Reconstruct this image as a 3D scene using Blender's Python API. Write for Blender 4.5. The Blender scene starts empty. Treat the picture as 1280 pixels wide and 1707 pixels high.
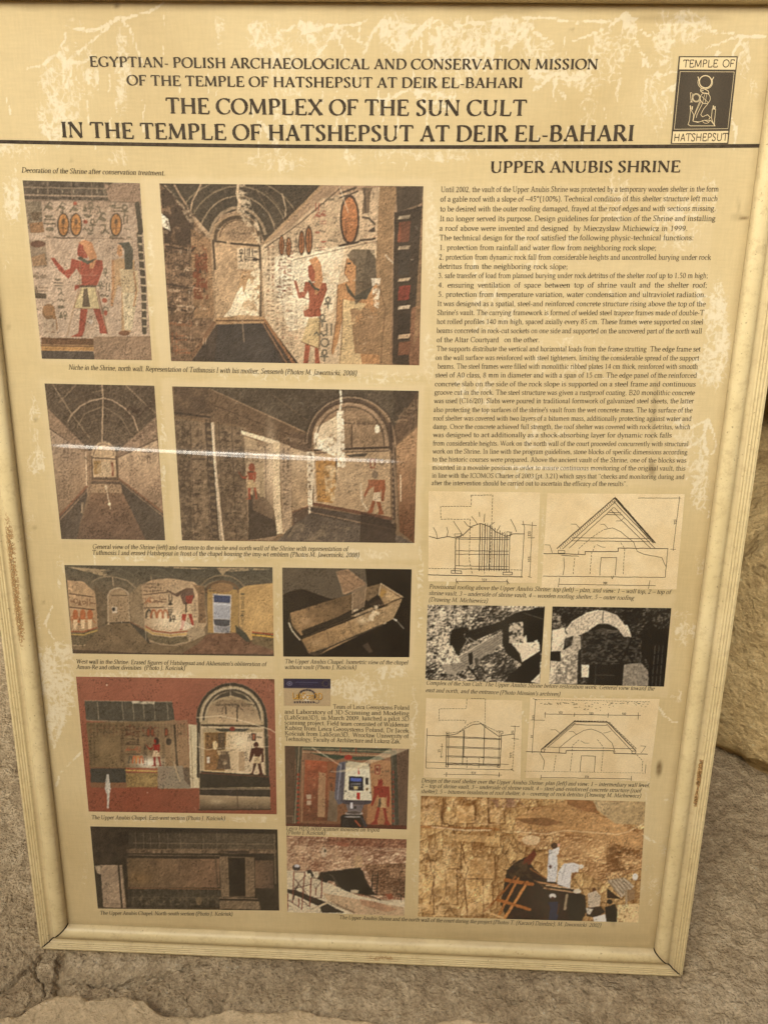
import bpy, math, random
import numpy as np
from mathutils import Matrix, Vector
R = math.radians
sc = bpy.context.scene
COL = sc.collection
random.seed(7)

# ------------------------------------------------------------------ camera
# pose of the lens in the board's own coordinates (x right, y up the board, z out of it)
F_PX, CX, CY = 1420.0, 640.0, 853.5
R1 = np.array([[0.9991205044359446, 0.015195282000114534, -0.039080954704306774],
               [0.025797361820194036, -0.9575163409283398, 0.28722282809401034],
               [-0.0330562208786951, -0.28797840241959194, -0.9570662077416997]])
T1 = np.array([-0.04395243206975967, 0.7032545192050614, 1.4047627853939175])
CB = -R1.T @ T1
LEAN = R(12)
BOTTOM = -0.0555                      # outer lower edge of the frame, board coordinates
FRAME_DEPTH = 0.026
RW = np.array([[1, 0, 0], [0, math.sin(LEAN), -math.cos(LEAN)], [0, math.cos(LEAN), math.sin(LEAN)]])
ORG = -RW @ np.array([0, BOTTOM, 0.0])
ORG[2] += 0.006                        # the tilted back edge rests on the rough floor
def b2w(p): return RW @ np.asarray(p, float) + ORG
cam_data = bpy.data.cameras.new('camera'); cam = bpy.data.objects.new('camera', cam_data); COL.objects.link(cam)
cam_data.sensor_fit = 'VERTICAL'; cam_data.sensor_height = 24.0; cam_data.lens = 24.0 * F_PX / 1707.0
cam_data.clip_start = 0.02; cam_data.clip_end = 500
M = Matrix.Identity(4)
for j, v in enumerate((R1[0], -R1[1], -R1[2])):
    w = RW @ v
    for i in range(3): M[i][j] = w[i]
cw = b2w(CB)
for i in range(3): M[i][3] = cw[i]
cam.matrix_world = M
sc.camera = cam

def plane_pt(px, py, z=0.0):
    """a measured picture point -> board coordinates on the plane z"""
    d = R1.T @ np.array([(px - CX) / F_PX, (py - CY) / F_PX, 1.0])
    s = (z - CB[2]) / d[2]
    q = CB + s * d
    return q[0], q[1]
def floor_pt(px, py, z=0.0):
    d = RW @ (R1.T @ np.array([(px - CX) / F_PX, (py - CY) / F_PX, 1.0]))
    s = (z - cw[2]) / d[2]
    q = cw + s * d
    return q[0], q[1]

# ------------------------------------------------------------------ light
world = bpy.data.worlds.new('World'); sc.world = world; world.use_nodes = True
nt = world.node_tree; bg = nt.nodes['Background']
sky = nt.nodes.new('ShaderNodeTexSky'); sky.sky_type = 'NISHITA'; sky.sun_disc = False
SUN_EL, SUN_AZ = R(48), R(205)       # azimuth clockwise from +Y: the light comes from the left, in front of the board
sky.sun_elevation = SUN_EL; sky.sun_rotation = SUN_AZ
sky.air_density = 1.0; sky.dust_density = 8.0; sky.ozone_density = 0.3
nt.links.new(sky.outputs[0], bg.inputs[0]); bg.inputs[1].default_value = 0.12
sd = bpy.data.lights.new('sun', 'SUN'); sun = bpy.data.objects.new('sun', sd); COL.objects.link(sun)
sd.energy = 2.8; sd.angle = R(30); sd.color = (1.0, 1.0, 0.87)
dirv = Vector((math.sin(SUN_AZ) * math.cos(SUN_EL), math.cos(SUN_AZ) * math.cos(SUN_EL), math.sin(SUN_EL)))
sun.rotation_euler = dirv.to_track_quat('Z', 'Y').to_euler()
vs = sc.view_settings
vs.view_transform = 'Standard'; vs.look = 'None'; vs.gamma = 1.0; vs.exposure = 0.0
try: vs.use_curve_mapping = False
except Exception: pass

# light the photograph shows on the board -> paint colour of the print
GAIN = np.array([0.97, 0.93, 0.80]); LIFT = np.array([0.015, 0.012, 0.008])
def s2l(c):
    c = np.asarray(c, float) / 255.0
    return np.where(c <= 0.04045, c / 12.92, ((c + 0.055) / 1.055) ** 2.4)
def ink(c): return np.clip((s2l(c) - LIFT) / GAIN, 0.002, 0.92)

# ------------------------------------------------------------------ helpers
def tag(o, label=None, cat=None, group=None, kind=None):
    if label: o['label'] = label
    if cat: o['category'] = cat
    if group: o['group'] = group
    if kind: o['kind'] = kind
    return o
def link_mesh(name, verts, faces, mats, parent=None, smooth=False, midx=None):
    me = bpy.data.meshes.new(name)
    verts = np.asarray(verts, np.float32); faces = np.asarray(faces, np.int32)
    n = faces.shape[1]
    me.vertices.add(len(verts)); me.vertices.foreach_set('co', verts.ravel())
    me.loops.add(faces.size); me.loops.foreach_set('vertex_index', faces.ravel())
    me.polygons.add(len(faces)); me.polygons.foreach_set('loop_start', np.arange(len(faces), dtype=np.int32) * n)
    me.polygons.foreach_set('loop_total', np.full(len(faces), n, np.int32))
    if midx is not None: me.polygons.foreach_set('material_index', np.asarray(midx, np.int32))
    me.update(calc_edges=True)
    me.polygons.foreach_set('use_smooth', np.full(len(faces), bool(smooth)))
    for m in (mats if isinstance(mats, (list, tuple)) else [mats]): me.materials.append(m)
    o = bpy.data.objects.new(name, me); COL.objects.link(o)
    if parent: o.parent = parent
    return o
def grid_faces(nx, ny):
    i = np.arange(nx * ny).reshape(ny, nx)
    return np.stack([i[:-1, :-1], i[:-1, 1:], i[1:, 1:], i[1:, :-1]], -1).reshape(-1, 4)
def set_color(o, name, rgb):
    a = o.data.color_attributes.new(name, 'FLOAT_COLOR', 'POINT')
    buf = np.ones((len(o.data.vertices), 4), np.float32); buf[:, :3] = rgb
    a.data.foreach_set('color', buf.ravel())

# numpy noise --------------------------------------------------------------
def _hash(ix, iy, seed):
    h = (ix.astype(np.int64) * 374761393 + iy.astype(np.int64) * 668265263 + seed * 1442695041) & 0x7fffffff
    h = ((h ^ (h >> 13)) * 1274126177) & 0x7fffffff
    h = (h ^ (h >> 16)) & 0xffffff
    return h / float(0xffffff)
def vnoise(x, y, seed=0):
    ix = np.floor(x); iy = np.floor(y); fx = x - ix; fy = y - iy
    fx = fx * fx * (3 - 2 * fx); fy = fy * fy * (3 - 2 * fy)
    a = _hash(ix, iy, seed); b = _hash(ix + 1, iy, seed); c = _hash(ix, iy + 1, seed); d = _hash(ix + 1, iy + 1, seed)
    return (a * (1 - fx) + b * fx) * (1 - fy) + (c * (1 - fx) + d * fx) * fy
def fbm(x, y, octv=4, seed=0, gain=0.5):
    s = 0; a = 1; t = 0
    for k in range(octv):
        s = s + a * vnoise(x * 2 ** k + 17.3 * k, y * 2 ** k + 9.1 * k, seed + k); t += a; a *= gain
    return s / t
def worley(x, y, seed=0):
    ix = np.floor(x); iy = np.floor(y)
    f1 = np.full(x.shape, 9.0); f2 = np.full(x.shape, 9.0); idv = np.zeros(x.shape)
    for dx in (-1, 0, 1):
        for dy in (-1, 0, 1):
            cx = ix + dx; cy = iy + dy
            px = cx + _hash(cx, cy, seed); py = cy + _hash(cx, cy, seed + 5)
            d = np.hypot(px - x, py - y); r = _hash(cx, cy, seed + 9)
            m = d < f1
            f2 = np.where(m, f1, np.minimum(f2, d)); idv = np.where(m, r, idv); f1 = np.where(m, d, f1)
    return f1, f2, idv
def smooth(a, b, x):
    t = np.clip((x - a) / (b - a), 0, 1); return t * t * (3 - 2 * t)
def homog(src, dst):
    A = []
    for (x, y), (u, v) in zip(src, dst):
        A.append([x, y, 1, 0, 0, 0, -u * x, -u * y, -u]); A.append([0, 0, 0, x, y, 1, -v * x, -v * y, -v])
    return np.linalg.svd(np.array(A, float))[2][-1].reshape(3, 3)

# ------------------------------------------------------------------ materials
def new_mat(name):
    m = bpy.data.materials.new(name); m.use_nodes = True
    return m, m.node_tree, m.node_tree.nodes['Principled BSDF']
def N(t, kind, **kw):
    n = t.nodes.new(kind)
    for k, v in kw.items():
        if k.startswith('_'): setattr(n, k[1:], v)
        else: n.inputs[k.replace('__', ' ')].default_value = v
    return n
def ramp(t, src, stops):
    n = t.nodes.new('ShaderNodeValToRGB'); t.links.new(src, n.inputs[0])
    e = n.color_ramp.elements
    while len(e) < len(stops): e.new(0.5)
    for el, (p, c) in zip(e, stops): el.position = p; el.color = (*c, 1) if len(c) == 3 else c
    return n
def mix(t, fac, a, b, blend='MIX'):
    n = t.nodes.new('ShaderNodeMix'); n.data_type = 'RGBA'; n.blend_type = blend
    for sock, v in ((n.inputs[0], fac), (n.inputs[6], a), (n.inputs[7], b)):
        if hasattr(v, 'is_linked') or hasattr(v, 'links'): t.links.new(v, sock)
        elif isinstance(v, (int, float)): sock.default_value = v
        else: sock.default_value = (*v, 1)
    return n.outputs[2]
def mth(t, op, a, b=0.0, c=None):
    n = t.nodes.new('ShaderNodeMath'); n.operation = op
    for sock, v in zip(n.inputs, (a, b, c)):
        if v is None: continue
        if isinstance(v, (int, float)): sock.default_value = v
        else: t.links.new(v, sock)
    return n.outputs[0]

def make_print_mat():
    m, t, b = new_mat('printed_photo_paper')
    a = N(t, 'ShaderNodeVertexColor', _layer_name='print')
    tc = N(t, 'ShaderNodeTexCoord'); n = N(t, 'ShaderNodeTexNoise', Scale=900.0, Detail=2.0)
    t.links.new(tc.outputs['Object'], n.inputs['Vector'])
    g = ramp(t, n.outputs[0], [(0.3, (0.86, 0.86, 0.86)), (0.7, (1.1, 1.1, 1.1))])
    t.links.new(mix(t, 1.0, a.outputs[0], g.outputs[0], 'MULTIPLY'), b.inputs['Base Color'])
    b.inputs['Roughness'].default_value = 0.55; b.inputs['Specular IOR Level'].default_value = 0.25
    return m
def make_ink_mat(name, col):
    m, t, b = new_mat(name)
    tc = N(t, 'ShaderNodeTexCoord'); n = N(t, 'ShaderNodeTexNoise', Scale=160.0, Detail=3.0)
    t.links.new(tc.outputs['Object'], n.inputs['Vector'])
    c = ramp(t, n.outputs[0], [(0.38, tuple(col)), (0.72, tuple(np.minimum(np.array(col) * 2.2 + 0.02, 0.9)))])
    t.links.new(c.outputs[0], b.inputs['Base Color'])
    b.inputs['Roughness'].default_value = 0.6; b.inputs['Specular IOR Level'].default_value = 0.2
    return m
def make_sheet_mat():
    m, t, b = new_mat('sun_bleached_poster_paper')
    a = N(t, 'ShaderNodeVertexColor', _layer_name='wear')
    sp = N(t, 'ShaderNodeSeparateColor'); t.links.new(a.outputs[0], sp.inputs[0])
    tc = N(t, 'ShaderNodeTexCoord')
    big = N(t, 'ShaderNodeTexNoise', Scale=5.0, Detail=4.0); t.links.new(tc.outputs['Object'], big.inputs['Vector'])
    tan = ramp(t, big.outputs[0], [(0.3, tuple(ink((208, 185, 132)))), (0.7, tuple(ink((223, 202, 150))))])
    # fibrous paper weave
    mp = N(t, 'ShaderNodeMapping', Scale=(1.0, 0.12, 1.0)); t.links.new(tc.outputs['Object'], mp.inputs[0])
    fib = N(t, 'ShaderNodeTexNoise', Scale=420.0, Detail=2.0); t.links.new(mp.outputs[0], fib.inputs['Vector'])
    mp2 = N(t, 'ShaderNodeMapping', Scale=(0.12, 1.0, 1.0)); t.links.new(tc.outputs['Object'], mp2.inputs[0])
    fib2 = N(t, 'ShaderNodeTexNoise', Scale=420.0, Detail=2.0); t.links.new(mp2.outputs[0], fib2.inputs['Vector'])
    fs = mth(t, 'ADD', fib.outputs[0], fib2.outputs[0])
    fr = ramp(t, mth(t, 'MULTIPLY', fs, 0.5), [(0.35, (0.955, 0.955, 0.955)), (0.65, (1.035, 1.035, 1.035))])
    base = mix(t, 1.0, tan.outputs[0], fr.outputs[0], 'MULTIPLY')
    # flaked, bleached patches: painted density broken up by ragged noise
    wm_ = N(t, 'ShaderNodeMapping', Scale=(1.0, 0.5, 1.0)); t.links.new(tc.outputs['Object'], wm_.inputs[0])
    w = N(t, 'ShaderNodeTexNoise', Scale=75.0, Detail=10.0, Roughness=0.78, Distortion=0.5); t.links.new(wm_.outputs[0], w.inputs['Vector'])
    vo = N(t, 'ShaderNodeTexVoronoi', Scale=95.0, _feature='DISTANCE_TO_EDGE'); 
    wd = N(t, 'ShaderNodeTexNoise', Scale=40.0, Detail=4.0); t.links.new(tc.outputs['Object'], wd.inputs['Vector'])
    vadd = N(t, 'ShaderNodeVectorMath', _operation='MULTIPLY_ADD'); t.links.new(wd.outputs[1], vadd.inputs[0]); vadd.inputs[1].default_value = (0.04, 0.04, 0.04); t.links.new(tc.outputs['Object'], vadd.inputs[2])
    t.links.new(vadd.outputs[0], vo.inputs['Vector'])
    th = mth(t, 'ADD', w.outputs[0], mth(t, 'MULTIPLY', mth(t, 'SUBTRACT', 0.12, vo.outputs[0]), 0.55))
    v = mth(t, 'ADD', sp.outputs[0], mth(t, 'MULTIPLY', mth(t, 'SUBTRACT', th, 0.52), 2.2))
    mr = N(t, 'ShaderNodeMapRange', _interpolation_type='SMOOTHSTEP'); t.links.new(v, mr.inputs[0])
    mr.inputs[1].default_value = 0.36; mr.inputs[2].default_value = 0.80
    flake = mix(t, big.outputs[0], tuple(ink((236, 219, 178))), tuple(ink((248, 236, 204))))
    fm = mth(t, 'MULTIPLY', mr.outputs[0], 0.72)
    c = mix(t, fm, base, mix(t, 1.0, flake, fr.outputs[0], 'MULTIPLY'))
    # pale undamaged halo (G) and grime (B)
    c = mix(t, mth(t, 'MULTIPLY', sp.outputs[1], 0.85), c, tuple(ink((234, 214, 170))))
    gn = mth(t, 'MULTIPLY', sp.outputs[2], mth(t, 'ADD', 0.35, w.outputs[0]))
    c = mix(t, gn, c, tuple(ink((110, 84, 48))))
    t.links.new(c, b.inputs['Base Color'])
    b.inputs['Roughness'].default_value = 0.65; b.inputs['Specular IOR Level'].default_value = 0.2
    return m
def make_frame_mat():
    m, t, b = new_mat('cream_painted_aluminium')
    a = N(t, 'ShaderNodeVertexColor', _layer_name='wear'); sp = N(t, 'ShaderNodeSeparateColor'); t.links.new(a.outputs[0], sp.inputs[0])
    tc = N(t, 'ShaderNodeTexCoord')
    big = N(t, 'ShaderNodeTexNoise', Scale=9.0, Detail=6.0, Roughness=0.65); t.links.new(tc.outputs['Object'], big.inputs['Vector'])
    c = ramp(t, big.outputs[0], [(0.28, (0.65, 0.53, 0.28)), (0.55, (0.74, 0.62, 0.35)), (0.8, (0.79, 0.67, 0.41))]).outputs[0]
    # dust lying along the rails and scuffs
    du = N(t, 'ShaderNodeTexNoise', Scale=70.0, Detail=7.0, Roughness=0.75); t.links.new(tc.outputs['Object'], du.inputs['Vector'])
    dr = ramp(t, du.outputs[0], [(0.36, (1, 1, 1)), (0.5, (0, 0, 0))])
    c = mix(t, mth(t, 'MULTIPLY', dr.outputs[0], 0.35), c, (0.42, 0.30, 0.15))
    sc_ = N(t, 'ShaderNodeTexNoise', Scale=230.0, Detail=4.0); t.links.new(tc.outputs['Object'], sc_.inputs['Vector'])
    sr = ramp(t, sc_.outputs[0], [(0.66, (0, 0, 0)), (0.72, (1, 1, 1))])
    c = mix(t, mth(t, 'MULTIPLY', sr.outputs[0], 0.6), c, (0.24, 0.16, 0.08))
    # G: grey brown dust in the grooves
    c = mix(t, mth(t, 'MULTIPLY', sp.outputs[1], 0.6), c, (0.40, 0.31, 0.19))
    # R: blistered paint
    wn = N(t, 'ShaderNodeTexNoise', Scale=260.0, Detail=6.0, Roughness=0.7); t.links.new(tc.outputs['Object'], wn.inputs['Vector'])
    wv = mth(t, 'ADD', sp.outputs[0], mth(t, 'MULTIPLY', mth(t, 'SUBTRACT', wn.outputs[0], 0.5), 2.4))
    wr = ramp(t, wv, [(0.5, (0, 0, 0)), (0.6, (1, 1, 1))])
    wc = ramp(t, wn.outputs[0], [(0.42, (0.10, 0.055, 0.02)), (0.55, (0.42, 0.25, 0.10)), (0.66, (0.65, 0.50, 0.28))])
    wm = mth(t, 'MULTIPLY', wr.outputs[0], mth(t, 'MINIMUM', mth(t, 'MULTIPLY', sp.outputs[0], 2.5), 1.0))
    c = mix(t, wm, c, wc.outputs[0])
    t.links.new(c, b.inputs['Base Color'])
    bp = N(t, 'ShaderNodeBump', Strength=0.35, Distance=0.0008); t.links.new(mth(t, 'ADD', du.outputs[0], mth(t, 'MULTIPLY', wm, -2.0)), bp.inputs['Height'])
    t.links.new(bp.outputs[0], b.inputs['Normal'])
    b.inputs['Roughness'].default_value = 0.42; b.inputs['Specular IOR Level'].default_value = 0.45
    return m
def make_pane_mat():
    m, t, b = new_mat('clear_acrylic_pane')
    t.nodes.remove(b); out = t.nodes['Material Output']
    tr = N(t, 'ShaderNodeBsdfTransparent'); tr.inputs[0].default_value = (0.985, 0.98, 0.965, 1)
    gl = N(t, 'ShaderNodeBsdfGlossy', Roughness=0.07)
    tc = N(t, 'ShaderNodeTexCoord')
    n = N(t, 'ShaderNodeTexNoise', Scale=3.0, Detail=2.0); t.links.new(tc.outputs['Object'], n.inputs['Vector'])
    bp = N(t, 'ShaderNodeBump', Strength=0.25, Distance=0.004); t.links.new(n.outputs[0], bp.inputs['Height'])
    t.links.new(bp.outputs[0], gl.inputs['Normal'])
    # fine vertical wiping scratches make the sheen uneven
    mp = N(t, 'ShaderNodeMapping', Scale=(1.0, 0.06, 1.0)); t.links.new(tc.outputs['Object'], mp.inputs[0])
    s = N(t, 'ShaderNodeTexNoise', Scale=80.0, Detail=5.0); t.links.new(mp.outputs[0], s.inputs['Vector'])
    rr = ramp(t, s.outputs[0], [(0.35, (0.04,) * 3), (0.7, (0.14,) * 3)])
    cr = N(t, 'ShaderNodeVertexColor', _layer_name='crease')
    t.links.new(mth(t, 'ADD', rr.outputs[0], mth(t, 'MULTIPLY', cr.outputs[0], 0.42)), gl.inputs['Roughness'])
    ge = N(t, 'ShaderNodeNewGeometry'); dp = N(t, 'ShaderNodeVectorMath', _operation='DOT_PRODUCT')
    t.links.new(ge.outputs['Incoming'], dp.inputs[0]); t.links.new(ge.outputs['Normal'], dp.inputs[1])
    c5 = mth(t, 'POWER', mth(t, 'SUBTRACT', 1.0, mth(t, 'ABSOLUTE', dp.outputs['Value'])), 5.0)
    fm = mth(t, 'ADD', 0.075, mth(t, 'MULTIPLY', c5, 0.85))     # both faces of a thin sheet
    # dust film, its broad uneven patches also standing in for reflected haze
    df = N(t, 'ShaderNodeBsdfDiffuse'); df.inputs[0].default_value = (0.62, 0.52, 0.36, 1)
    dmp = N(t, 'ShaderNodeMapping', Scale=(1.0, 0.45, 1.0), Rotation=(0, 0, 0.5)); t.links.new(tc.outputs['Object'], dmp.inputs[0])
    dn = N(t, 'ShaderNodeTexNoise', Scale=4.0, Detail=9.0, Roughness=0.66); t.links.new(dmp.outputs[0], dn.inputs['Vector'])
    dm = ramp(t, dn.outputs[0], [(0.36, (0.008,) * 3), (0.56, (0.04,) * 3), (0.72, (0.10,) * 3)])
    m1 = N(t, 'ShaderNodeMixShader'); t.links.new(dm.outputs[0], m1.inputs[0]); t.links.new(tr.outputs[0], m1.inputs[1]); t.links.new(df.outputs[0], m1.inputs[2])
    m2 = N(t, 'ShaderNodeMixShader'); t.links.new(fm, m2.inputs[0]); t.links.new(m1.outputs[0], m2.inputs[1]); t.links.new(gl.outputs[0], m2.inputs[2])
    t.links.new(m2.outputs[0], out.inputs[0])
    return m
def make_stone_mat(name, dark, mid, light, scale=1.0, bump=1.0, spec=0.6, strat=0.0):
    m, t, b = new_mat(name)
    tc = N(t, 'ShaderNodeTexCoord')
    big = N(t, 'ShaderNodeTexNoise', Scale=2.5 * scale, Detail=8.0, Roughness=0.62, Distortion=0.3); t.links.new(tc.outputs['Object'], big.inputs['Vector'])
    mp = N(t, 'ShaderNodeMapping', Scale=(1.0, 1.0, 1.0 + strat), Rotation=(0.5, 0.3, 0.4)); t.links.new(tc.outputs['Object'], mp.inputs[0])
    mid_n = N(t, 'ShaderNodeTexNoise', Scale=44 * scale, Detail=8.0, Roughness=0.62, Distortion=0.0); t.links.new(mp.outputs[0], mid_n.inputs['Vector'])
    fine = N(t, 'ShaderNodeTexNoise', Scale=210 * scale, Detail=5.0, Roughness=0.7); t.links.new(tc.outputs['Object'], fine.inputs['Vector'])
    c = ramp(t, mth(t, 'ADD', mth(t, 'MULTIPLY', big.outputs[0], 0.5), mth(t, 'MULTIPLY', mid_n.outputs[0], 0.5)), [(0.36, dark), (0.5, mid), (0.66, light)]).outputs[0]
    fr = ramp(t, fine.outputs[0], [(0.32, (0.62,) * 3), (0.5, (1.0,) * 3), (0.68, (1.3,) * 3)])
    c = mix(t, spec, c, mix(t, 1.0, c, fr.outputs[0], 'MULTIPLY'))
    # pale chips and dark pits
    vo = N(t, 'ShaderNodeTexVoronoi', Scale=120.0 * scale, Randomness=1.0); t.links.new(tc.outputs['Object'], vo.inputs['Vector'])
    ch = ramp(t, vo.outputs['Distance'], [(0.10, (1, 1, 1)), (0.2, (0, 0, 0))])
    sel = ramp(t, mid_n.outputs[0], [(0.54, (0, 0, 0)), (0.62, (1, 1, 1))])
    c = mix(t, mth(t, 'MULTIPLY', mth(t, 'MULTIPLY', ch.outputs[0], sel.outputs[0]), 0.7 * spec), c, tuple(np.minimum(np.array(light) * 1.7, 0.7)))
    t.links.new(c, b.inputs['Base Color'])
    grit = N(t, 'ShaderNodeTexVoronoi', Scale=170.0 * scale); t.links.new(tc.outputs['Object'], grit.inputs['Vector'])
    pn = N(t, 'ShaderNodeTexNoise', Scale=95.0 * scale, Detail=3.0, Roughness=0.55); t.links.new(tc.outputs['Object'], pn.inputs['Vector'])
    pit = ramp(t, pn.outputs[0], [(0.36, (0, 0, 0)), (0.44, (1, 1, 1))])
    h = mth(t, 'ADD', mth(t, 'ADD', mid_n.outputs[0], mth(t, 'MULTIPLY', fine.outputs[0], 0.3)), mth(t, 'ADD', mth(t, 'MULTIPLY', grit.outputs['Distance'], -0.3 * spec), mth(t, 'MULTIPLY', pit.outputs[0], 0.22 * spec)))
    bp = N(t, 'ShaderNodeBump', Strength=1.0 * bump, Distance=0.011 / scale); t.links.new(h, bp.inputs['Height'])
    t.links.new(bp.outputs[0], b.inputs['Normal'])
    b.inputs['Roughness'].default_value = 0.95; b.inputs['Specular IOR Level'].default_value = 0.15
    return m
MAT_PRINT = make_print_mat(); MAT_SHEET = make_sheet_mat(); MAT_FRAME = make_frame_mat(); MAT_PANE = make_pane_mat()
MAT_INK = make_ink_mat('black_print_ink', (0.008, 0.006, 0.004))
MAT_INK2 = make_ink_mat('thin_brown_black_ink', (0.02, 0.014, 0.009))
MAT_HEAD = make_ink_mat('heading_ink', (0.020, 0.013, 0.008))
m, t, b = new_mat('dark_gap'); b.inputs['Base Color'].default_value = (0.012, 0.007, 0.006, 1); b.inputs['Roughness'].default_value = 0.9
n_ = N(t, 'ShaderNodeTexNoise', Scale=90.0); r_ = ramp(t, n_.outputs[0], [(0.3, (0.01, 0.006, 0.005)), (0.8, (0.04, 0.025, 0.015))]); t.links.new(r_.outputs[0], b.inputs['Base Color'])
MAT_DARK = m
m, t, b = new_mat('weathered_back_board'); n_ = N(t, 'ShaderNodeTexNoise', Scale=30.0, Detail=6.0)
r_ = ramp(t, n_.outputs[0], [(0.3, (0.22, 0.15, 0.08)), (0.8, (0.34, 0.25, 0.14))]); t.links.new(r_.outputs[0], b.inputs['Base Color']); b.inputs['Roughness'].default_value = 0.85
MAT_BACK = m
MAT_FLOOR = make_stone_mat('rough_limestone_floor', (0.25, 0.185, 0.112), (0.43, 0.335, 0.212), (0.62, 0.505, 0.34), 1.0, 1.0, 0.9)
MAT_LEDGE = make_stone_mat('pale_worn_ledge_stone', (0.42, 0.325, 0.20), (0.60, 0.47, 0.295), (0.72, 0.585, 0.39), 0.8, 0.8, 0.5)
MAT_ROCK = make_stone_mat('golden_sandstone', (0.34, 0.235, 0.11), (0.53, 0.385, 0.185), (0.68, 0.52, 0.27), 0.55, 0.8, 0.6, 0.5)

# ------------------------------------------------------------------ the ground and the rocks
def polyline_dist(x, y, pts):
    d = np.full(x.shape, 9.0)
    for (ax, ay), (bx, by) in zip(pts[:-1], pts[1:]):
        vx, vy = bx - ax, by - ay; L = vx * vx + vy * vy + 1e-12
        t_ = np.clip(((x - ax) * vx + (y - ay) * vy) / L, 0, 1)
        d = np.minimum(d, np.hypot(x - ax - t_ * vx, y - ay - t_ * vy))
    return d
def jag(pts, amp, seed, sub=6):
    rr = random.Random(seed); out = []
    for (ax, ay), (bx, by) in zip(pts[:-1], pts[1:]):
        for k in range(sub):
            f = k / sub; out.append((ax + (bx - ax) * f + rr.uniform(-amp, amp), ay + (by - ay) * f + rr.uniform(-amp, amp)))
    out.append(pts[-1]); return out
def Z(pts): return [floor_pt(x / 2.56, 1440 + y / 2.56) for x, y in pts]     # points measured in an enlarged crop
CRACKS = [(jag(Z([(178, 392), (150, 420), (100, 465), (55, 505), (0, 545)]), 0.002, 1), 0.0030),
          (jag(Z([(262, 388), (250, 440), (245, 500), (258, 560)]), 0.0025, 2), 0.0060),
          (jag(Z([(258, 560), (235, 600), (150, 635), (60, 660), (0, 690)]), 0.003, 3), 0.0045),
          (jag(Z([(150, 430), (145, 470), (185, 510), (190, 550)]), 0.002, 4), 0.0022),
          (jag(Z([(255, 500), (330, 488), (400, 508), (480, 515), (560, 490), (600, 480), (680, 465), (780, 440), (860, 415)]), 0.003, 5), 0.0032),
          (jag(Z([(480, 520), (600, 505), (700, 470)]), 0.004, 6), 0.002)]
def axis(lo, hi, d, far_lo, far_hi, g=1.25):
    a = list(np.arange(lo, hi + d / 2, d)); s = d
    while a[-1] < far_hi: s *= g; a.append(a[-1] + s)
    s = d
    while a[0] > far_lo: s *= g; a.insert(0, a[0] - s)
    return np.array(a)
def two(a, b, c, d, far_lo, far_hi, fine=0.002, mid=0.0052):
    core = np.concatenate([np.arange(a, b, mid), np.arange(b, c, fine), np.arange(c, d, mid)]); lo = axis(0, 0.001, mid, far_lo - a, 0.001); hi = axis(0, 0.001, mid, 0, far_hi - d)
    return np.unique(np.concatenate([a + lo[lo < -mid * .5], core, d + hi[hi > mid * .5]]))
gx = two(-0.95, -0.66, -0.05, 1.05, -40, 40); gy = two(-0.26, -0.20, 0.04, 1.0, -40, 40)
X, Y = np.meshgrid(gx, gy)
near = 1 - smooth(1.5, 4.0, np.hypot(X, Y))
def floor_h(X, Y):
    h = (fbm(X * 5, Y * 5, 3, 11) - 0.5) * 0.014 + (fbm(X * 26, Y * 26, 4, 31, 0.65) - 0.5) * 0.011
    h = h + (fbm(X * 95, Y * 75, 3, 51, 0.75) - 0.5) * 0.0085
    f1, f2, _ = worley(X * 30 + 2 * fbm(X * 9, Y * 9, 2, 3), Y * 24, 8)
    h = h - 0.0022 * smooth(0.12, 0.0, f2 - f1)
    return h
Hh = floor_h(X, Y) * (0.2 + 0.8 * near)
# level under the board's lower edge
Hh = Hh * (0.35 + 0.65 * smooth(0.0, 0.06, np.abs(Y - 0.012) + np.maximum(np.abs(X) - 0.5, 0)))
wob = (fbm(X * 60, Y * 60, 3, 77) - 0.5) * 0.006
for pts, w in CRACKS:
    d = polyline_dist(X, Y, pts) + wob
    Hh -= 0.013 * smooth(w * 1.5, w * 0.25, d)
    Hh -= 0.004 * smooth(0.03, 0.0, d)
o = link_mesh('ground', np.stack([X, Y, Hh], -1).reshape(-1, 3), grid_faces(len(gx), len(gy)), MAT_FLOOR, smooth=True)
tag(o, 'rough grey brown stone floor with cracks running under the framed board', kind='structure')

# pale worn ledge in the foreground
edge = Z([(-200, 720), (0, 700), (60, 672), (130, 655), (185, 615), (230, 590), (290, 570), (350, 574), (385, 598), (440, 606), (500, 600), (560, 592), (620, 606), (690, 632),
          (760, 650), (830, 660), (900, 667), (1000, 655), (1100, 642), (1200, 655), (1300, 646), (1500, 672), (1750, 690), (2050, 684), (2400, 700), (2800, 706), (3300, 720)])
edge = [(-2.4, edge[0][1] - 0.25), (-1.2, edge[0][1] - 0.06)] + edge + [(1.2, edge[-1][1] - 0.05), (2.4, edge[-1][1] - 0.2)]
ex = np.array([p[0] for p in edge]); ey = np.array([p[1] for p in edge])
lx = axis(-0.75, 0.85, 0.005, -2.3, 2.3); ls = axis(0.0, 0.16, 0.004, 0, 1.6)
LX, LS = np.meshgrid(lx, ls)
EY = np.interp(LX, ex, ey) + 0.004 + (fbm(LX * 20, LX * 0 + 3, 4, 5, 0.6) - 0.5) * 0.016
LY = EY - LS
LZ = -0.016 + 0.050 * smooth(0, 0.022, LS + (fbm(LX * 30, LY * 30, 3, 17) - 0.5) * 0.016) + 0.012 * smooth(0.02, 0.4, LS)
LZ = LZ + (fbm(LX * 12, LY * 12, 4, 21, 0.55) - 0.5) * 0.016 + (fbm(LX * 70, LY * 70, 3, 26, 0.6) - 0.5) * 0.004
f1, f2, _ = worley(LX * 9 + 1.5 * fbm(LX * 6, LY * 6, 2, 3), LY * 9, 41)
LZ -= 0.004 * smooth(0.05, 0.0, f2 - f1)
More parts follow.
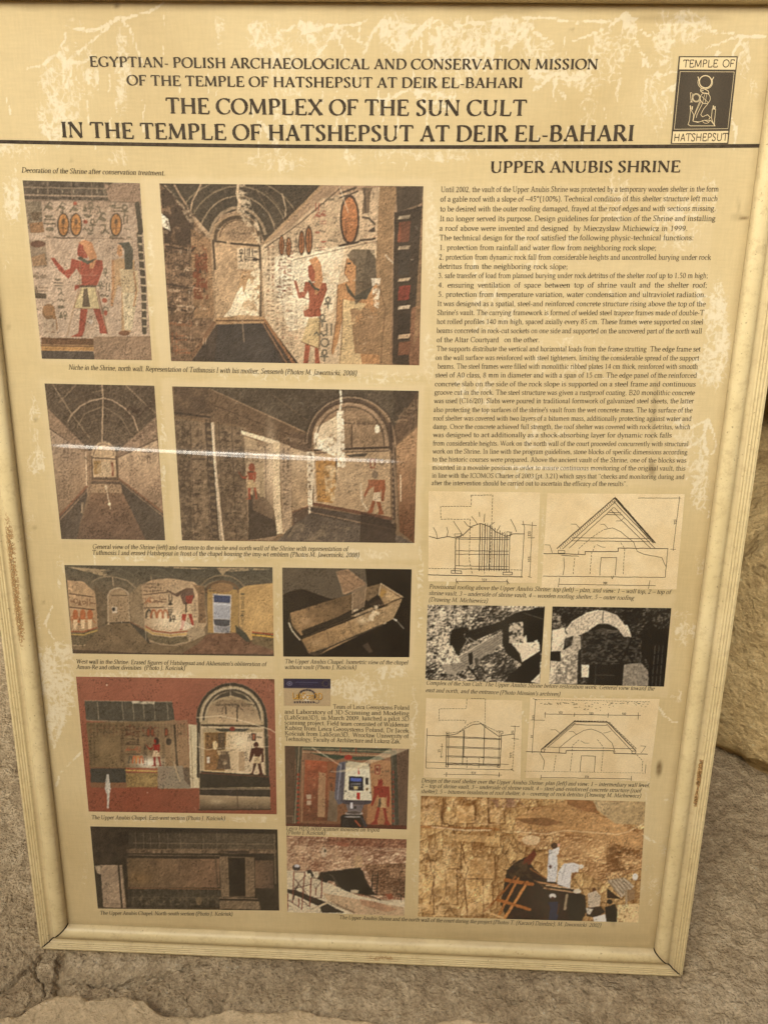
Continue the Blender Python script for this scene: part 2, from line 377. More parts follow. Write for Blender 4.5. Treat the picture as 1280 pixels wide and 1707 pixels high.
o = link_mesh('rock_ledge', np.stack([LX, LY, LZ], -1).reshape(-1, 3)[::1], grid_faces(len(lx), len(ls))[:, ::-1], MAT_LEDGE, smooth=True)
tag(o, 'pale worn ledge of natural rock in front of the board', kind='structure')

# rock face behind the board
wx = axis(-1.3, 1.7, 0.012, -6, 6); wz = axis(-0.1, 1.9, 0.012, -0.12, 3.6)
WX, WZ = np.meshgrid(wx, wz)
WY = 0.98 - 0.50 * smooth(0.55, 1.25, WZ) + 0.25 * smooth(1.6, 3.5, WZ)
WY = WY + (fbm(WX * 45, WZ * 60, 4, 75, 0.6) - 0.5) * 0.02 + (fbm(WX * 2.2, WZ * 3, 4, 61) - 0.5) * 0.22 + (fbm(WX * 14, WZ * 20, 4, 71, 0.55) - 0.5) * 0.05
cv = WZ - (0.60 + 0.05 * np.sin(WX * 3.0) + 0.05 * (fbm(WX * 5, WX * 0, 3, 81) - 0.5))
WY = WY + 0.16 * smooth(0.10, 0.0, np.abs(cv))
WY = np.maximum(WY, 0.425 + 0.02 * fbm(WX * 5, WZ * 5, 2, 4))
o = link_mesh('rock_face', np.stack([WX, WY, WZ], -1).reshape(-1, 3), grid_faces(len(wx), len(wz)), MAT_ROCK, smooth=True)
tag(o, 'golden brown natural rock face behind the leaning board', kind='structure')

# the big boulder at the right
def boulder(name, c, rad, seed, nu=300, nv=170):
    u = np.linspace(0, 2 * math.pi, nu); v = np.linspace(0.02, math.pi - 0.02, nv)
    U, V = np.meshgrid(u, v)
    nxx = np.sin(V) * np.cos(U); nyy = np.sin(V) * np.sin(U); nzz = np.cos(V)
    # noise on three planes so that it wraps without a seam
    def n3(s, sd, o=4): return (fbm(nxx * s + 7, nyy * s + 3, o, sd) + fbm(nyy * s + 5, nzz * s + 9, o, sd + 3) + fbm(nzz * s + 2, nxx * s + 6, o, sd + 6)) / 3 - 0.5
    r = 1 + 0.42 * n3(1.6, seed) + 0.20 * n3(5, seed + 20) + 0.09 * n3(16, seed + 40) + 0.05 * n3(40, seed + 60)
    # a few flat cleavage faces
    for d, k in (((-0.75, -0.6, 0.25), 0.93), ((-0.3, -0.85, -0.35), 0.95), ((-0.9, 0.1, -0.2), 0.92)):
        dd = np.array(d) / np.linalg.norm(d); q = (nxx * dd[0] + nyy * dd[1] + nzz * dd[2]) * r
        r = np.where(q > k, r * (k + (q - k) * 0.25) / np.maximum(q, 1e-6), r)
    P = np.stack([c[0] + rad[0] * r * nxx, c[1] + rad[1] * r * nyy, c[2] + rad[2] * r * nzz], -1).reshape(-1, 3)
    return link_mesh(name, P, grid_faces(nu, nv)[:, ::-1], MAT_ROCK, smooth=True)
o = boulder('boulder', (1.38, 0.84, 0.13), (0.74, 0.62, 0.52), 3)
tag(o, 'large golden sandstone boulder with a rounded underside at the right of the board', 'boulder')

# added, unseen wall of blocks behind the viewer, sized to shade the lower board
WALL_Y, WALL_H = -2.1, 2.88
bv, bf = [], []
rw_ = random.Random(3); zc = -0.05
while zc < WALL_H - 0.05:
    hc = min(rw_.uniform(0.30, 0.40), WALL_H - zc); xc = -5.0 + rw_.uniform(-.3, 0)
    while xc < 5.0:
        wc = rw_.uniform(0.5, 0.9); dd = rw_.uniform(-.012, .012); g_ = 0.005
        x0, x1, y0, y1, z0, z1 = xc + g_, xc + wc - g_, WALL_Y - 0.45, WALL_Y + dd, zc + g_, zc + hc - g_; e_ = 0.018; k = len(bv)
        bv += [(x0, y0, z0), (x1, y0, z0), (x1, y0, z1), (x0, y0, z1), (x0, y1 - e_, z0), (x1, y1 - e_, z0), (x1, y1 - e_, z1), (x0, y1 - e_, z1), (x0 + e_, y1, z0 + e_), (x1 - e_, y1, z0 + e_), (x1 - e_, y1, z1 - e_), (x0 + e_, y1, z1 - e_)]
        bf += [tuple(k + i for i in q_) for q_ in ((0, 1, 2, 3), (0, 4, 5, 1), (1, 5, 6, 2), (2, 6, 7, 3), (3, 7, 4, 0), (4, 8, 9, 5), (5, 9, 10, 6), (6, 10, 11, 7), (7, 11, 8, 4), (8, 11, 10, 9))]
        xc += wc
    zc += hc
o = link_mesh('added_shade_wall', bv, bf, MAT_LEDGE)
tag(o, 'added unseen wall of squared limestone blocks that shades the lower board', kind='structure')

# ------------------------------------------------------------------ the framed board
root = bpy.data.objects.new('display_board', None); COL.objects.link(root)
root.empty_display_size = 0.1
root.location = (0, 0, 0); root.rotation_euler = (R(90) - LEAN, 0, 0)
base_off = (0.0, -BOTTOM, 0.0)                 # empty sits at the middle of the lower edge
root.location = tuple(b2w((0, BOTTOM, 0)))
tag(root, 'cream framed information board about the Complex of the Sun Cult leaning on the stone floor', 'information board')
def loc(v):                                     # board coordinates -> coordinates of the empty
    v = np.array(v, float).reshape(-1, 3).copy(); v[:, 1] -= BOTTOM; return v
IW, IH = 0.4855, 1.368                          # half inner width, inner height
RWD = 0.0495                                    # rail width
ZS, ZP, ZPANE = -0.0055, -0.00525, -0.0036      # sheet, prints, pane

# profile from the inner edge (s=0) to the outer edge: rounded bead, hollow, three reeds, side
prof = [(-0.0002, -0.0105), (-0.0002, -0.001)]
for k in range(11):
    a = math.pi * k / 10 * 0.92; prof.append((0.0115 - 0.0115 * math.cos(a), 0.0 + 0.0085 * math.sin(a)))
for k in range(1, 7):
    f = k / 6; prof.append((0.0225 + 0.008 * f, 0.0022 - 0.0016 * math.sin(math.pi * f) - 0.0006 * f))
s0 = 0.0305
for j in range(4):
    w = 0.0044
    for k in range(1, 7):
        f = k / 6; prof.append((s0 + w * (j + f), 0.0012 + 0.0017 * abs(math.sin(math.pi * f)) ** 0.7 - 0.0004 * j))
prof += [(0.0492, 0.0), (RWD + 0.0005, -0.0015), (RWD + 0.0005, -FRAME_DEPTH), (0.0, -FRAME_DEPTH)]
prof = np.array(prof)
def rail(side):
    """one mitred rail; returns verts, faces, (s, along) for wear"""
    if side in ('left', 'right'): n, span = 260, (0.0, IH)
    else: n, span = 200, (-IW, IW)
    v = []; meta = []; gap = 0.0015
    for i in range(n + 1):
        for s, z in prof:
            f = i / n; e = max(s, 0)
            lo = span[0] - e + gap; hi = span[1] + e - gap
            if f < 0.02: p = lo + (hi - lo) * f
            p = lo + (hi - lo) * f
            if side == 'left': v.append((-IW - s, p, z))
            elif side == 'right': v.append((IW + s, p, z))
            elif side == 'bottom': v.append((p, -s, z))
            else: v.append((p, IH + s, z))
            meta.append((s, p))
    m_ = len(prof); idx = np.arange((n + 1) * m_).reshape(n + 1, m_)
    f = []
    for i in range(n):
        for k in range(m_):
            k2 = (k + 1) % m_
            f.append((idx[i, k], idx[i, k2], idx[i + 1, k2], idx[i + 1, k]))
    return np.array(v), np.array(f), np.array(meta)
for side in ('left', 'right', 'bottom', 'top'):
    v, f, meta = rail(side)
    if side in ('right', 'bottom'): pass
    else: f = f[:, ::-1]
    o = link_mesh('frame_rail', loc(v), f, MAT_FRAME, root)
    s, p = meta[:, 0], meta[:, 1]
    r_ = np.zeros(len(v)); g_ = np.zeros(len(v)); b_ = np.zeros(len(v))
    g_ += 0.55 * smooth(0.0215, 0.024, s) * smooth(0.0315, 0.029, s) * (vnoise(p * 18, s * 0, 3) * 0.7 + 0.5)
    for j in range(4): g_ += 0.7 * np.exp(-((s - (0.0305 + 0.0044 * j)) / 0.0009) ** 2) * (0.4 + 0.6 * vnoise(p * 30, s * 300, 5))
    g_ += 0.5 * np.exp(-(s / 0.0016) ** 2)
    if side in ('left', 'right'): g_ += 0.6 * np.exp(-(np.abs(p + np.maximum(s, 0)) / 0.010) ** 2)
    if side == 'bottom': g_ += 0.6 * np.exp(-(np.abs(IW + np.maximum(s, 0) - np.abs(p)) / 0.010) ** 2) + 0.7 * np.exp(-((s - 0.002) / 0.003) ** 2) * vnoise(p * 40, s * 200, 8)
    if side == 'left':
        y0, y1 = plane_pt(20, 1110, 0.006)[1], plane_pt(5, 800, 0.006)[1]
        m_ = smooth(y0, y0 + 0.06, p) * smooth(y1, y1 - 0.09, p)
        r_ = 0.72 * m_ * np.exp(-((s - 0.0165) / (0.0035 + 0.0055 * m_)) ** 4)
    if side == 'right':
        for (ya, yb, w, amp) in ((1262, 1312, 0.0036, 0.9), (1308, 1330, 0.0014, 0.9), (1318, 1346, 0.003, 0.9)):
            a0, a1 = plane_pt(1165, yb)[1], plane_pt(1170, ya)[1]
            r_ += amp * smooth(a0 - .004, a0 + 0.008, p) * smooth(a1 + .004, a1 - 0.008, p) * np.exp(-((s - 0.031) / w) ** 4)
    if side == 'bottom':
        r_ += 0.45 * np.exp(-((s - 0.008) / 0.005) ** 2) * smooth(0.72, 0.9, vnoise(p * 22, s * 100, 9))
        r_ += 0.6 * np.exp(-((s - 0.036) / 0.008) ** 2) * smooth(0.0, 0.03, p - 0.0) * smooth(0.08, 0.05, p)
    if side == 'top':
        r_ += 0.4 * smooth(0.7, 0.9, vnoise(p * 20, s * 60, 19))
    set_color(o, 'wear', np.stack([np.clip(r_, 0, 1), np.clip(g_, 0, 1), b_], -1))
    o.data.polygons.foreach_set('use_smooth', np.ones(len(o.data.polygons), bool))
    try:
        o.data.set_sharp_from_angle(angle=R(50))
    except Exception: pass
def slab(name, x0, y0, x1, y1, z0, z1, mat, parent=root):
    v = [(x, y, z) for z in (z0, z1) for y in (y0, y1) for x in (x0, x1)]
    f = [(0, 2, 3, 1), (4, 5, 7, 6), (0, 1, 5, 4), (2, 6, 7, 3), (0, 4, 6, 2), (1, 3, 7, 5)]
    return link_mesh(name, loc(v), f, mat, parent)
# dark corner plates seen through the mitre gaps
for sx, yy in ((-1, 0), (1, 0), (-1, IH), (1, IH)):
    x0, x1 = sorted((sx * (IW + 0.004), sx * (IW + RWD - 0.002))); sy = -1 if yy == 0 else 1
    y0, y1 = sorted((yy + sy * 0.004, yy + sy * (RWD - 0.002)))
    slab('corner_bracket', x0, y0, x1, y1, -0.020, -0.0030, MAT_DARK)
slab('back_board', -IW - 0.02, -0.02, IW + 0.02, IH + 0.02, -0.0200, -0.0120, MAT_BACK) if False else slab('back_board', -IW + 0.0005, 0.0005, IW - 0.0005, IH - 0.0005, -0.024, -0.0125, MAT_BACK)

# the poster sheet -------------------------------------------------------------
NX, NY = 325, 457
sx = np.linspace(-IW + 0.0006, IW - 0.0006, NX); sy = np.linspace(0.0006, IH - 0.0006, NY)
SX, SY = np.meshgrid(sx, sy)
def to_px(x, y, z=ZS):
    q = np.stack([x - CB[0], y - CB[1], np.full_like(x, z) - CB[2]], -1) @ R1.T
    return F_PX * q[..., 0] / q[..., 2] + CX, F_PX * q[..., 1] / q[..., 2] + CY
PX, PY = to_px(SX, SY)
D = np.full(SX.shape, 0.02)
D += 0.30 * (fbm(SX * 9, SY * 6, 3, 5) - 0.5)
def blob(cx, cy, rx, ry, a, rot=0.0):
    global D
    c, s = math.cos(R(rot)), math.sin(R(rot)); dx, dy = PX - cx, PY - cy
    u, v = (dx * c + dy * s) / rx, (-dx * s + dy * c) / ry
    D = np.maximum(D, a * smooth(1.25, 0.45, np.hypot(u, v)))
def vein(pts, w, a):
    global D
    D = np.maximum(D, a * smooth(w * 1.6, w * 0.3, polyline_dist(PX, PY, pts)))
for a_ in [(105, 150, 45, 90, .62), (90, 200, 38, 55, .66), (205, 110, 15, 100, .62), (150, 110, 22, 55, .5), (120, 40, 30, 14, .35), (430, 60, 34, 34, .62), (480, 90, 70, 60, .5),
           (515, 45, 35, 14, .65), (560, 60, 30, 12, .55), (365, 55, 12, 45, .55), (660, 60, 35, 50, .55), (770, 75, 70, 60, .68), (850, 50, 55, 30, .62), (900, 90, 45, 32, .5),
           (960, 128, 90, 22, .55), (1010, 90, 40, 60, .58), (1045, 60, 12, 45, .6), (1105, 75, 25, 70, .64), (1145, 45, 45, 40, .68), (1240, 100, 14, 55, .55), (1255, 150, 14, 30, .5),
           (480, 175, 40, 60, .5), (470, 130, 30, 60, .45), (740, 150, 60, 55, .45), (1090, 170, 30, 70, .45), (980, 190, 18, 60, .5), (600, 120, 30, 50, .35),
           (30, 250, 60, 22, .5), (20, 330, 22, 60, .6), (10, 420, 14, 50, .4), (200, 262, 30, 20, .4), (470, 270, 80, 24, .5), (620, 262, 80, 22, .45), (740, 255, 90, 22, .5), (900, 262, 60, 20, .45),
           (720, 400, 16, 130, .56), (715, 600, 14, 60, .56), (640, 628, 90, 16, .5), (252, 450, 8, 140, .52), (480, 625, 160, 16, .5), (272, 760, 8, 120, .5),
           (900, 420, 90, 60, .42), (1030, 340, 40, 60, .5), (1130, 370, 50, 70, .55), (1175, 330, 30, 60, .5), (960, 600, 100, 60, .42), (820, 520, 60, 90, .42), (1060, 520, 50, 60, .45),
           (1195, 560, 25, 110, .68), (1180, 610, 40, 40, .62), (1150, 760, 40, 50, .5), (1165, 800, 22, 70, .6), (1130, 700, 35, 80, .45), (905, 720, 60, 60, .45), (790, 660, 50, 50, .48), (860, 790, 60, 20, .5),
           (1170, 940, 25, 26, .4), (1145, 1055, 28, 28, .6), (1135, 1025, 30, 10, .55), (1128, 1160, 14, 14, .58), (1120, 1330, 20, 14, .5), (1115, 1410, 26, 40, .4), (1080, 1480, 30, 60, .35),
           (58, 700, 14, 60, .5), (60, 770, 24, 28, .58), (50, 880, 10, 60, .4), (75, 1120, 40, 55, .74), (100, 1090, 36, 24, .72), (90, 1190, 16, 60, .7), (105, 1150, 28, 70, .66), (60, 1030, 12, 40, .4), (100, 950, 10, 40, .5),
           (300, 930, 200, 10, .52), (240, 1125, 130, 9, .56), (400, 1130, 60, 9, .56), (580, 925, 120, 14, .52), (463, 1020, 6, 90, .5), (700, 980, 8, 100, .55), (600, 1150, 50, 34, .62), (560, 1145, 30, 20, .6), (650, 1120, 40, 16, .56),
           (640, 1160, 30, 30, .5), (690, 1200, 10, 90, .55), (690, 1330, 8, 60, .5), (467, 1240, 5, 120, .55), (300, 1366, 160, 8, .45), (420, 1366, 60, 8, .5), (1000, 1165, 110, 8, .45), (910, 1080, 6, 60, .6), (905, 900, 6, 80, .5),
           (142, 1450, 6, 60, .35), (690, 1460, 8, 60, .4), (570, 1390, 60, 6, .5), (1075, 1300, 10, 60, .42), (680, 900, 20, 20, .5)]:
    blob(*a_)
rr = random.Random(12)
for x0, y0, n_, L in [(640, 30, 6, 60), (560, 40, 5, 60), (720, 30, 6, 70), (880, 35, 6, 60), (1040, 20, 4, 100), (500, 35, 4, 40), (200, 30, 4, 90), (1150, 120, 5, 60), (1240, 60, 4, 70), (1160, 480, 5, 60), (820, 60, 5, 60), (100, 90, 4, 60), (60, 1100, 5, 60),
                      (1180, 700, 4, 60), (930, 120, 6, 50), (430, 200, 4, 60), (1110, 350, 5, 50), (690, 150, 4, 70), (590, 420, 0, 0), (1060, 1380, 4, 40)]:
    for k in range(n_):
        x, y = x0, y0; ang = rr.uniform(0.2, 2.9); pts = [(x, y)]
        for j in range(6):
            ang += rr.uniform(-0.45, 0.45); x += math.cos(ang) * L / 6; y += math.sin(ang) * L / 6; pts.append((x, y))
        vein(pts, rr.uniform(2.2, 3.6), 0.9)
vein([(730, 50), (790, 38), (860, 33), (900, 28), (960, 38), (1020, 33), (1060, 31)], 2.6, 1.0)
vein([(88, 1010), (76, 1040), (95, 1075)], 2.2, .9); vein([(1098, 1180), (1106, 1192), (1120, 1204), (1128, 1204)], 2.2, 1.0)
vein([(150, 1240), (100, 1290), (95, 1310)], 2.4, .8); vein([(110, 1180), (92, 1245)], 4, .8)
for _ in range(70):
    x = rr.uniform(20, 1240); y = rr.uniform(25, 230); L = rr.uniform(12, 60); vein([(x, y), (x + rr.uniform(-5, 5), y + L * .5), (x + rr.uniform(-9, 9), y + L)], 1.9, rr.uniform(.55, .95))
for _ in range(46):
    x = rr.uniform(0, 1220); y = rr.uniform(20, 1500); ang = rr.uniform(1.0, 2.1); L = rr.uniform(10, 32)
    vein([(x, y), (x + L * math.cos(ang) * .5 + rr.uniform(-2, 2), y + L * .5), (x + L * math.cos(ang), y + L * math.sin(ang))], 1.8, rr.uniform(.6, 1.0))
# pale untouched rims round the prints
Gh = np.zeros(SX.shape)
def halo(q, a=.6, soft=9):
    global Gh
    H_ = homog(q, [(0, 0), (1, 0), (1, 1), (0, 1)]); w_ = H_[2, 0] * PX + H_[2, 1] * PY + H_[2, 2]
    u = (H_[0, 0] * PX + H_[0, 1] * PY + H_[0, 2]) / w_; v = (H_[1, 0] * PX + H_[1, 1] * PY + H_[1, 2]) / w_
    sx_ = soft / abs(q[1][0] - q[0][0]); sy_ = soft / abs(q[3][1] - q[0][1])
    nz = (fbm(PX / 14, PY / 14, 3, 2) - 0.5) * 1.2
    k_ = smooth(0, 1, u / sx_ + nz) * smooth(0, 1, (1 - u) / sx_ + nz) * smooth(0, 1, v / sy_ + nz) * smooth(0, 1, (1 - v) / sy_ + nz)
    Gh = np.maximum(Gh, a * k_)
halo([(232, 292), (725, 292), (722, 630), (262, 622)], .42); halo([(28, 288), (240, 296), (262, 612), (62, 608)], .3)
halo([(262, 628), (712, 636), (704, 940), (290, 930)], .42); halo([(60, 626), (262, 632), (284, 912), (92, 908)], .25)
halo([(714, 300), (1200, 300), (1150, 815), (714, 815)], .22); halo([(462, 935), (698, 936), (694, 1122), (464, 1120)], .35)
halo([(98, 930), (462, 934), (462, 1126), (112, 1122)], .3); halo([(118, 1118), (466, 1122), (468, 1372), (140, 1368)], .22)
halo([(468, 1170), (692, 1172), (688, 1396), (470, 1390)], .2); halo([(704, 980), (1130, 985), (1116, 1165), (704, 1160)], .3)
halo([(140, 1370), (474, 1374), (476, 1530), (152, 1524)], .12); halo([(690, 1290), (1090, 1300), (1070, 1550), (690, 1540)], .18)
Bg = np.zeros(SX.shape)
def smudge(cx, cy, rx, ry, a, rot=0):
    global Bg
    c, s = math.cos(R(rot)), math.sin(R(rot)); dx, dy = PX - cx, PY - cy
    Bg = np.maximum(Bg, a * smooth(1.3, 0.3, np.hypot((dx * c + dy * s) / rx, (-dx * s + dy * c) / ry)))
for a_ in [(1098, 1281, 5.5, 15, 1.0, 5), (1239, 363, 9, 3.5, 1.0), (1232, 362, 16, 8, .3), (1090, 680, 5, 70, .35, 5), (1086, 782, 7, 16, .6), (1067, 905, 5, 9, .45), (60, 700, 4, 4, .5), (58, 880, 5, 4, .4), (15, 545, 4, 7, .4), (73, 1004, 3, 3, .5),
           (60, 8, 50, 10, .3), (195, 9, 6, 6, .8), (850, 18, 60, 8, .25), (953, 50, 4, 4, .4), (1022, 1535, 5, 12, .3), (850, 1565, 300, 14, .22), (110, 660, 10, 5, .15), (1120, 30, 90, 9, .35), (330, 12, 90, 7, .25), (1230, 345, 3, 20, .3), (120, 267, 4, 3, .4)]:
    smudge(*a_)
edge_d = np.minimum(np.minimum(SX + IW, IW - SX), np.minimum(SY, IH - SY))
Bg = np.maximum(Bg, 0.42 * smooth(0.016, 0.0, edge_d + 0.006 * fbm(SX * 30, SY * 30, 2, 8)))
sheet = link_mesh('poster', loc(np.stack([SX, SY, np.full(SX.shape, ZS)], -1).reshape(-1, 3)), grid_faces(NX, NY), MAT_SHEET, root)
set_color(sheet, 'wear', np.stack([np.clip(D, 0, 1).ravel(), Gh.ravel(), np.clip(Bg, 0, 1).ravel()], -1))

# pane with two shallow horizontal buckles that catch the light
CREASES = [((56, 745), (700, 775), 0.0024, 0.0046, 0.05), ((690, 776), (1045, 787), 0.0021, 0.0042, 0.04), ((120, 1380), (490, 1391), 0.0016, 0.0042, 0.12), ((690, 1384), (1075, 1389), 0.0020, 0.0042, 0.08)]
rows = set(np.linspace(0.0004, IH - 0.0004, 90))
for pa, pb, *_ in CREASES:
    ya, yb = plane_pt(*pa, ZPANE)[1], plane_pt(*pb, ZPANE)[1]; rows |= set(np.arange(min(ya, yb) - 0.013, max(ya, yb) + 0.013, 0.0007))
py_ = np.array(sorted(rows)); rows |= set(np.arange(plane_pt(56, 745, ZPANE)[1] - 0.06, plane_pt(56, 745, ZPANE)[1] + 0.06, 0.003)); py_ = np.array(sorted(rows)); py_ = py_[np.concatenate([[True], np.diff(py_) > 2e-4])]; px_ = np.linspace(-IW + 0.0004, IW - 0.0004, 640)
CRE = None
QX, QY = np.meshgrid(px_, py_)
QZ = np.full(QX.shape, ZPANE); CRE = np.zeros(QX.shape)
for pa, pb, amp, wid, ends in CREASES:
    xa, ya = plane_pt(*pa, ZPANE); xb, yb = plane_pt(*pb, ZPANE)
    yc = ya + (QX - xa) / (xb - xa) * (yb - ya) + 0.0006 * np.sin(QX * 11)
    en = smooth(xa - .01, xa + ends, QX) * smooth(xb + .01, xb - ends, QX) * (0.45 + 0.75 * fbm(QX * 7, QX * 0, 2, 4))
    g_ = np.exp(-((QY - yc) / wid) ** 2)
    if pa[1] < 800:                                  # a wide soft swelling round the long crease
        wide = np.exp(-((QY - yc + 0.004) / 0.020) ** 2) * en; QZ = QZ + 0.0042 * wide; CRE = np.maximum(CRE, 0.62 * wide)
    QZ = QZ + amp * en * g_ + 0.0003 * en * g_ * np.sin(QX * 1050 + 3 * np.sin(QX * 90)); CRE = np.maximum(CRE, en * np.exp(-((QY - yc - wid * .7) / (wid * .55)) ** 2))
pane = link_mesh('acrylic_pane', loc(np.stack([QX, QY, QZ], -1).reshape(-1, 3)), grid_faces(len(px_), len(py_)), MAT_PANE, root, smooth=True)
set_color(pane, 'crease', np.repeat(CRE.ravel()[:, None], 3, 1))

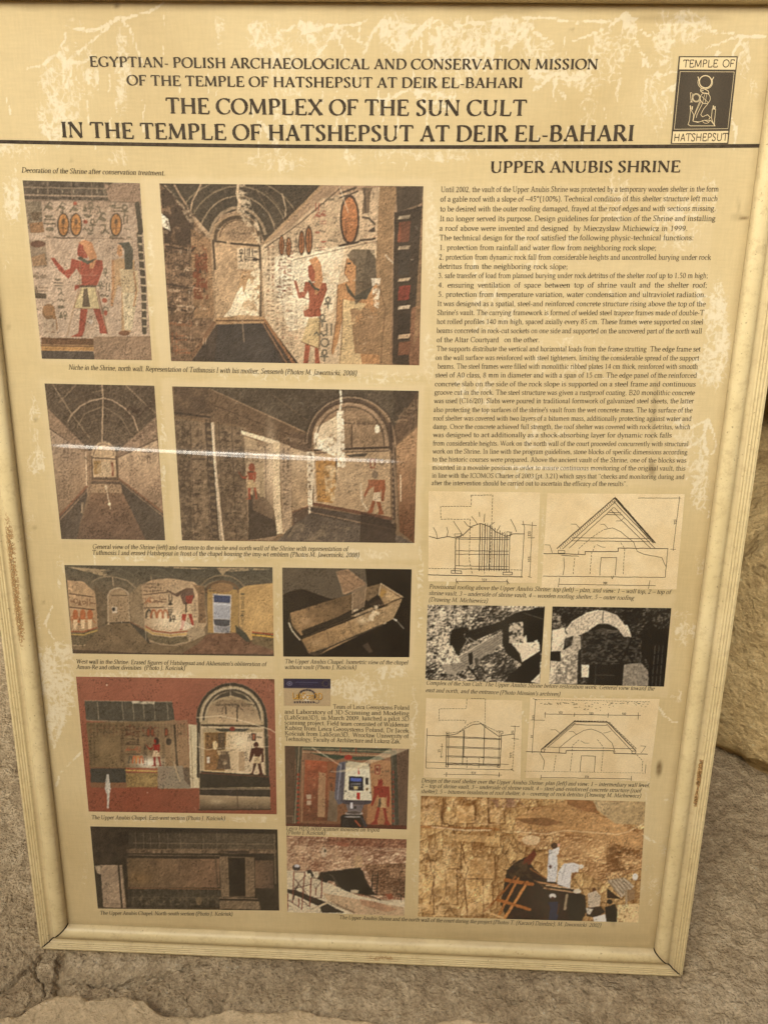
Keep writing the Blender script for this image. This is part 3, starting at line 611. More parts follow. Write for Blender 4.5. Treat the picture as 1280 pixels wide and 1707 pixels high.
# ------------------------------------------------------------------ lettering: a broad-pen serif alphabet
# l x0 y0 x1 y1 = straight stroke, h = hairline stroke, k = heavy stroke, c cx cy rx ry a0 a1 = arc, q x y ... = curve, s x y w = serif, d x y = dot
G = {
'A': (690, 'h 115 0 340 700|k 345 690 590 0|h 200 235 490 235|s 115 0 190|s 590 0 220'),
'B': (620, 'l 150 0 150 700|c 320 530 150 160 90 -90|h 150 688 330 688|h 150 368 330 368|c 340 190 190 178 90 -90|h 150 12 345 12|s 120 0 150|s 120 700 150'),
'C': (680, 'c 390 350 320 345 48 312|h 610 520 620 690|h 600 610 620 690|h 600 90 625 190'),
'D': (740, 'l 150 0 150 700|h 150 688 330 688|c 330 350 330 338 90 -90|h 150 12 330 12|s 120 0 150|s 120 700 150'),
'E': (600, 'l 150 0 150 700|h 150 686 500 686|h 150 360 400 360|h 150 14 520 14|h 500 700 510 570|h 520 0 545 150|h 400 290 400 430|s 120 0 150|s 120 700 150'),
'F': (560, 'l 150 0 150 700|h 150 686 500 686|h 150 350 400 350|h 500 700 510 570|h 400 280 400 420|s 150 0 220|s 120 700 150'),
'G': (740, 'c 390 350 320 345 48 300|h 610 520 620 690|l 600 60 600 300|s 600 300 200|h 600 80 540 20'),
'H': (760, 'l 150 0 150 700|l 610 0 610 700|h 150 360 610 360|s 150 0 210|s 150 700 210|s 610 0 210|s 610 700 210'),
'I': (330, 'l 165 0 165 700|s 165 0 220|s 165 700 220'),
'J': (360, 'l 190 700 190 60|q 190 60 170 -60 90 -120 30 -110|s 190 700 220'),
'K': (700, 'l 150 0 150 700|h 150 320 520 690|k 290 450 600 0|s 150 0 210|s 150 700 210|s 520 700 180|s 600 0 190'),
'L': (590, 'l 150 0 150 700|h 150 14 500 14|h 500 0 535 170|s 120 0 150|s 150 700 210'),
'M': (880, 'h 120 0 150 700|k 150 690 430 60|h 430 60 700 690|l 705 700 730 0|s 110 0 180|s 135 700 120|s 735 0 210|s 725 700 110'),
'N': (750, 'h 130 0 130 700|k 130 690 610 10|h 610 0 610 700|s 125 0 180|s 90 700 110|s 610 700 180'),
'O': (770, 'c 385 350 320 345 0 360'),
'P': (590, 'l 150 0 150 700|c 320 515 175 175 90 -90|h 150 688 325 688|h 190 340 325 340|s 150 0 220|s 120 700 150'),
'R': (650, 'l 150 0 150 700|c 310 520 165 168 90 -90|h 150 688 315 688|h 150 352 320 352|k 310 350 570 0|s 150 0 210|s 120 700 150|s 590 0 130'),
'S': (520, 'q 410 600 330 680 230 685 130 620 120 520 190 420 320 330 400 230 385 90 270 15 170 20 90 110|h 410 560 420 690|h 85 150 80 10'),
'T': (650, 'l 325 0 325 700|h 60 686 590 686|h 60 700 45 560|h 590 700 605 560|s 325 0 230'),
'U': (740, 'l 150 700 150 230|c 370 215 220 205 180 360|h 590 220 590 700|s 150 700 210|s 590 700 180'),
'V': (680, 'k 90 700 345 5|h 340 5 590 700|s 90 700 200|s 590 700 190'),
'W': (960, 'k 80 700 290 10|h 290 10 470 690|k 470 690 670 10|h 670 10 860 700|s 80 700 190|s 470 700 150|s 865 700 180'),
'X': (700, 'k 110 700 590 0|h 590 700 110 0|s 110 700 200|s 590 700 190|s 110 0 190|s 590 0 200'),
'Y': (640, 'k 80 700 325 330|h 325 330 560 700|l 325 0 325 340|s 80 700 190|s 560 700 180|s 325 0 220'),
'Z': (620, 'h 80 686 540 686|k 530 680 80 20|h 70 14 550 14|h 80 700 75 570|h 550 0 560 150'),
'a': (430, 'q 90 350 110 430 200 455 285 430 300 340|l 300 350 300 70|q 300 80 330 15 390 40|q 300 275 170 240 80 170 75 80 140 12 230 25 300 90'),
'b': (500, 'l 130 20 130 690|c 265 228 165 225 150 -150|h 55 655 130 690'),
'c': (430, 'c 250 228 180 225 55 310|d 365 355'),
'd': (500, 'l 370 690 370 0|c 235 228 170 225 30 330|h 290 655 370 690|h 370 10 440 30'),
'e': (440, 'c 240 228 175 225 5 318|h 70 255 410 255'),
'f': (310, 'q 310 640 270 690 200 670 155 590 150 460|l 150 500 150 0|h 45 445 280 445|s 155 0 180'),
'g': (480, 'c 220 305 140 145 0 360|c 235 -90 180 105 0 360|h 320 420 440 445|q 130 200 95 120 150 50 300 25'),
'h': (510, 'l 120 690 120 0|q 120 340 190 440 290 450 370 400 385 300|l 385 320 385 0|s 120 0 170|s 385 0 160|h 45 655 120 690'),
'i': (270, 'l 140 440 140 0|s 140 0 190|h 65 420 140 455|d 138 620'),
'j': (270, 'l 150 440 150 -120|q 150 -120 120 -200 60 -205 10 -180|h 75 420 150 455|d 150 620'),
'k': (500, 'l 120 690 120 0|h 120 210 370 430|k 220 290 440 0|s 120 0 170|s 440 0 150|s 380 444 150|h 45 655 120 690'),
'l': (270, 'l 140 690 140 0|s 140 0 190|h 65 655 140 690'),
'm': (780, 'l 120 440 120 0|q 120 330 190 440 270 450 350 400 375 300|l 375 320 375 0|q 375 330 450 440 530 450 610 400 635 300|l 635 320 635 0|s 120 0 170|s 375 0 150|s 640 0 160|h 45 420 120 455'),
'n': (510, 'l 120 440 120 0|q 120 330 190 440 290 450 370 400 385 300|l 385 320 385 0|s 120 0 170|s 385 0 160|h 45 420 120 455'),
'o': (490, 'c 245 228 180 225 0 360'),
'p': (500, 'l 120 440 120 -210|c 260 228 165 225 150 -150|s 120 -205 190|h 45 420 120 455'),
'q': (500, 'l 370 450 370 -210|c 235 228 170 225 30 330|s 370 -205 190'),
'r': (350, 'l 120 440 120 0|q 120 320 180 430 240 452 290 430|d 300 415|s 120 0 180|h 45 420 120 455'),
's': (380, 'q 300 370 240 445 160 448 90 400 90 330 150 270 250 215 310 160 300 70 220 12 140 15 75 90'),
't': (290, 'q 145 590 145 110 170 25 220 15 280 60|h 35 440 260 440'),
'u': (510, 'l 120 450 120 140|q 120 160 140 40 220 12 300 45 375 130|l 378 450 378 0|h 378 10 450 30|h 45 440 120 450|h 300 440 378 450'),
'v': (470, 'k 75 445 235 5|h 235 5 400 445|s 75 448 150|s 400 448 130'),
'w': (700, 'k 70 445 215 5|h 215 5 350 440|k 350 440 490 5|h 490 5 630 445|s 70 448 140|s 350 448 110|s 630 448 120'),
'x': (470, 'k 80 445 390 0|h 390 445 80 0|s 80 448 140|s 385 448 130|s 80 0 130|s 395 0 140'),
'y': (470, 'k 75 445 240 10|h 400 445 200 -150|q 200 -150 160 -210 80 -195|s 75 448 150|s 400 448 130'),
'z': (430, 'h 60 434 370 434|k 360 430 65 15|h 55 14 380 14|h 60 450 55 350|h 380 0 390 100'),
'0': (500, 'c 250 330 175 325 0 360'), '1': (500, 'l 260 0 260 660|s 260 0 230|h 150 590 260 660'),
'2': (500, 'q 90 520 130 630 240 655 350 600 370 490 300 330 190 190 75 30|k 70 35 420 35'),
'3': (500, 'q 100 560 160 640 260 650 350 580 340 450 220 370|q 220 370 350 340 400 230 360 80 240 12 130 20 70 80'),
'4': (500, 'l 335 0 335 660|h 330 650 50 210|h 50 195 450 195'), '5': (500, 'h 150 640 400 640|h 150 640 120 370|q 120 370 260 400 370 330 390 200 330 60 210 10 80 60|k 150 635 400 635'),
'6': (500, 'q 400 650 250 590 130 430 85 230|c 250 210 165 200 0 360'), '7': (500, 'k 90 635 430 635|h 430 640 210 0|h 90 640 70 530'),
'8': (500, 'c 250 490 135 160 0 360|c 250 165 170 160 0 360'), '9': (500, 'q 100 10 250 70 370 230 415 430|c 250 450 165 200 0 360'),
'.': (250, 'd 125 40'), ',': (250, 'd 125 40|h 150 40 100 -110'), ':': (270, 'd 135 40|d 135 400'), ';': (270, 'd 135 400|d 135 40|h 160 40 105 -110'),
'(': (330, 'q 280 720 150 560 110 260 150 -20 280 -190'), ')': (330, 'q 50 720 180 560 220 260 180 -20 50 -190'),
'-': (330, 'h 50 230 280 230'), '\u2013': (500, 'h 10 240 490 240'), "'": (180, 'l 95 700 90 490'), '\u2019': (250, 'd 125 640|h 150 640 100 500'),
'"': (400, 'l 120 700 115 490|l 280 700 275 490'), '\u201c': (440, 'd 110 560|h 85 570 140 690|d 310 560|h 285 570 340 690'), '\u201d': (440, 'd 110 640|h 135 630 80 510|d 310 640|h 335 630 280 510'),
'~': (540, 'q 40 200 140 280 270 230 400 180 500 270'), '\u00b0': (400, 'c 200 560 95 95 0 360'), '%': (820, 'c 200 500 120 160 0 360|c 610 150 120 160 0 360|h 620 670 190 -10'),
'/': (290, 'h 10 -30 280 690'), ' ': (250, ''),
}
G['\u015b'] = (380, G['s'][1] + '|l 170 540 270 680'); G['\u0142'] = (270, G['l'][1] + '|h 50 280 240 420'); G['\u0141'] = (590, G['L'][1] + '|h 40 270 330 430')
G['\u017b'] = (620, G['Z'][1] + '|d 310 800')
_cache = {}
def glyph(ch, bold, mono):
    key = (ch, bold, mono)
    if key in _cache: return _cache[key]
    adv, src = G.get(ch, G['o'])
    T, t_ = (150, 66) if bold else (98, 56)
    if mono: T = t_ = 92
    V, Fc = [], []
    def ribbon(pts, wf):
        pts = np.array(pts, float); tg = np.gradient(pts, axis=0); L = np.hypot(tg[:, 0], tg[:, 1]) + 1e-9; tg /= L[:, None]
        w = np.array([wf(math.atan2(a[1], a[0])) for a in tg]); nn = np.stack([-tg[:, 1], tg[:, 0]], 1)
        b0 = len(V)
        for p, n_, ww in zip(pts, nn, w): V.append(p + n_ * ww / 2); V.append(p - n_ * ww / 2)
        for i in range(len(pts) - 1): a = b0 + 2 * i; Fc.append((a, a + 2, a + 3, a + 1))
    pen = (lambda th: float(T)) if mono else (lambda th: math.hypot(T * math.sin(th - R(14)), t_ * 0.55))
    for tok in [s for s in src.split('|') if s]:
        k, *a = tok.split(); a = [float(x) for x in a]
        if k in 'lhk':
            wd = {'l': T, 'h': t_, 'k': T}[k]
            ribbon([(a[0], a[1]), (a[2], a[3])], lambda th: wd)
        elif k == 'c':
            n = max(6, int(abs(a[5] - a[4]) / 24))
            ribbon([(a[0] + a[2] * math.cos(R(a[4] + (a[5] - a[4]) * i / n)), a[1] + a[3] * math.sin(R(a[4] + (a[5] - a[4]) * i / n))) for i in range(n + 1)], pen)
        elif k == 'q':
            P = [np.array(a[i:i + 2]) for i in range(0, len(a), 2)]; P = [2 * P[0] - P[1]] + P + [2 * P[-1] - P[-2]]; out = []
            for i in range(1, len(P) - 2):
                for u in (0, 1 / 3, 2 / 3):
                    out.append(0.5 * ((2 * P[i]) + (P[i + 1] - P[i - 1]) * u + (2 * P[i - 1] - 5 * P[i] + 4 * P[i + 1] - P[i + 2]) * u * u + (-P[i - 1] + 3 * P[i] - 3 * P[i + 1] + P[i + 2]) * u ** 3))
            out.append(P[-2]); ribbon(out, pen)
        elif k == 's' and not mono:
            h = t_ * 0.7; up = h if a[1] < 100 else -h
            b0 = len(V)
            V += [np.array(p) for p in ((a[0] - a[2] / 2, a[1]), (a[0] + a[2] / 2, a[1]), (a[0] + a[2] / 2 - 8, a[1] + up), (a[0] - a[2] / 2 + 8, a[1] + up))]
            Fc.append((b0, b0 + 1, b0 + 2, b0 + 3) if up > 0 else (b0 + 1, b0, b0 + 3, b0 + 2))
            b0 = len(V)
            V += [np.array(p) for p in ((a[0] - a[2] * .3, a[1] + up), (a[0] + a[2] * .3, a[1] + up), (a[0] + T * .45, a[1] + 2.4 * up), (a[0] - T * .45, a[1] + 2.4 * up))]
            Fc.append((b0, b0 + 1, b0 + 2, b0 + 3) if up > 0 else (b0 + 1, b0, b0 + 3, b0 + 2))
        elif k == 'd':
            r = T * 0.58; b0 = len(V)
            V += [np.array((a[0] + r * math.cos(q_), a[1] + r * math.sin(q_))) for q_ in [math.pi / 3 * i for i in range(6)]]
            Fc += [(b0, b0 + 1, b0 + 2, b0 + 3), (b0, b0 + 3, b0 + 4, b0 + 5)]
    if mono: adv = adv * 0.94
    r = (adv, np.array(V).reshape(-1, 2), np.array(Fc, int).reshape(-1, 4)); _cache[key] = r
    return r
tri_count = 0
def text(name, s, p0, p1, cap, bold=False, italic=0.0, mono=False, mat=None, mid=None, z=ZP + 0.0001, parent=None, just=True, wgt=1.0):
    """one printed line; p0, p1 = baseline ends measured in the photograph, cap = capital height there"""
    x0, y0 = plane_pt(*p0, ZS); x1, y1 = plane_pt(*p1, ZS)
    um, vm = plane_pt(p0[0], p0[1] - cap, ZS); sc_ = math.hypot(um - x0, vm - y0) / 700
    L = math.hypot(x1 - x0, y1 - y0)
    nat = sum(glyph(c, bold, mono)[0] for c in s) * sc_
    ns = s.count(' ')
    fx = L / nat
    if just and ns and fx > 1.04:
        k = min(fx, 1.04); extra = (L - nat * k) / ns
        fx = k
    else: extra = 0.0
    sag = 0.0
    if mid is not None:
        xm, ym = plane_pt(*mid, ZS); tt = (xm - x0) / (x1 - x0); sag = (ym - (y0 + tt * (y1 - y0))) / (4 * tt * (1 - tt))
    V, Fc, n0, x = [], [], 0, 0.0
    for i, c in enumerate(s):
        adv, gv, gf = glyph(c, bold, mono)
        if len(gv):
            v = gv.copy(); v[:, 0] += italic * v[:, 1]; v = v * sc_; v[:, 0] = v[:, 0] * fx + x
            V.append(v); Fc.append(gf + n0); n0 += len(v)
        x += adv * sc_ * fx + (extra if c == ' ' else 0)
    V = np.concatenate(V); Fc = np.concatenate(Fc)
    d = np.array([x1 - x0, y1 - y0]) / L
    u = V[:, 0] / L; by = 4 * sag * u * (1 - u)
    X_ = x0 + d[0] * V[:, 0] - d[1] * V[:, 1]; Y_ = y0 + d[1] * V[:, 0] + d[0] * V[:, 1] + by
    # each stroke a hair above the one before so that none coincide
    zz = np.zeros(len(V)); fid = np.repeat(np.arange(len(Fc)), 4); zz[Fc.ravel()] = (fid % 37) * 1.2e-6
    o = link_mesh(name, loc(np.stack([X_, Y_, z + zz], -1)), Fc, mat or MAT_INK, parent or sheet)
    return o
sheet_t = sheet
IT = 0.24
text('title_line', 'EGYPTIAN- POLISH ARCHAEOLOGICAL AND CONSERVATION MISSION', (150, 111), (996.5, 115.5), 17.0, True, just=False, mid=(640, 115.3), mat=MAT_HEAD)
text('title_line', 'OF THE TEMPLE OF HATSHEPSUT AT DEIR EL-BAHARI', (212, 142), (871.5, 146.5), 17.0, True, just=False, mid=(640, 146.3), mat=MAT_HEAD)
text('title_line', 'THE COMPLEX OF THE SUN CULT', (277, 189), (877.5, 193), 26, True, just=False, mid=(640, 192.5), mat=MAT_HEAD)
text('title_line', 'IN THE TEMPLE OF HATSHEPSUT AT DEIR EL-BAHARI', (102.5, 229), (1056.5, 235), 26, True, just=False, mid=(640, 235.5), mat=MAT_HEAD)
text('title_line', 'UPPER ANUBIS SHRINE', (816, 288), (1133.5, 287), 19, True, just=False, mat=MAT_HEAD)
CAPS = [('Decoration of the Shrine after conservation treatment.', (36.5, 287.5), (275.5, 292.5), 8.6),
 ('Niche in the Shrine, north wall. Representation of Tuthmosis I with his mother, Senseneb (Photos M. Jawornicki, 2008)', (115, 616), (594.7, 626), 8.6),
 ('General view of the Shrine (left) and entrance to the niche and north wall of the Shrine with representation of', (154.7, 914.6), (579.8, 918.6), 7.8),
 ('Tuthmosis I and erased Hatshepsut in front of the chapel housing the imy-wt emblem (Photos M. Jawornicki, 2008)', (154, 924.6), (598.8, 928.8), 7.8),
 ("West wall in the Shrine. Erased figures of Hatshepsut and Akhenaten's obliteration of", (127.5, 1105.6), (444, 1110.4), 7.2),
 ('Amun-Re and other divinities  (Photo J. Ko\u015bciuk)', (127.8, 1115), (309, 1117), 7.2),
 ('The Upper Anubis Chapel. Isometric view of the chapel', (474.6, 1105.6), (679.8, 1107.6), 7.2),
 ('without vault (Photo J. Ko\u015bciuk)', (474.6, 1115.2), (594, 1115.6), 7.2),
 ('The Upper Anubis Chapel. East-west section (Photo J. Ko\u015bciuk)', (152.9, 1365.4), (375.5, 1367.2), 6.8),
 ('Leica HDS 6000 scanner mounted on tripod', (476.6, 1383.4), (632.5, 1386.2), 6.6),
 ('(Photo J. Ko\u015bciuk)', (477.5, 1390.4), (542.5, 1391.4), 6.6),
 ('The Upper Anubis Chapel. North-south section (Photo J. Ko\u015bciuk)', (167, 1524.6), (388.2, 1526.4), 6.4),
 ('The Upper Anubis Shrine and the north wall of the court during the project (Photos T. (Kaczor) Dziedzic), M. Jawornicki  2002)', (565, 1531.9), (1000.9, 1545.4), 6.6),
 ('Provisional roofing above the Upper Anubis Shrine: top (left) \u2013 plan, and view: 1 \u2013 wall top, 2 \u2013 top of', (714.7, 981), (1116.8, 990.2), 7.4),
 ('shrine vault, 3 \u2013 underside of shrine vault, 4 \u2013 wooden roofing shelter, 5 \u2013 outer roofing', (714.4, 991.6), (1055.7, 1000), 7.4),
 ('(Drawing M. Michiewicz)', (714, 1002.4), (812.5, 1004.8), 7.4),
 ('Complex of the Sun Cult. The Upper Anubis Shrine before restoration work. General view toward the', (709.8, 1141.2), (1089.6, 1151), 7.0),
 ("east and north, and the entrance (Photo Mission's archives)", (709, 1153.4), (932.9, 1160.2), 7.0),
 ('Design of the roof shelter over the Upper Anubis Shrine: plan (left) and view: 1 \u2013 intermediary wall level,', (701.8, 1304), (1082.4, 1312), 6.8),
 ('2 \u2013 top of shrine vault, 3 \u2013 underside of shrine vault, 4 \u2013 steel-and-reinforced concrete structure (roof', (701.2, 1312.8), (1067.3, 1321), 6.8),
 ('shelter), 5 \u2013 bitumen insulation of roof shelter, 6 \u2013 covering of rock detritus (Drawing M. Michiewicz)', (701, 1322), (1067.3, 1329.6), 6.8)]
for s_, a_, b_, c_ in CAPS: text('caption_line', s_, a_, b_, c_, italic=IT, mat=MAT_INK2)
for s_, a_, b_ in [('Team of Leica Geosystems Poland', (555.2, 1181.2), (682.4, 1183)), ('and Laboratory of 3D Scanning and Modeling', (474.6, 1189.4), (682.2, 1192.4)),
 ('(LabScan3D), in March 2009, lunched a pilot 3D', (474.4, 1198.8), (682, 1201.6)), ('scanning project. Field team consisted of Waldemar', (474.6, 1207.6), (681.5, 1211.4)),
 ('Kubisz from Leica Geosystems Poland, Dr Jacek', (474.8, 1216.6), (681.3, 1221.3)), ('Ko\u015bciuk from LabScan3D,  Wroc\u0142aw University of', (474.8, 1225.6), (681, 1230.4)),
 ('Technology, Faculty of Architecture and \u0141ukasz \u017bak.', (475.4, 1234.8), (668, 1239.2))]: text('text_line', s_, a_, b_, 7.3, mat=MAT_INK2)
A_ = lambda x, y: (700 + x / 2.207, 260 + y / 2.207)
B_ = lambda x, y: (700 + x / 2.56, 550 + y / 2.56)
BODY = [(A_, 'Until 2002, the vault of the Upper Anubis Shrine was protected by a temporary wooden shelter in the form', 76, 133, 1097, 131),
 (A_, 'of a gable roof with a slope of ~45\u00b0(100%). Technical condition of this shelter structure left much', 74, 168, 1093, 166),
 (A_, 'to be desired with the outer roofing damaged, frayed at the roof edges and with sections missing.', 73, 204, 1087, 202),
 (A_, 'It no longer served its purpose. Design guidelines for protection of the Shrine and installing', 72, 240, 1085, 239),
 (A_, 'a roof above were invented and designed  by Mieczys\u0142aw Michiewicz in 1999.', 71, 275, 983, 276),
 (A_, 'The technical design for the roof satisfied the following physic-technical functions:', 70, 310, 1005, 310),
 (A_, '1. protection from rainfall and water flow from neighboring rock slope;', 70, 346, 868, 347),
 (A_, '2. protection from dynamic rock fall from considerable heights and uncontrolled burying under rock', 69, 381, 1068, 382),
 (A_, 'detritus from the neighboring rock slope;', 67, 415, 543, 416),
 (A_, '3. safe transfer of load from planned burying under rock detritus of the shelter roof up to 1.50 m high;', 66, 449, 1058, 449),
 (A_, '4. ensuring ventilation of space between top of shrine vault and the shelter roof;', 66, 484, 1055, 484),
 (A_, '5. protection from temperature variation, water condensation and ultraviolet radiation.', 65, 518, 1050, 519),
 (A_, 'It was designed as a spatial, steel-and reinforced concrete structure rising above the top of the', 63, 552, 1048, 553),
 (A_, "Shrine's vault. The carrying framework is formed of welded steel trapeze frames made of double-T", 62, 585, 1043, 586),
 (A_, 'hot rolled profiles 140 mm high, spaced axially every 85 cm. These frames were supported on steel', 61, 618, 1040, 619),
 (A_, 'beams concreted in rock-cut sockets on one side and supported on the uncovered part of the north wall', 60, 651, 1035, 653),
 (B_, 'of the Altar Courtyard   on the other.', 70, 52, 510, 52),
 (B_, 'The supports distribute the vertical and horizontal loads from the frame strutting  The edge frame set', 70, 90, 1194, 92),
 (B_, 'on the wall surface was reinforced with steel tighteners, limiting the considerable spread of the support', 66, 128, 1188, 130),
 (B_, 'beams. The steel frames were filled with monolithic ribbed plates 14 cm thick, reinforced with smooth', 74, 165, 1183, 166),
 (B_, 'steel of A0 class, 8 mm in diameter and with a span of 15 cm. The edge panel of the reinforced', 64, 202, 1179, 204),
 (B_, 'concrete slab on the side of the rock slope is supported on a steel frame and continuous', 62, 240, 1174, 241),
 (B_, 'groove cut in the rock. The steel structure was given a rustproof coating. B20 monolithic concrete', 61, 276, 1170, 278),
 (B_, 'was used (C16/20). Slabs were poured in traditional formwork of galvanized steel sheets, the latter', 59, 312, 1166, 313),
 (B_, "also protecting the top surfaces of the shrine's vault from the wet concrete mass. The top surface of the", 57, 350, 1160, 352),
 (B_, 'roof shelter was covered with two layers of a bitumen mass, additionally protecting against water and', 56, 386, 1156, 388),
 (B_, 'damp. Once the concrete achieved full strength, the roof shelter was covered with rock detritus, which', 55, 422, 1151, 423),
 (B_, 'was designed to act additionally as a shock-absorbing layer for dynamic rock falls', 55, 457, 1072, 459),
 (B_, 'from considerable heights. Work on the north wall of the court proceeded concurrently with structural', 54, 493, 1143, 496),
 (B_, 'work on the Shrine. In line with the program guidelines, stone blocks of specific dimensions according', 53, 527, 1139, 531),
 (B_, 'to the historic courses were prepared. Above the ancient vault of the Shrine, one of the blocks was', 52, 561, 1134, 566),
 (B_, 'mounted in a movable position in order to assure continuous monitoring of the original vault, this', 51, 596, 1130, 600),
 (B_, 'in line with the ICOMOS Charter of 2003 (pt. 3.21) which says that \u201cchecks and monitoring during and', 50, 630, 1126, 636),
 (B_, 'after the intervention should be carried out to ascertain the efficacy of the results\u201d.', 48, 662, 884, 666)]
for i, (fn, s_, xa, ya, xb, yb) in enumerate(BODY):
    text('text_line', s_, fn(xa, ya), fn(xb, yb), 9.3 - 1.3 * i / 33, mat=MAT_INK2)
# the heavy rule under the title
def strip(name, pts, w0, mat, z=ZP, parent=None, w1=None):
    P = np.array([plane_pt(x, y, ZS) for x, y in pts]); tg = np.gradient(P, axis=0); tg /= np.hypot(tg[:, 0], tg[:, 1])[:, None]; nn = np.stack([-tg[:, 1], tg[:, 0]], 1)
    V = np.concatenate([P + nn * w0 / 2, P - nn * w0 / 2]); n = len(P); f = [(i, n + i, n + i + 1, i + 1) for i in range(n - 1)]
    return link_mesh(name, loc(np.column_stack([V, np.full(len(V), z)])), f, mat, parent or sheet)
strip('title_rule', [(-12, 235.5), (0, 236), (160, 239.3), (320, 242), (480, 244), (640, 245), (800, 245), (960, 244.5), (1120, 244), (1267, 243)], 0.0042, MAT_HEAD)

# ------------------------------------------------------------------ printed pictures, drawn on vertex grids
class Pic:
    """quad = picture corners (TL TR BR BL) in crop coordinates; zo, zs = origin and scale of that crop in the photograph"""
    def __init__(s, name, zo, zs, quad, cell=1.02, bgc=(60, 48, 36)):
        s.name, s.zo, s.zs, s.q = name, zo, zs, quad
        Lx = (math.dist(quad[0], quad[1]) + math.dist(quad[3], quad[2])) / 2 / zs; Ly = (math.dist(quad[0], quad[3]) + math.dist(quad[1], quad[2])) / 2 / zs
        s.w, s.h = int(Lx / cell), int(Ly / cell)
        s.H = homog(quad, [(0, 0), (s.w, 0), (s.w, s.h), (0, s.h)]); s.k = s.w / Lx / zs
        s.c = np.zeros((s.h, s.w, 3)) + np.array(bgc, float)
        s.yy, s.xx = np.mgrid[0:s.h, 0:s.w] + 0.5; s.rr = random.Random(sum(map(ord, name)) + int(quad[1][0]))
        s.sd = int(zo[0] + zo[1])
    def T(s, p):
        p = np.asarray(p, float).reshape(-1, 2); q = np.column_stack([p, np.ones(len(p))]) @ s.H.T
        return q[:, :2] / q[:, 2:]
    def _blend(s, sl, m, col):
        col = np.asarray(col, float); s.c[sl] = s.c[sl] * (1 - m[..., None]) + col * m[..., None]
    def cov(s, P, ss=3):
        x0, y0 = np.floor(P.min(0)).astype(int) - 1; x1, y1 = np.ceil(P.max(0)).astype(int) + 1
        x0, y0 = max(x0, 0), max(y0, 0); x1, y1 = min(x1, s.w), min(y1, s.h)
        if x1 <= x0 or y1 <= y0: return None, None
        gy_, gx_ = np.mgrid[y0 * ss:y1 * ss, x0 * ss:x1 * ss]; gx_ = (gx_ + .5) / ss; gy_ = (gy_ + .5) / ss
        ins = np.zeros(gx_.shape, bool); n = len(P)
        for i in range(n):
            (ax, ay), (bx, by) = P[i], P[(i + 1) % n]
            if ay == by: continue
            c = (gy_ >= min(ay, by)) & (gy_ < max(ay, by)); ins ^= c & (gx_ < ax + (gy_ - ay) * (bx - ax) / (by - ay))
        m = ins.reshape(y1 - y0, ss, x1 - x0, ss).mean((1, 3)); return (slice(y0, y1), slice(x0, x1)), m
    def poly(s, pts, col, a=1.0, tex=0.0, ts=8.0, asp=1.0):
        sl, m = s.cov(s.T(pts))
        if sl is None: return s
        if tex:
            n_ = (fbm(s.xx[sl] / ts, s.yy[sl] / ts * asp, 4, s.sd, 0.65) - 0.5) * 2; col = np.asarray(col, float) * (1 + tex * n_)[..., None]
        s._blend(sl, m * a, col); return s
    def grad(s, pts, c0, c1, p0, p1, a=1.0, tex=0.0, ts=8.0, asp=1.0):
        sl, m = s.cov(s.T(pts)); 
        if sl is None: return s
        A, B = s.T([p0, p1]); d = B - A; t_ = np.clip(((s.xx[sl] - A[0]) * d[0] + (s.yy[sl] - A[1]) * d[1]) / (d @ d), 0, 1)[..., None]
        col = np.asarray(c0, float) * (1 - t_) + np.asarray(c1, float) * t_
        if tex: col = col * (1 + tex * 2 * (fbm(s.xx[sl] / ts, s.yy[sl] / ts * asp, 4, s.sd, 0.65) - 0.5))[..., None]
        s._blend(sl, m * a, col); return s
    def line(s, pts, w, col, a=1.0, close=False):
        P = s.T(pts); r = max(w * s.k / 2, 0.28); f = min(1.0, w * s.k / 2 / 0.28)
        if close: P = np.vstack([P, P[:1]])
        x0, y0 = np.floor(P.min(0) - r - 1).astype(int); x1, y1 = np.ceil(P.max(0) + r + 1).astype(int)
        x0, y0 = max(x0, 0), max(y0, 0); x1, y1 = min(x1, s.w), min(y1, s.h)
        if x1 <= x0 or y1 <= y0: return s
        sl = (slice(y0, y1), slice(x0, x1)); d = polyline_dist(s.xx[sl], s.yy[sl], [tuple(p) for p in P])
        s._blend(sl, np.clip(r + 0.5 - d, 0, 1) * a * f, col); return s
    def ell(s, cx, cy, rx, ry, col, a=1.0, rot=0, a0=0, a1=360):
        n = 20; p = []
        for i in range(n + 1):
            t_ = R(a0 + (a1 - a0) * i / n); u, v = rx * math.cos(t_), ry * math.sin(t_); p.append((cx + u * math.cos(R(rot)) - v * math.sin(R(rot)), cy + u * math.sin(R(rot)) + v * math.cos(R(rot))))
        return s.poly(p, col, a)
    def arc(s, cx, cy, rx, ry, a0, a1, w, col, a=1.0, n=22):
        return s.line([(cx + rx * math.cos(R(a0 + (a1 - a0) * i / n)), cy - ry * math.sin(R(a0 + (a1 - a0) * i / n))) for i in range(n + 1)], w, col, a)
    def glow(s, cx, cy, rx, ry, col, a):
        (X0, Y0), (X1, _), (_, Y1) = s.T([(cx, cy), (cx + rx, cy), (cx, cy + ry)]); d = np.hypot((s.xx - X0) / abs(X1 - X0), (s.yy - Y0) / abs(Y1 - Y0))
        s._blend((slice(None), slice(None)), a * np.exp(-d * d * 1.6), col); return s
    def cloud(s, pts, col, a, ts=6.0, th=0.5, sh=0.12, asp=1.0, seed=0, feather=0):
        """ragged stain: noise thresholded inside an outline"""
        sl, m = s.cov(s.T(pts))
        if sl is None: return s
        n_ = fbm(s.xx[sl] / ts, s.yy[sl] / ts * asp, 5, s.sd + seed, 0.68); s._blend(sl, m * a * smooth(th - sh, th + sh, n_), col); return s
    def grain(s, amp, ts=2.0, asp=1.0, seed=3):
        n_ = (fbm(s.xx / ts, s.yy / ts * asp, 3, s.sd + seed, 0.7) - 0.5) * 2; s.c *= (1 + amp * n_)[..., None]; return s
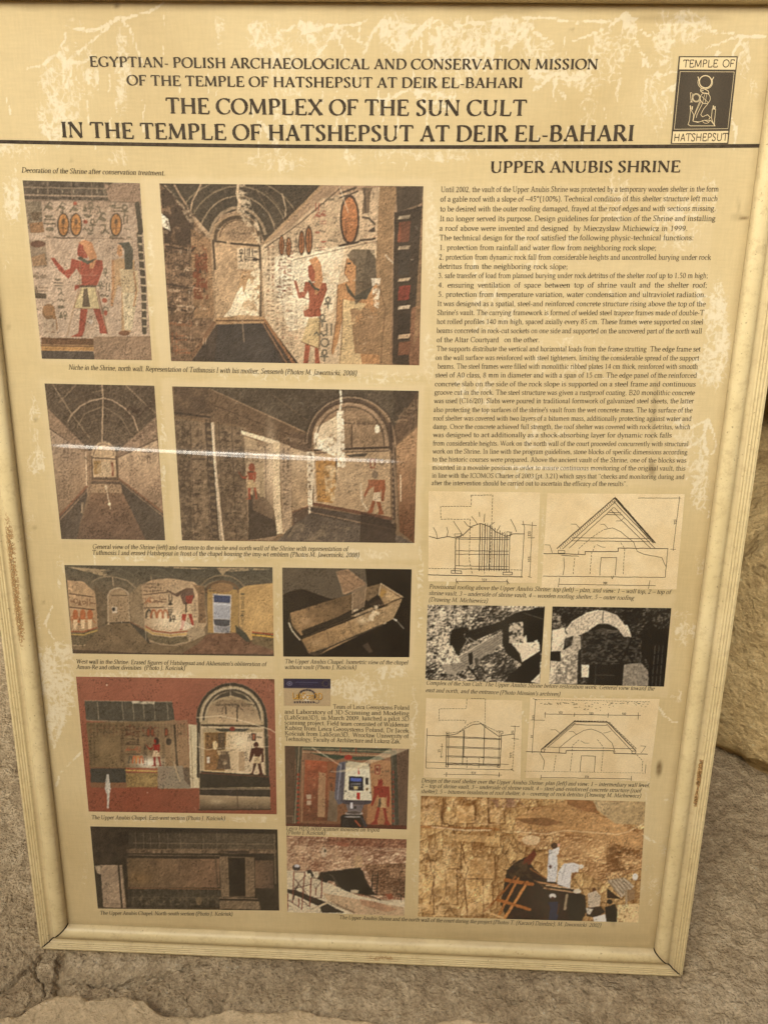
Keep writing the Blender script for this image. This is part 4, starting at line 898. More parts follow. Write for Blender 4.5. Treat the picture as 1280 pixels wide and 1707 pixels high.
    def scratch(s, n, col, a=0.5, L=30, w=1.0, box=None):
        x0, y0, x1, y1 = box or (min(p[0] for p in s.q), min(p[1] for p in s.q), max(p[0] for p in s.q), max(p[1] for p in s.q))
        for _ in range(n):
            x, y, an = s.rr.uniform(x0, x1), s.rr.uniform(y0, y1), s.rr.uniform(0, math.pi); l = s.rr.uniform(.2, 1) * L
            s.line([(x, y), (x + math.cos(an) * l, y + math.sin(an) * l), (x + math.cos(an + .4) * l * 1.5, y + math.sin(an + .4) * l * 1.5)], w, col, a * s.rr.uniform(.4, 1))
        return s
    def sign(s, x, y, r, col, kind=None, a=.85):
        k = kind if kind is not None else s.rr.randrange(10); w = r * .28; L_ = lambda *p: s.line([(x + u * r, y + v * r) for u, v in p], w, col, a)
        if k == 0: s.ell(x, y, r * .9, r * .45, col, a)
        elif k == 1: L_((-1, -.4), (1, -.4)); L_((-1, .4), (1, .4))
        elif k == 2: s.arc(x, y - r * .5, r * .4, r * .5, 0, 360, w, col, a, 10); L_((0, 0), (0, 1)); L_((-.6, .2), (.6, .2))
        elif k == 3: s.poly([(x - r * .6, y + r), (x, y - r), (x + r * .6, y + r)], col, a)
        elif k == 4: L_((-1, .8), (-.3, -.2), (.2, -.9), (.7, -.6)); s.ell(x + r * .1, y + r * .2, r * .8, r * .4, col, a, 20)
        elif k == 5: L_((-1, 0), (-.6, -.4), (-.2, .2), (.2, -.3), (.6, .3), (1, 0))
        elif k == 6: s.ell(x, y, r * .9, r * .6, col, a, 0, 0, 180)
        elif k == 7: L_((-.4, -1), (-.4, 1)); L_((.4, -1), (.4, 1))
        elif k == 8: s.arc(x, y, r * .7, r * .7, 0, 360, w, col, a, 12)
        else: L_((-.7, -.8), (.1, -.9), (.2, .2), (.8, .9)); L_((-.6, .9), (.1, .3))
        return s
    def signs(s, x0, y0, x1, y1, nx, ny, r, cols, a=.8, skew=0.0):
        for j in range(ny):
            for i in range(nx):
                u, v = (i + .5) / nx, (j + .5) / ny
                s.sign(x0 + (x1 - x0) * u + s.rr.uniform(-.2, .2) * r, y0 + (y1 - y0) * v + skew * (x1 - x0) * u + s.rr.uniform(-.2, .2) * r, r * s.rr.uniform(.7, 1.1), s.rr.choice(cols), a=a * s.rr.uniform(.6, 1))
        return s
    def king(s, x, y, h, skin=(128, 52, 38), kilt=(190, 158, 100), head=(165, 110, 62), out=(80, 45, 32), arm=True, face=-1, a=1.0, crown=False):
        """striding figure in profile: x centre, y foot line, h height"""
        f = face; P = lambda l: [(x - f * -u * h, y - v * h) for u, v in l]
        Q = lambda l, c, al=a: s.poly([(x + f * u * h, y - v * h) for u, v in l], c, al)
        Q([(-.02, .44), (.09, .44), (.08, .22), (.075, .03), (.16, .0), (-.0, 0), (.02, .2)], skin); Q([(-.12, .44), (-.03, .44), (-.09, .22), (-.13, .03), (-.06, 0), (-.2, 0), (-.17, .03), (-.14, .22)], skin)
        Q([(-.10, .76), (.10, .76), (.07, .62), (.07, .52), (-.08, .52), (-.06, .62)], skin)
        Q([(-.09, .53), (.07, .53), (.14, .31), (-.15, .31)], kilt); s.line([(x + f * .07 * h, y - .53 * h), (x + f * .14 * h, y - .31 * h), (x - f * .15 * h, y - .31 * h)], h * .008, out, .6 * a)
        Q([(-.10, .76), (-.14, .72), (-.13, .58), (-.10, .46), (-.07, .46), (-.08, .58), (-.08, .70)], skin)
        if arm: Q([(.10, .76), (.08, .70), (.17, .60), (.24, .63), (.33, .74), (.36, .76), (.31, .68), (.23, .57), (.16, .54), (.10, .62)], skin)
        else: Q([(.10, .76), (.14, .72), (.15, .58), (.17, .46), (.13, .46), (.10, .6), (.07, .7)], skin)
        Q([(-.05, .76), (.03, .76), (.06, .82), (.085, .86), (.06, .88), (.05, .94), (-.02, .96), (-.07, .9)], skin)
        Q([(.045, .93), (.0, .985), (-.07, .96), (-.11, .88), (-.10, .78), (-.02, .72), (.0, .80), (-.01, .88)], head)
        if crown: Q([(-.05, .93), (.05, .93), (.07, 1.05), (.03, 1.0), (.0, 1.06), (-.03, .99), (-.08, 1.06)], head)
        s.ell(x, y - .745 * h, .09 * h, .025 * h, (70, 62, 46), .7 * a); return s
    def wash(s, col, a): s.c = s.c * (1 - a) + np.asarray(col, float) * a; return s
    def organic(s, amp=1.1, ts=4.0, detail=.16):
        # hand-cut outlines made irregular, then stone and film texture at several sizes
        def bil(X_, Y_):
            X_ = np.clip(X_, 0, s.w - 1.001); Y_ = np.clip(Y_, 0, s.h - 1.001); i, j = X_.astype(int), Y_.astype(int); fx, fy = (X_ - i)[..., None], (Y_ - j)[..., None]
            i2, j2 = np.minimum(i + 1, s.w - 1), np.minimum(j + 1, s.h - 1)
            return (s.c[j, i] * (1 - fx) + s.c[j, i2] * fx) * (1 - fy) + (s.c[j2, i] * (1 - fx) + s.c[j2, i2] * fx) * fy
        x, y = s.xx, s.yy
        wx = (fbm(x / ts, y / ts, 3, s.sd + 50, .6) - .5) * 2 * amp; wy = (fbm(x / ts, y / ts, 3, s.sd + 60, .6) - .5) * 2 * amp
        s.c = bil(x - .5 + wx, y - .5 + wy)
        P = np.pad(s.c, ((1, 1), (1, 1), (0, 0)), 'edge'); s.c = (P[1:-1, 1:-1] * 4 + P[:-2, 1:-1] + P[2:, 1:-1] + P[1:-1, :-2] + P[1:-1, 2:]) / 8
        hgt = fbm(x / 7, y / 7, 5, s.sd + 33, .72); gy_, gx_ = np.gradient(hgt); lite = np.clip(-(gx_ + gy_) * .75, -.10, .10) * (detail / .07)   # uneven plaster under side light
        sp = smooth(.66, .80, vnoise(x / 1.5, y / 1.9, s.sd + 41)) * smooth(.46, .56, fbm(x / 16, y / 16, 3, s.sd + 44)) * .20
        s.c = s.c * (1 + lite - sp)[..., None]
        n = (fbm(x / 26, y / 26, 4, s.sd + 70, .6) - .5) * 4.2 * detail + (fbm(x / 2.2, y / 2.2, 2, s.sd + 80, .7) - .5) * 2 * detail
        s.c *= (1 + n)[..., None]
        P = np.pad(s.c, ((2, 2), (2, 2), (0, 0)), 'edge'); bl = sum(P[i:i + s.h, j:j + s.w] for i in range(5) for j in range(5)) / 25
        s.c = np.clip(s.c + .75 * (s.c - bl), 14, 252)                     # the crisp edges of a printed photograph
        s.c = 255 * (s.c / 255) ** .92; g = s.c.mean(2, keepdims=True); s.c = g + (s.c - g) * np.array([.84, .86, .86])
        return s
    def build(s, label=None, name='photograph'):
        if name == 'photograph': s.organic(*getattr(s, 'org', (.8, 4.0, .07)))
        P = s.T(s.q); Hi = np.linalg.inv(s.H)
        u, v = np.meshgrid(np.arange(s.w + 1, dtype=float), np.arange(s.h + 1, dtype=float))
        q = np.stack([u, v, np.ones_like(u)], -1) @ Hi.T; zx, zy = q[..., 0] / q[..., 2] / s.zs + s.zo[0], q[..., 1] / q[..., 2] / s.zs + s.zo[1]
        d = np.stack([(zx - CX) / F_PX, (zy - CY) / F_PX, np.ones_like(zx)], -1) @ R1; t_ = (ZS - CB[2]) / d[..., 2]
        X_, Y_ = CB[0] + t_ * d[..., 0], CB[1] + t_ * d[..., 1]
        o = link_mesh(name, loc(np.stack([X_, Y_, np.full(X_.shape, ZP)], -1).reshape(-1, 3)), grid_faces(s.w + 1, s.h + 1)[:, ::-1], MAT_PRINT, sheet)
        c = np.pad(s.c, ((0, 1), (0, 1), (0, 0)), 'edge'); c = (c[:-1, :-1] + c[1:, :-1] + c[:-1, 1:] + c[1:, 1:]) / 4; c = np.pad(c, ((1, 0), (1, 0), (0, 0)), 'edge')
        set_color(o, 'print', ink(np.clip(c, 0, 255)).reshape(-1, 3)); 
        if label: o['label'] = label
        return o
def full(p): return p.q
W_ = (236, 214, 168)
DK = (62, 50, 38)
# ---- 1 niche wall with the striding king and his mother
p = Pic('niche', (0, 260), 3.2, [(123, 130), (748, 145), (812, 1090), (226, 1081)], bgc=(176, 146, 112))
p.grad(full(p), (150, 122, 92), (186, 156, 122), (440, 130), (500, 620), 1, .10, 14); p.cloud(full(p), (196, 168, 134), .5, 18, .52)
p.poly([(120, 128), (600, 140), (598, 240), (130, 232)], (74, 64, 50), 1, .5, 4)
for x in (255, 382, 488, 560): p.line([(x, 134), (x + 6, 228)], 4, (150, 124, 92), .8)
p.line([(128, 166), (596, 176)], 6, (150, 124, 92), .8); p.line([(130, 208), (590, 216)], 8, (160, 132, 100), .9)
for x in (205, 335, 395, 520, 555): p.line([(x, 180), (x, 196)], 5, (170, 150, 110), .8)
p.cloud([(560, 150), (745, 148), (752, 256), (580, 236)], (150, 118, 88), 1, 20, .3)
p.line([(150, 236), (752, 248)], 3, (90, 72, 54), .8); p.line([(235, 436), (710, 444)], 3, (110, 86, 64), .9)
p.poly([(138, 240), (222, 242), (235, 410), (160, 412)], (104, 92, 68), .75, .4, 5); p.poly([(165, 300), (225, 300), (205, 345), (180, 345)], (92, 74, 52)); p.poly([(160, 360), (230, 350), (240, 408), (165, 410)], (140, 98, 60))
for (x, y, k, r) in [(262, 270, 4, 26), (330, 270, 4, 24), (400, 280, 4, 24), (262, 316, 6, 26), (330, 296, 6, 14), (455, 275, 3, 22), (485, 275, 2, 26), (470, 312, 6, 26), (268, 350, 1, 28), (268, 390, 0, 26), (260, 425, 6, 14), (296, 430, 6, 12), (460, 350, 8, 10),
                     (496, 365, 2, 26), (530, 290, 9, 22), (545, 330, 4, 28), (470, 395, 5, 26), (485, 410, 6, 18), (560, 390, 9, 26), (600, 262, 6, 22), (630, 285, 1, 22), (668, 290, 2, 30), (672, 340, 7, 22), (680, 390, 5, 18), (600, 425, 6, 18), (690, 430, 6, 14)]:
    p.sign(x, y, r, (92, 82, 60), k)
p.ell(402, 253, 11, 10, (150, 70, 48)); p.ell(458, 350, 12, 10, (150, 70, 48))
for x in (340, 408, 621):
    p.ell(x, 368, 33, 64, (70, 58, 44)); p.ell(x, 366, 26, 56, (176, 112, 54)); p.ell(x, 350, 9, 16, (92, 70, 46)); p.line([(x, 335), (x, 410)], 5, (104, 66, 38), .8); p.line([(x - 20, 385), (x + 20, 385)], 5, (104, 66, 38), .7); p.line([(x - 34, 437), (x + 34, 438)], 5, (70, 58, 44))
p.poly([(720, 256), (752, 260), (812, 940), (770, 945)], (196, 160, 118), .4); p.line([(734, 258), (752, 400), (745, 420), (768, 700), (772, 940)], 26, (66, 60, 46))
for y in range(420, 940, 44): p.poly([(736 + (y - 420) * .055, y), (768 + (y - 420) * .05, y + 2), (770 + (y - 420) * .05, y + 12), (738 + (y - 420) * .055, y + 10)], (186, 160, 118) if y % 88 else (140, 66, 46))
p.poly([(160, 450), (245, 448), (255, 590), (178, 596)], (118, 100, 74), .7, .3, 6); p.ell(205, 470, 42, 18, (92, 60, 44)); p.poly([(170, 540), (240, 520), (252, 580), (180, 588)], (150, 112, 74))
p.signs(180, 610, 250, 740, 2, 2, 22, [(110, 90, 66)]); p.poly([(186, 730), (248, 734), (250, 760), (190, 758)], (78, 66, 50)); p.ell(262, 830, 34, 42, (126, 90, 56)); p.poly([(232, 800), (290, 800), (312, 920), (300, 940), (280, 850), (240, 850)], (150, 104, 62)); p.poly([(232, 870), (300, 870), (306, 960), (236, 960)], (178, 152, 118)); p.signs(236, 890, 300, 950, 2, 2, 12, [(110, 80, 58)])
for (x, y, k) in [(312, 655, 6), (314, 685, 1), (326, 725, 9), (328, 770, 5), (326, 806, 0), (328, 845, 3), (350, 850, 2), (564, 620, 2), (538, 690, 2), (578, 700, 7), (560, 745, 5), (565, 820, 8)]: p.sign(x, y, 20, (84, 76, 56), k)
p.ell(560, 770, 14, 13, (158, 74, 50)); p.ell(565, 838, 10, 14, (150, 66, 46))
# king, drawn larger and by hand
sk = (150, 62, 44)
p.poly([(432, 815), (470, 815), (452, 930), (440, 965), (378, 965), (420, 945), (425, 900)], sk); p.poly([(498, 815), (536, 815), (560, 900), (575, 948), (535, 946), (530, 905)], sk)
p.poly([(385, 548), (430, 560), (500, 555), (548, 556), (552, 600), (520, 690), (440, 690), (436, 640), (410, 600), (368, 656), (318, 612), (272, 545), (290, 542), (350, 612), (375, 600)], sk)
p.poly([(520, 690), (440, 690), (400, 720), (402, 690), (440, 684)], sk); p.poly([(436, 700), (510, 700), (536, 815), (395, 812)], (206, 182, 122)); p.line([(436, 700), (395, 812), (536, 815), (510, 700)], 3, (120, 84, 56)); p.poly([(450, 706), (468, 706), (484, 806), (440, 806)], (90, 76, 56)); p.line([(430, 694), (510, 694)], 10, (84, 66, 50))
p.poly([(424, 470), (440, 460), (470, 480), (470, 545), (440, 545), (416, 530), (414, 500)], sk); p.poly([(418, 462), (456, 448), (492, 462), (520, 540), (500, 600), (480, 600), (478, 545), (450, 500), (446, 478)], (196, 128, 78)); p.poly([(414, 545), (470, 580), (500, 560), (520, 545), (470, 560), (430, 535)], (74, 72, 56))
p.line([(430, 560), (425, 700), (395, 810), (360, 960)], 3, (150, 112, 70)); p.line([(524, 720), (575, 950)], 5, (110, 70, 46))
# queen
p.poly([(600, 560), (640, 545), (720, 555), (724, 720), (700, 940), (650, 940), (650, 700), (628, 690), (606, 790), (596, 790)], (184, 142, 92)); p.poly([(640, 600), (735, 610), (745, 725), (652, 728)], (198, 170, 120), 1, .15, 5); p.poly([(655, 728), (740, 728), (704, 930), (666, 930)], (206, 184, 136), 1, .2, 4, .3)
p.line([(604, 560), (606, 700), (598, 795)], 14, (178, 124, 76)); p.line([(716, 620), (730, 720), (716, 800)], 10, (170, 122, 78)); p.poly([(630, 466), (690, 458), (712, 500), (708, 605), (668, 605), (664, 500), (648, 478)], (66, 66, 54)); p.poly([(630, 476), (650, 476), (656, 530), (640, 542), (626, 520)], (186, 128, 78)); p.ell(664, 945, 30, 14, (110, 70, 46))
p.poly([(222, 968), (510, 975), (512, 1010), (224, 1006)], (98, 66, 42)); p.poly([(222, 1006), (512, 1010), (512, 1040), (224, 1038)], (176, 124, 66)); p.line([(224, 1012), (512, 1016)], 5, (84, 60, 42)); p.poly([(224, 1038), (500, 1042), (510, 1085), (226, 1083)], (70, 62, 52), 1, .15); p.cloud([(500, 965), (812, 960), (814, 1092), (505, 1090)], (148, 116, 84), 1, 22, .25); p.poly([(505, 965), (812, 960), (814, 1092), (508, 1090)], (140, 110, 80), .7, .16, 16)
p.line([(285, 632), (780, 642)], 2, (214, 184, 144), .5); p.scratch(16, W_, .5, 24, 2); p.ell(486, 884, 12, 14, (222, 204, 176), .7); p.grain(.12, 1.6).wash((176, 140, 100), .16).build('niche wall picture with a red skinned striding king and a pale queen')

# ---- 2 long room with vault and lit wall
p = Pic('room', (240, 280), 2.56, [(67, 66), (1192, 78), (1174, 842), (117, 824)], bgc=(150, 116, 80))
p.grad(full(p), (166, 130, 92), (128, 94, 62), (600, 300), (600, 840), 1, .25, 14)
vault = [(67, 66), (760, 72), (515, 320), (480, 230), (400, 180), (330, 200), (285, 290), (200, 200)]
p.poly(vault, (66, 56, 42), 1, .22, 5)
for x in range(90, 760, 22):
    for y in range(84, 320, 22):
        if (x * 7 + y) % 3: p.line([(x - 5, y - 3), (x, y + 2), (x + 5, y - 4)], 1.8, (128, 104, 72), .55)
for k, (rx, ry) in enumerate([(120, 140), (165, 190), (215, 232), (280, 265)]): p.arc(400, 310, rx, ry, 12, 172, 5 if k else 12, (182, 148, 104) if k < 2 else (148, 122, 84), .75)
p.line([(404, 70), (398, 110), (410, 140), (402, 184)], 12, (196, 160, 114)); p.line([(245, 70), (208, 140), (196, 205), (225, 240)], 6, (172, 138, 98)); p.line([(130, 72), (200, 190), (290, 296)], 8, (160, 126, 88)); p.line([(90, 74), (200, 205)], 5, (160, 128, 90)); p.line([(590, 112), (606, 170), (604, 210)], 5, (190, 158, 114)); p.line([(760, 76), (515, 322)], 12, (176, 136, 90)); p.line([(735, 74), (520, 300)], 4, (74, 56, 40)); p.line([(520, 100), (610, 200)], 3, (140, 112, 78), .7); p.line([(480, 90), (570, 260)], 3, (140, 112, 78), .6)
p.poly([(285, 300), (300, 240), (350, 205), (400, 188), (450, 205), (490, 260), (512, 330), (515, 640), (300, 660), (282, 640)], (168, 132, 90), 1, .2, 7)
p.arc(400, 310, 96, 100, 0, 180, 14, (84, 66, 46)); p.arc(400, 306, 76, 84, 10, 170, 6, (110, 84, 58)); p.ell(404, 270, 60, 40, (150, 118, 82), .9); p.signs(350, 262, 460, 295, 5, 1, 12, [(90, 70, 50)])
p.poly([(300, 308), (490, 318), (496, 632), (310, 632)], (186, 148, 102), 1, .22, 6); p.line([(304, 312), (350, 318)], 8, (74, 60, 44)); p.line([(372, 322), (492, 332)], 9, (70, 56, 42)); p.line([(296, 310), (304, 430)], 9, (78, 62, 46)); p.line([(496, 330), (498, 630)], 10, (84, 66, 48))
p.poly([(398, 340), (490, 345), (492, 435), (400, 430)], (214, 182, 134)); p.signs(402, 345, 490, 405, 4, 2, 15, [(52, 42, 34)], .95)
p.poly([(420, 440), (500, 438), (492, 640), (340, 636), (375, 590), (400, 530)], (176, 134, 86), 1, .3, 5); p.cloud([(455, 440), (496, 430), (490, 632), (400, 626)], (240, 214, 164), 1, 9, .45); p.poly([(400, 525), (420, 500), (430, 560), (400, 630), (340, 636), (372, 596)], (244, 218, 168))
p.poly([(500, 330), (530, 320), (620, 260), (760, 130), (1010, 80), (1000, 838), (660, 836), (516, 640)], (210, 176, 128), 1, .14, 18)
p.cloud([(560, 380), (860, 330), (800, 640), (620, 700), (560, 500)], (242, 220, 174), .85, 22, .4, .2); p.glow(600, 470, 90, 170, (255, 236, 190), .55); p.glow(760, 380, 110, 60, (250, 226, 176), .6)
p.poly([(530, 322), (530, 380), (1000, 300), (1000, 60), (800, 70)], (172, 136, 96), .35)
p.line([(518, 340), (660, 240), (840, 85)], 4, (80, 62, 46)); p.line([(640, 392), (1000, 310)], 3, (84, 66, 48), .7)
for (x0, y0, x1, y1, nx, ny, r) in [(525, 330, 560, 480, 2, 6, 8), (575, 310, 635, 400, 3, 5, 12), (570, 400, 632, 560, 3, 8, 11), (580, 580, 640, 740, 2, 6, 10), (640, 560, 660, 760, 1, 9, 10)]: p.signs(x0, y0, x1, y1, nx, ny, r, [(90, 70, 52), (128, 66, 46), (110, 84, 58)], .85, -.25)
for (x, y, rx, ry) in [(588, 330, 12, 44), (618, 338, 12, 44), (673, 320, 14, 54), (704, 308, 16, 62)]: p.ell(x, y, rx, ry, (74, 56, 42)); p.ell(x, y, rx * .7, ry * .85, (160, 96, 54)); p.line([(x, y - ry * .6), (x, y + ry * .6)], 4, (92, 60, 40))
p.ell(878, 220, 42, 108, (70, 54, 42)); p.ell(878, 220, 33, 96, (178, 108, 60)); p.signs(850, 205, 906, 240, 4, 1, 9, [(88, 60, 44)]); p.line([(862, 218), (862, 300)], 5, (120, 74, 48)); p.line([(836, 332), (916, 316)], 9, (70, 56, 44))
p.signs(635, 240, 665, 370, 1, 5, 13, [(84, 72, 54)]); p.signs(728, 150, 775, 370, 2, 6, 15, [(88, 78, 58), (150, 70, 50), (84, 72, 54)], .9, -.2); p.signs(780, 110, 830, 330, 2, 5, 18, [(112, 96, 70), (196, 166, 118)], .9); p.line([(838, 108), (905, 84)], 8, (74, 60, 46)); p.line([(836, 128), (912, 100)], 6, (74, 60, 46))
p.poly([(928, 84), (975, 86), (965, 120), (962, 190), (930, 196), (938, 120)], (112, 88, 62)); p.line([(940, 90), (946, 190)], 6, (74, 60, 46)); p.line([(934, 210), (960, 215), (985, 240)], 8, (84, 68, 52)); p.line([(924, 310), (985, 302)], 9, (74, 60, 46)); p.poly([(955, 270), (985, 250), (985, 275)], (76, 62, 48))
# small king
sk = (160, 82, 54)
p.poly([(690, 735), (712, 736), (700, 836), (680, 836)], sk); p.poly([(728, 736), (742, 740), (752, 836), (730, 836)], sk); p.poly([(690, 485), (720, 490), (778, 490), (782, 520), (752, 600), (758, 632), (700, 636), (706, 560), (700, 520), (684, 555), (660, 556), (640, 480), (650, 478), (664, 530), (680, 528)], sk); p.poly([(680, 610), (706, 600), (704, 636), (684, 634)], sk)
p.poly([(704, 640), (758, 640), (748, 772), (672, 742)], (204, 170, 110)); p.line([(672, 742), (748, 772), (752, 650)], 4, (116, 82, 54)); p.poly([(700, 420), (730, 400), (738, 480), (716, 486), (702, 462)], sk); p.poly([(704, 392), (738, 378), (756, 410), (764, 480), (740, 540), (728, 540), (730, 440)], (204, 138, 84)); p.line([(706, 484), (730, 515), (745, 520)], 9, (80, 76, 58))
# mother
p.poly([(826, 500), (880, 480), (1000, 490), (1030, 600), (1010, 836), (850, 836), (848, 640), (828, 740), (806, 800), (798, 780), (822, 640)], (182, 126, 74), 1, .12, 10); p.poly([(850, 560), (950, 580), (900, 640), (930, 836), (830, 836), (846, 700)], (212, 176, 116), .95, .15, 8)
p.poly([(866, 386), (905, 386), (908, 470), (880, 488), (856, 450), (858, 420)], (196, 134, 78)); p.poly([(866, 372), (890, 346), (960, 348), (1000, 400), (990, 490), (930, 560), (900, 586), (905, 420), (880, 392)], (98, 82, 60), .92, .3, 4); p.poly([(860, 490), (900, 548), (980, 500), (950, 560), (900, 560), (868, 530)], (74, 68, 52))
for k in range(8): p.line([(955 + k * 4, 350), (925 + k * 9, 560 - k * 9)], 2.4, (50, 42, 32), .7)
p.cloud([(880, 600), (1020, 590), (1020, 800), (900, 790)], (150, 112, 72), 1, 24, .34, .06); p.ell(968, 690, 52, 64, (152, 114, 74), .9)
for (x, y, k) in [(786, 575, 2), (762, 650, 2), (790, 690, 7), (772, 745, 8), (770, 800, 2), (752, 710, 5)]: p.sign(x, y, 24, (92, 84, 66), k)
p.poly([(1005, 80), (1085, 80), (1065, 190), (1050, 838), (1005, 838), (990, 400)], (156, 118, 76), 1, .22, 14); p.poly([(1068, 190), (1150, 172), (1190, 160), (1175, 842), (1060, 836)], (64, 52, 40)); p.poly([(1075, 80), (1192, 78), (1186, 150), (1080, 190)], (78, 64, 48), 1, .2); p.poly([(1140, 600), (1180, 580), (1175, 842), (1130, 842)], (132, 88, 58), 1, .2)
for (y0, y1, c) in [(205, 220, (186, 160, 118)), (232, 318, (140, 74, 48)), (335, 350, (196, 164, 120)), (360, 460, (62, 54, 44)), (472, 485, (196, 164, 120)), (505, 566, (136, 56, 42)), (590, 604, (214, 184, 140)), (625, 690, (58, 48, 38)), (712, 730, (190, 152, 108)), (745, 800, (116, 72, 48))]: p.poly([(1088, y0), (1138, y0 - 6), (1130, y1 - 4), (1082, y1)], c)
p.poly([(1100, 80), (1178, 78), (1160, 440), (1090, 420)], (58, 48, 38), .35); p.poly([(1186, 150), (1192, 150), (1176, 700), (1150, 760)], (150, 112, 72), .8, .2)  # translucent dark patch: a dark reflection in the pane, painted into the print
p.poly([(70, 68), (285, 300), (300, 640), (200, 826), (117, 824)], (120, 90, 62), 1, .45, 6); p.cloud([(70, 68), (220, 190), (200, 340), (90, 320)], (62, 48, 36), .9, 14, .4); p.poly([(200, 260), (285, 300), (300, 640), (215, 640)], (146, 108, 70), 1, .35, 4); p.cloud([(205, 330), (270, 330), (275, 560), (215, 560)], (112, 50, 30), .8, 9, .5)
for y0 in (320, 480, 580): p.line([(95, y0 + 14), (205, y0 + 34), (218, y0 + 20)], 8, (62, 48, 36))
p.signs(95, 330, 205, 480, 4, 3, 16, [(66, 52, 40), (186, 150, 108)], .9); p.signs(105, 505, 215, 620, 4, 3, 18, [(70, 54, 42), (196, 156, 112)], .9); p.signs(120, 640, 205, 810, 3, 3, 20, [(150, 88, 54), (206, 168, 120)], .85); p.cloud([(72, 190), (105, 220), (115, 270), (80, 250)], (244, 224, 180), 1, 8, .35)
p.poly([(205, 824), (330, 640), (510, 640), (660, 836)], (72, 60, 48), 1, .2, 12); p.poly([(320, 660), (510, 660), (530, 720), (590, 832), (300, 828)], (66, 60, 52), .8, .1); p.poly([(300, 640), (516, 636), (516, 662), (310, 668)], (176, 132, 84)); p.line([(310, 652), (514, 650)], 6, (96, 68, 46)); p.line([(516, 650), (640, 834)], 12, (150, 100, 62)); p.line([(508, 662), (610, 834)], 5, (150, 106, 70)); p.line([(300, 660), (210, 800)], 14, (120, 84, 56)); p.line([(420, 650), (428, 740)], 5, (160, 130, 96), .7)
for k_ in range(9): x_ = 88 + k_ * 13; p.line([(x_, 300 + k_ * 3), (x_ + 22, 800)], 2, (70, 54, 40), .5)
for y0 in (250, 330, 400, 480, 560, 630, 700): p.signs(84 + (y0 - 250) * .06, y0, 270, y0 + 40, 9, 1, 12, [(58, 44, 34), (206, 170, 124), (74, 56, 42)], .85, .12)
p.line([(826, 500), (822, 640), (800, 790)], 3, (96, 66, 44), .9); p.line([(848, 560), (846, 700), (836, 836)], 3, (110, 76, 50), .9); p.line([(1000, 492), (1030, 600), (1010, 830)], 3, (96, 66, 44), .8); p.line([(866, 386), (856, 450), (880, 490)], 3, (110, 66, 42), .9); p.poly([(866, 405), (884, 402), (884, 410), (868, 412)], (60, 48, 38)); p.line([(870, 440), (882, 446)], 3, (120, 60, 42)); p.line([(664, 535), (684, 556), (706, 560)], 3, (96, 40, 30), .8)
for k_ in range(7): p.line([(1000 + k_ * 9, 90), (990 + k_ * 9, 836)], 2, (120, 90, 58), .4)
for (xa, xb, ya, yb) in ((523, 560, 330, 640), (562, 600, 470, 720), (605, 640, 500, 760), (930, 1000, 200, 330)): p.signs(xa, ya, xb, yb, 2, int((yb - ya) / 22), 9, [(96, 72, 52), (140, 92, 60)], .75, .1)
for k_ in range(16): t_ = R(14 + k_ * 10); p.line([(400 + 96 * math.cos(t_), 310 - 100 * math.sin(t_)), (400 + 270 * math.cos(t_), 310 - 262 * math.sin(t_))], 1.8, (118, 96, 66), .5)
p.cloud([(395, 70), (430, 70), (520, 330), (500, 340), (400, 190)], (226, 194, 144), .8, 7, .52); p.cloud([(100, 74), (290, 290), (270, 320), (190, 230)], (200, 166, 120), .6, 8, .5)
p.glow(430, 590, 60, 60, (250, 226, 176), .35); p.glow(640, 620, 60, 110, (246, 220, 170), .35)
p.scratch(26, (248, 228, 186), .6, 20, 2.4); p.line([(835, 80), (872, 190)], 3, W_, .8); p.line([(1030, 372), (1062, 405)], 6, (240, 214, 170), .7); p.cloud([(970, 470), (1010, 470), (1000, 600), (980, 590)], (244, 222, 180), .9, 8, .5)
p.grain(.14, 1.6).wash((170, 134, 92), .05).build('long painted room with a starry vault and a lit relief wall')

# ---- 3 vaulted corridor
p = Pic('corridor', (0, 620), 4.267, [(320, 82), (1100, 98), (1177, 1197), (440, 1188)], bgc=(120, 94, 66))
p.poly([(320, 82), (1100, 98), (1110, 320), (830, 570), (640, 570), (345, 260)], (78, 64, 48), 1, .3, 4)
for i in range(26):
    t_ = R(8 + i * 6.3); p.line([(735 + 90 * math.cos(t_), 560 - 60 * math.sin(t_)), (735 + 520 * math.cos(t_), 560 - 500 * math.sin(t_))], 3, (132, 108, 78), .5)
for k in range(10): p.arc(735, 570, 110 + k * 34, 80 + k * 38, 10, 170, 3, (132, 108, 78), .55)
p.line([(728, 92), (735, 180), (730, 380), (728, 490)], 9, (178, 146, 106)); p.line([(485, 355), (515, 300), (580, 240), (640, 208), (735, 186), (800, 200), (880, 250), (950, 320), (985, 420)], 9, (184, 150, 110)); p.line([(540, 420), (600, 300), (735, 245), (860, 320), (930, 440)], 4, (150, 122, 88)); p.line([(380, 90), (520, 310), (640, 470)], 6, (156, 128, 92)); p.line([(545, 90), (420, 220)], 6, (140, 112, 80)); p.line([(900, 98), (1060, 250), (1105, 290)], 6, (150, 122, 88)); p.line([(985, 320), (1105, 200)], 10, (62, 48, 38)); p.cloud([(880, 270), (1105, 190), (1100, 240), (900, 330)], (54, 40, 32), .8, 10, .5); p.line([(660, 145), (735, 130)], 4, (170, 140, 100))
p.poly([(345, 260), (640, 560), (650, 600), (352, 400)], (140, 110, 80), 1, .25, 5); p.signs(375, 320, 640, 560, 8, 1, 22, [(92, 70, 52)], .6, 0); p.line([(352, 400), (640, 610)], 8, (80, 62, 48)); p.line([(350, 262), (645, 560)], 5, (90, 72, 54))
p.poly([(1110, 320), (840, 570), (842, 605), (1120, 470)], (144, 114, 84), 1, .25, 5); 
for i in range(11): p.sign(870 + i * 22, 565 - i * 19, 18, (92, 70, 52), None, .8)
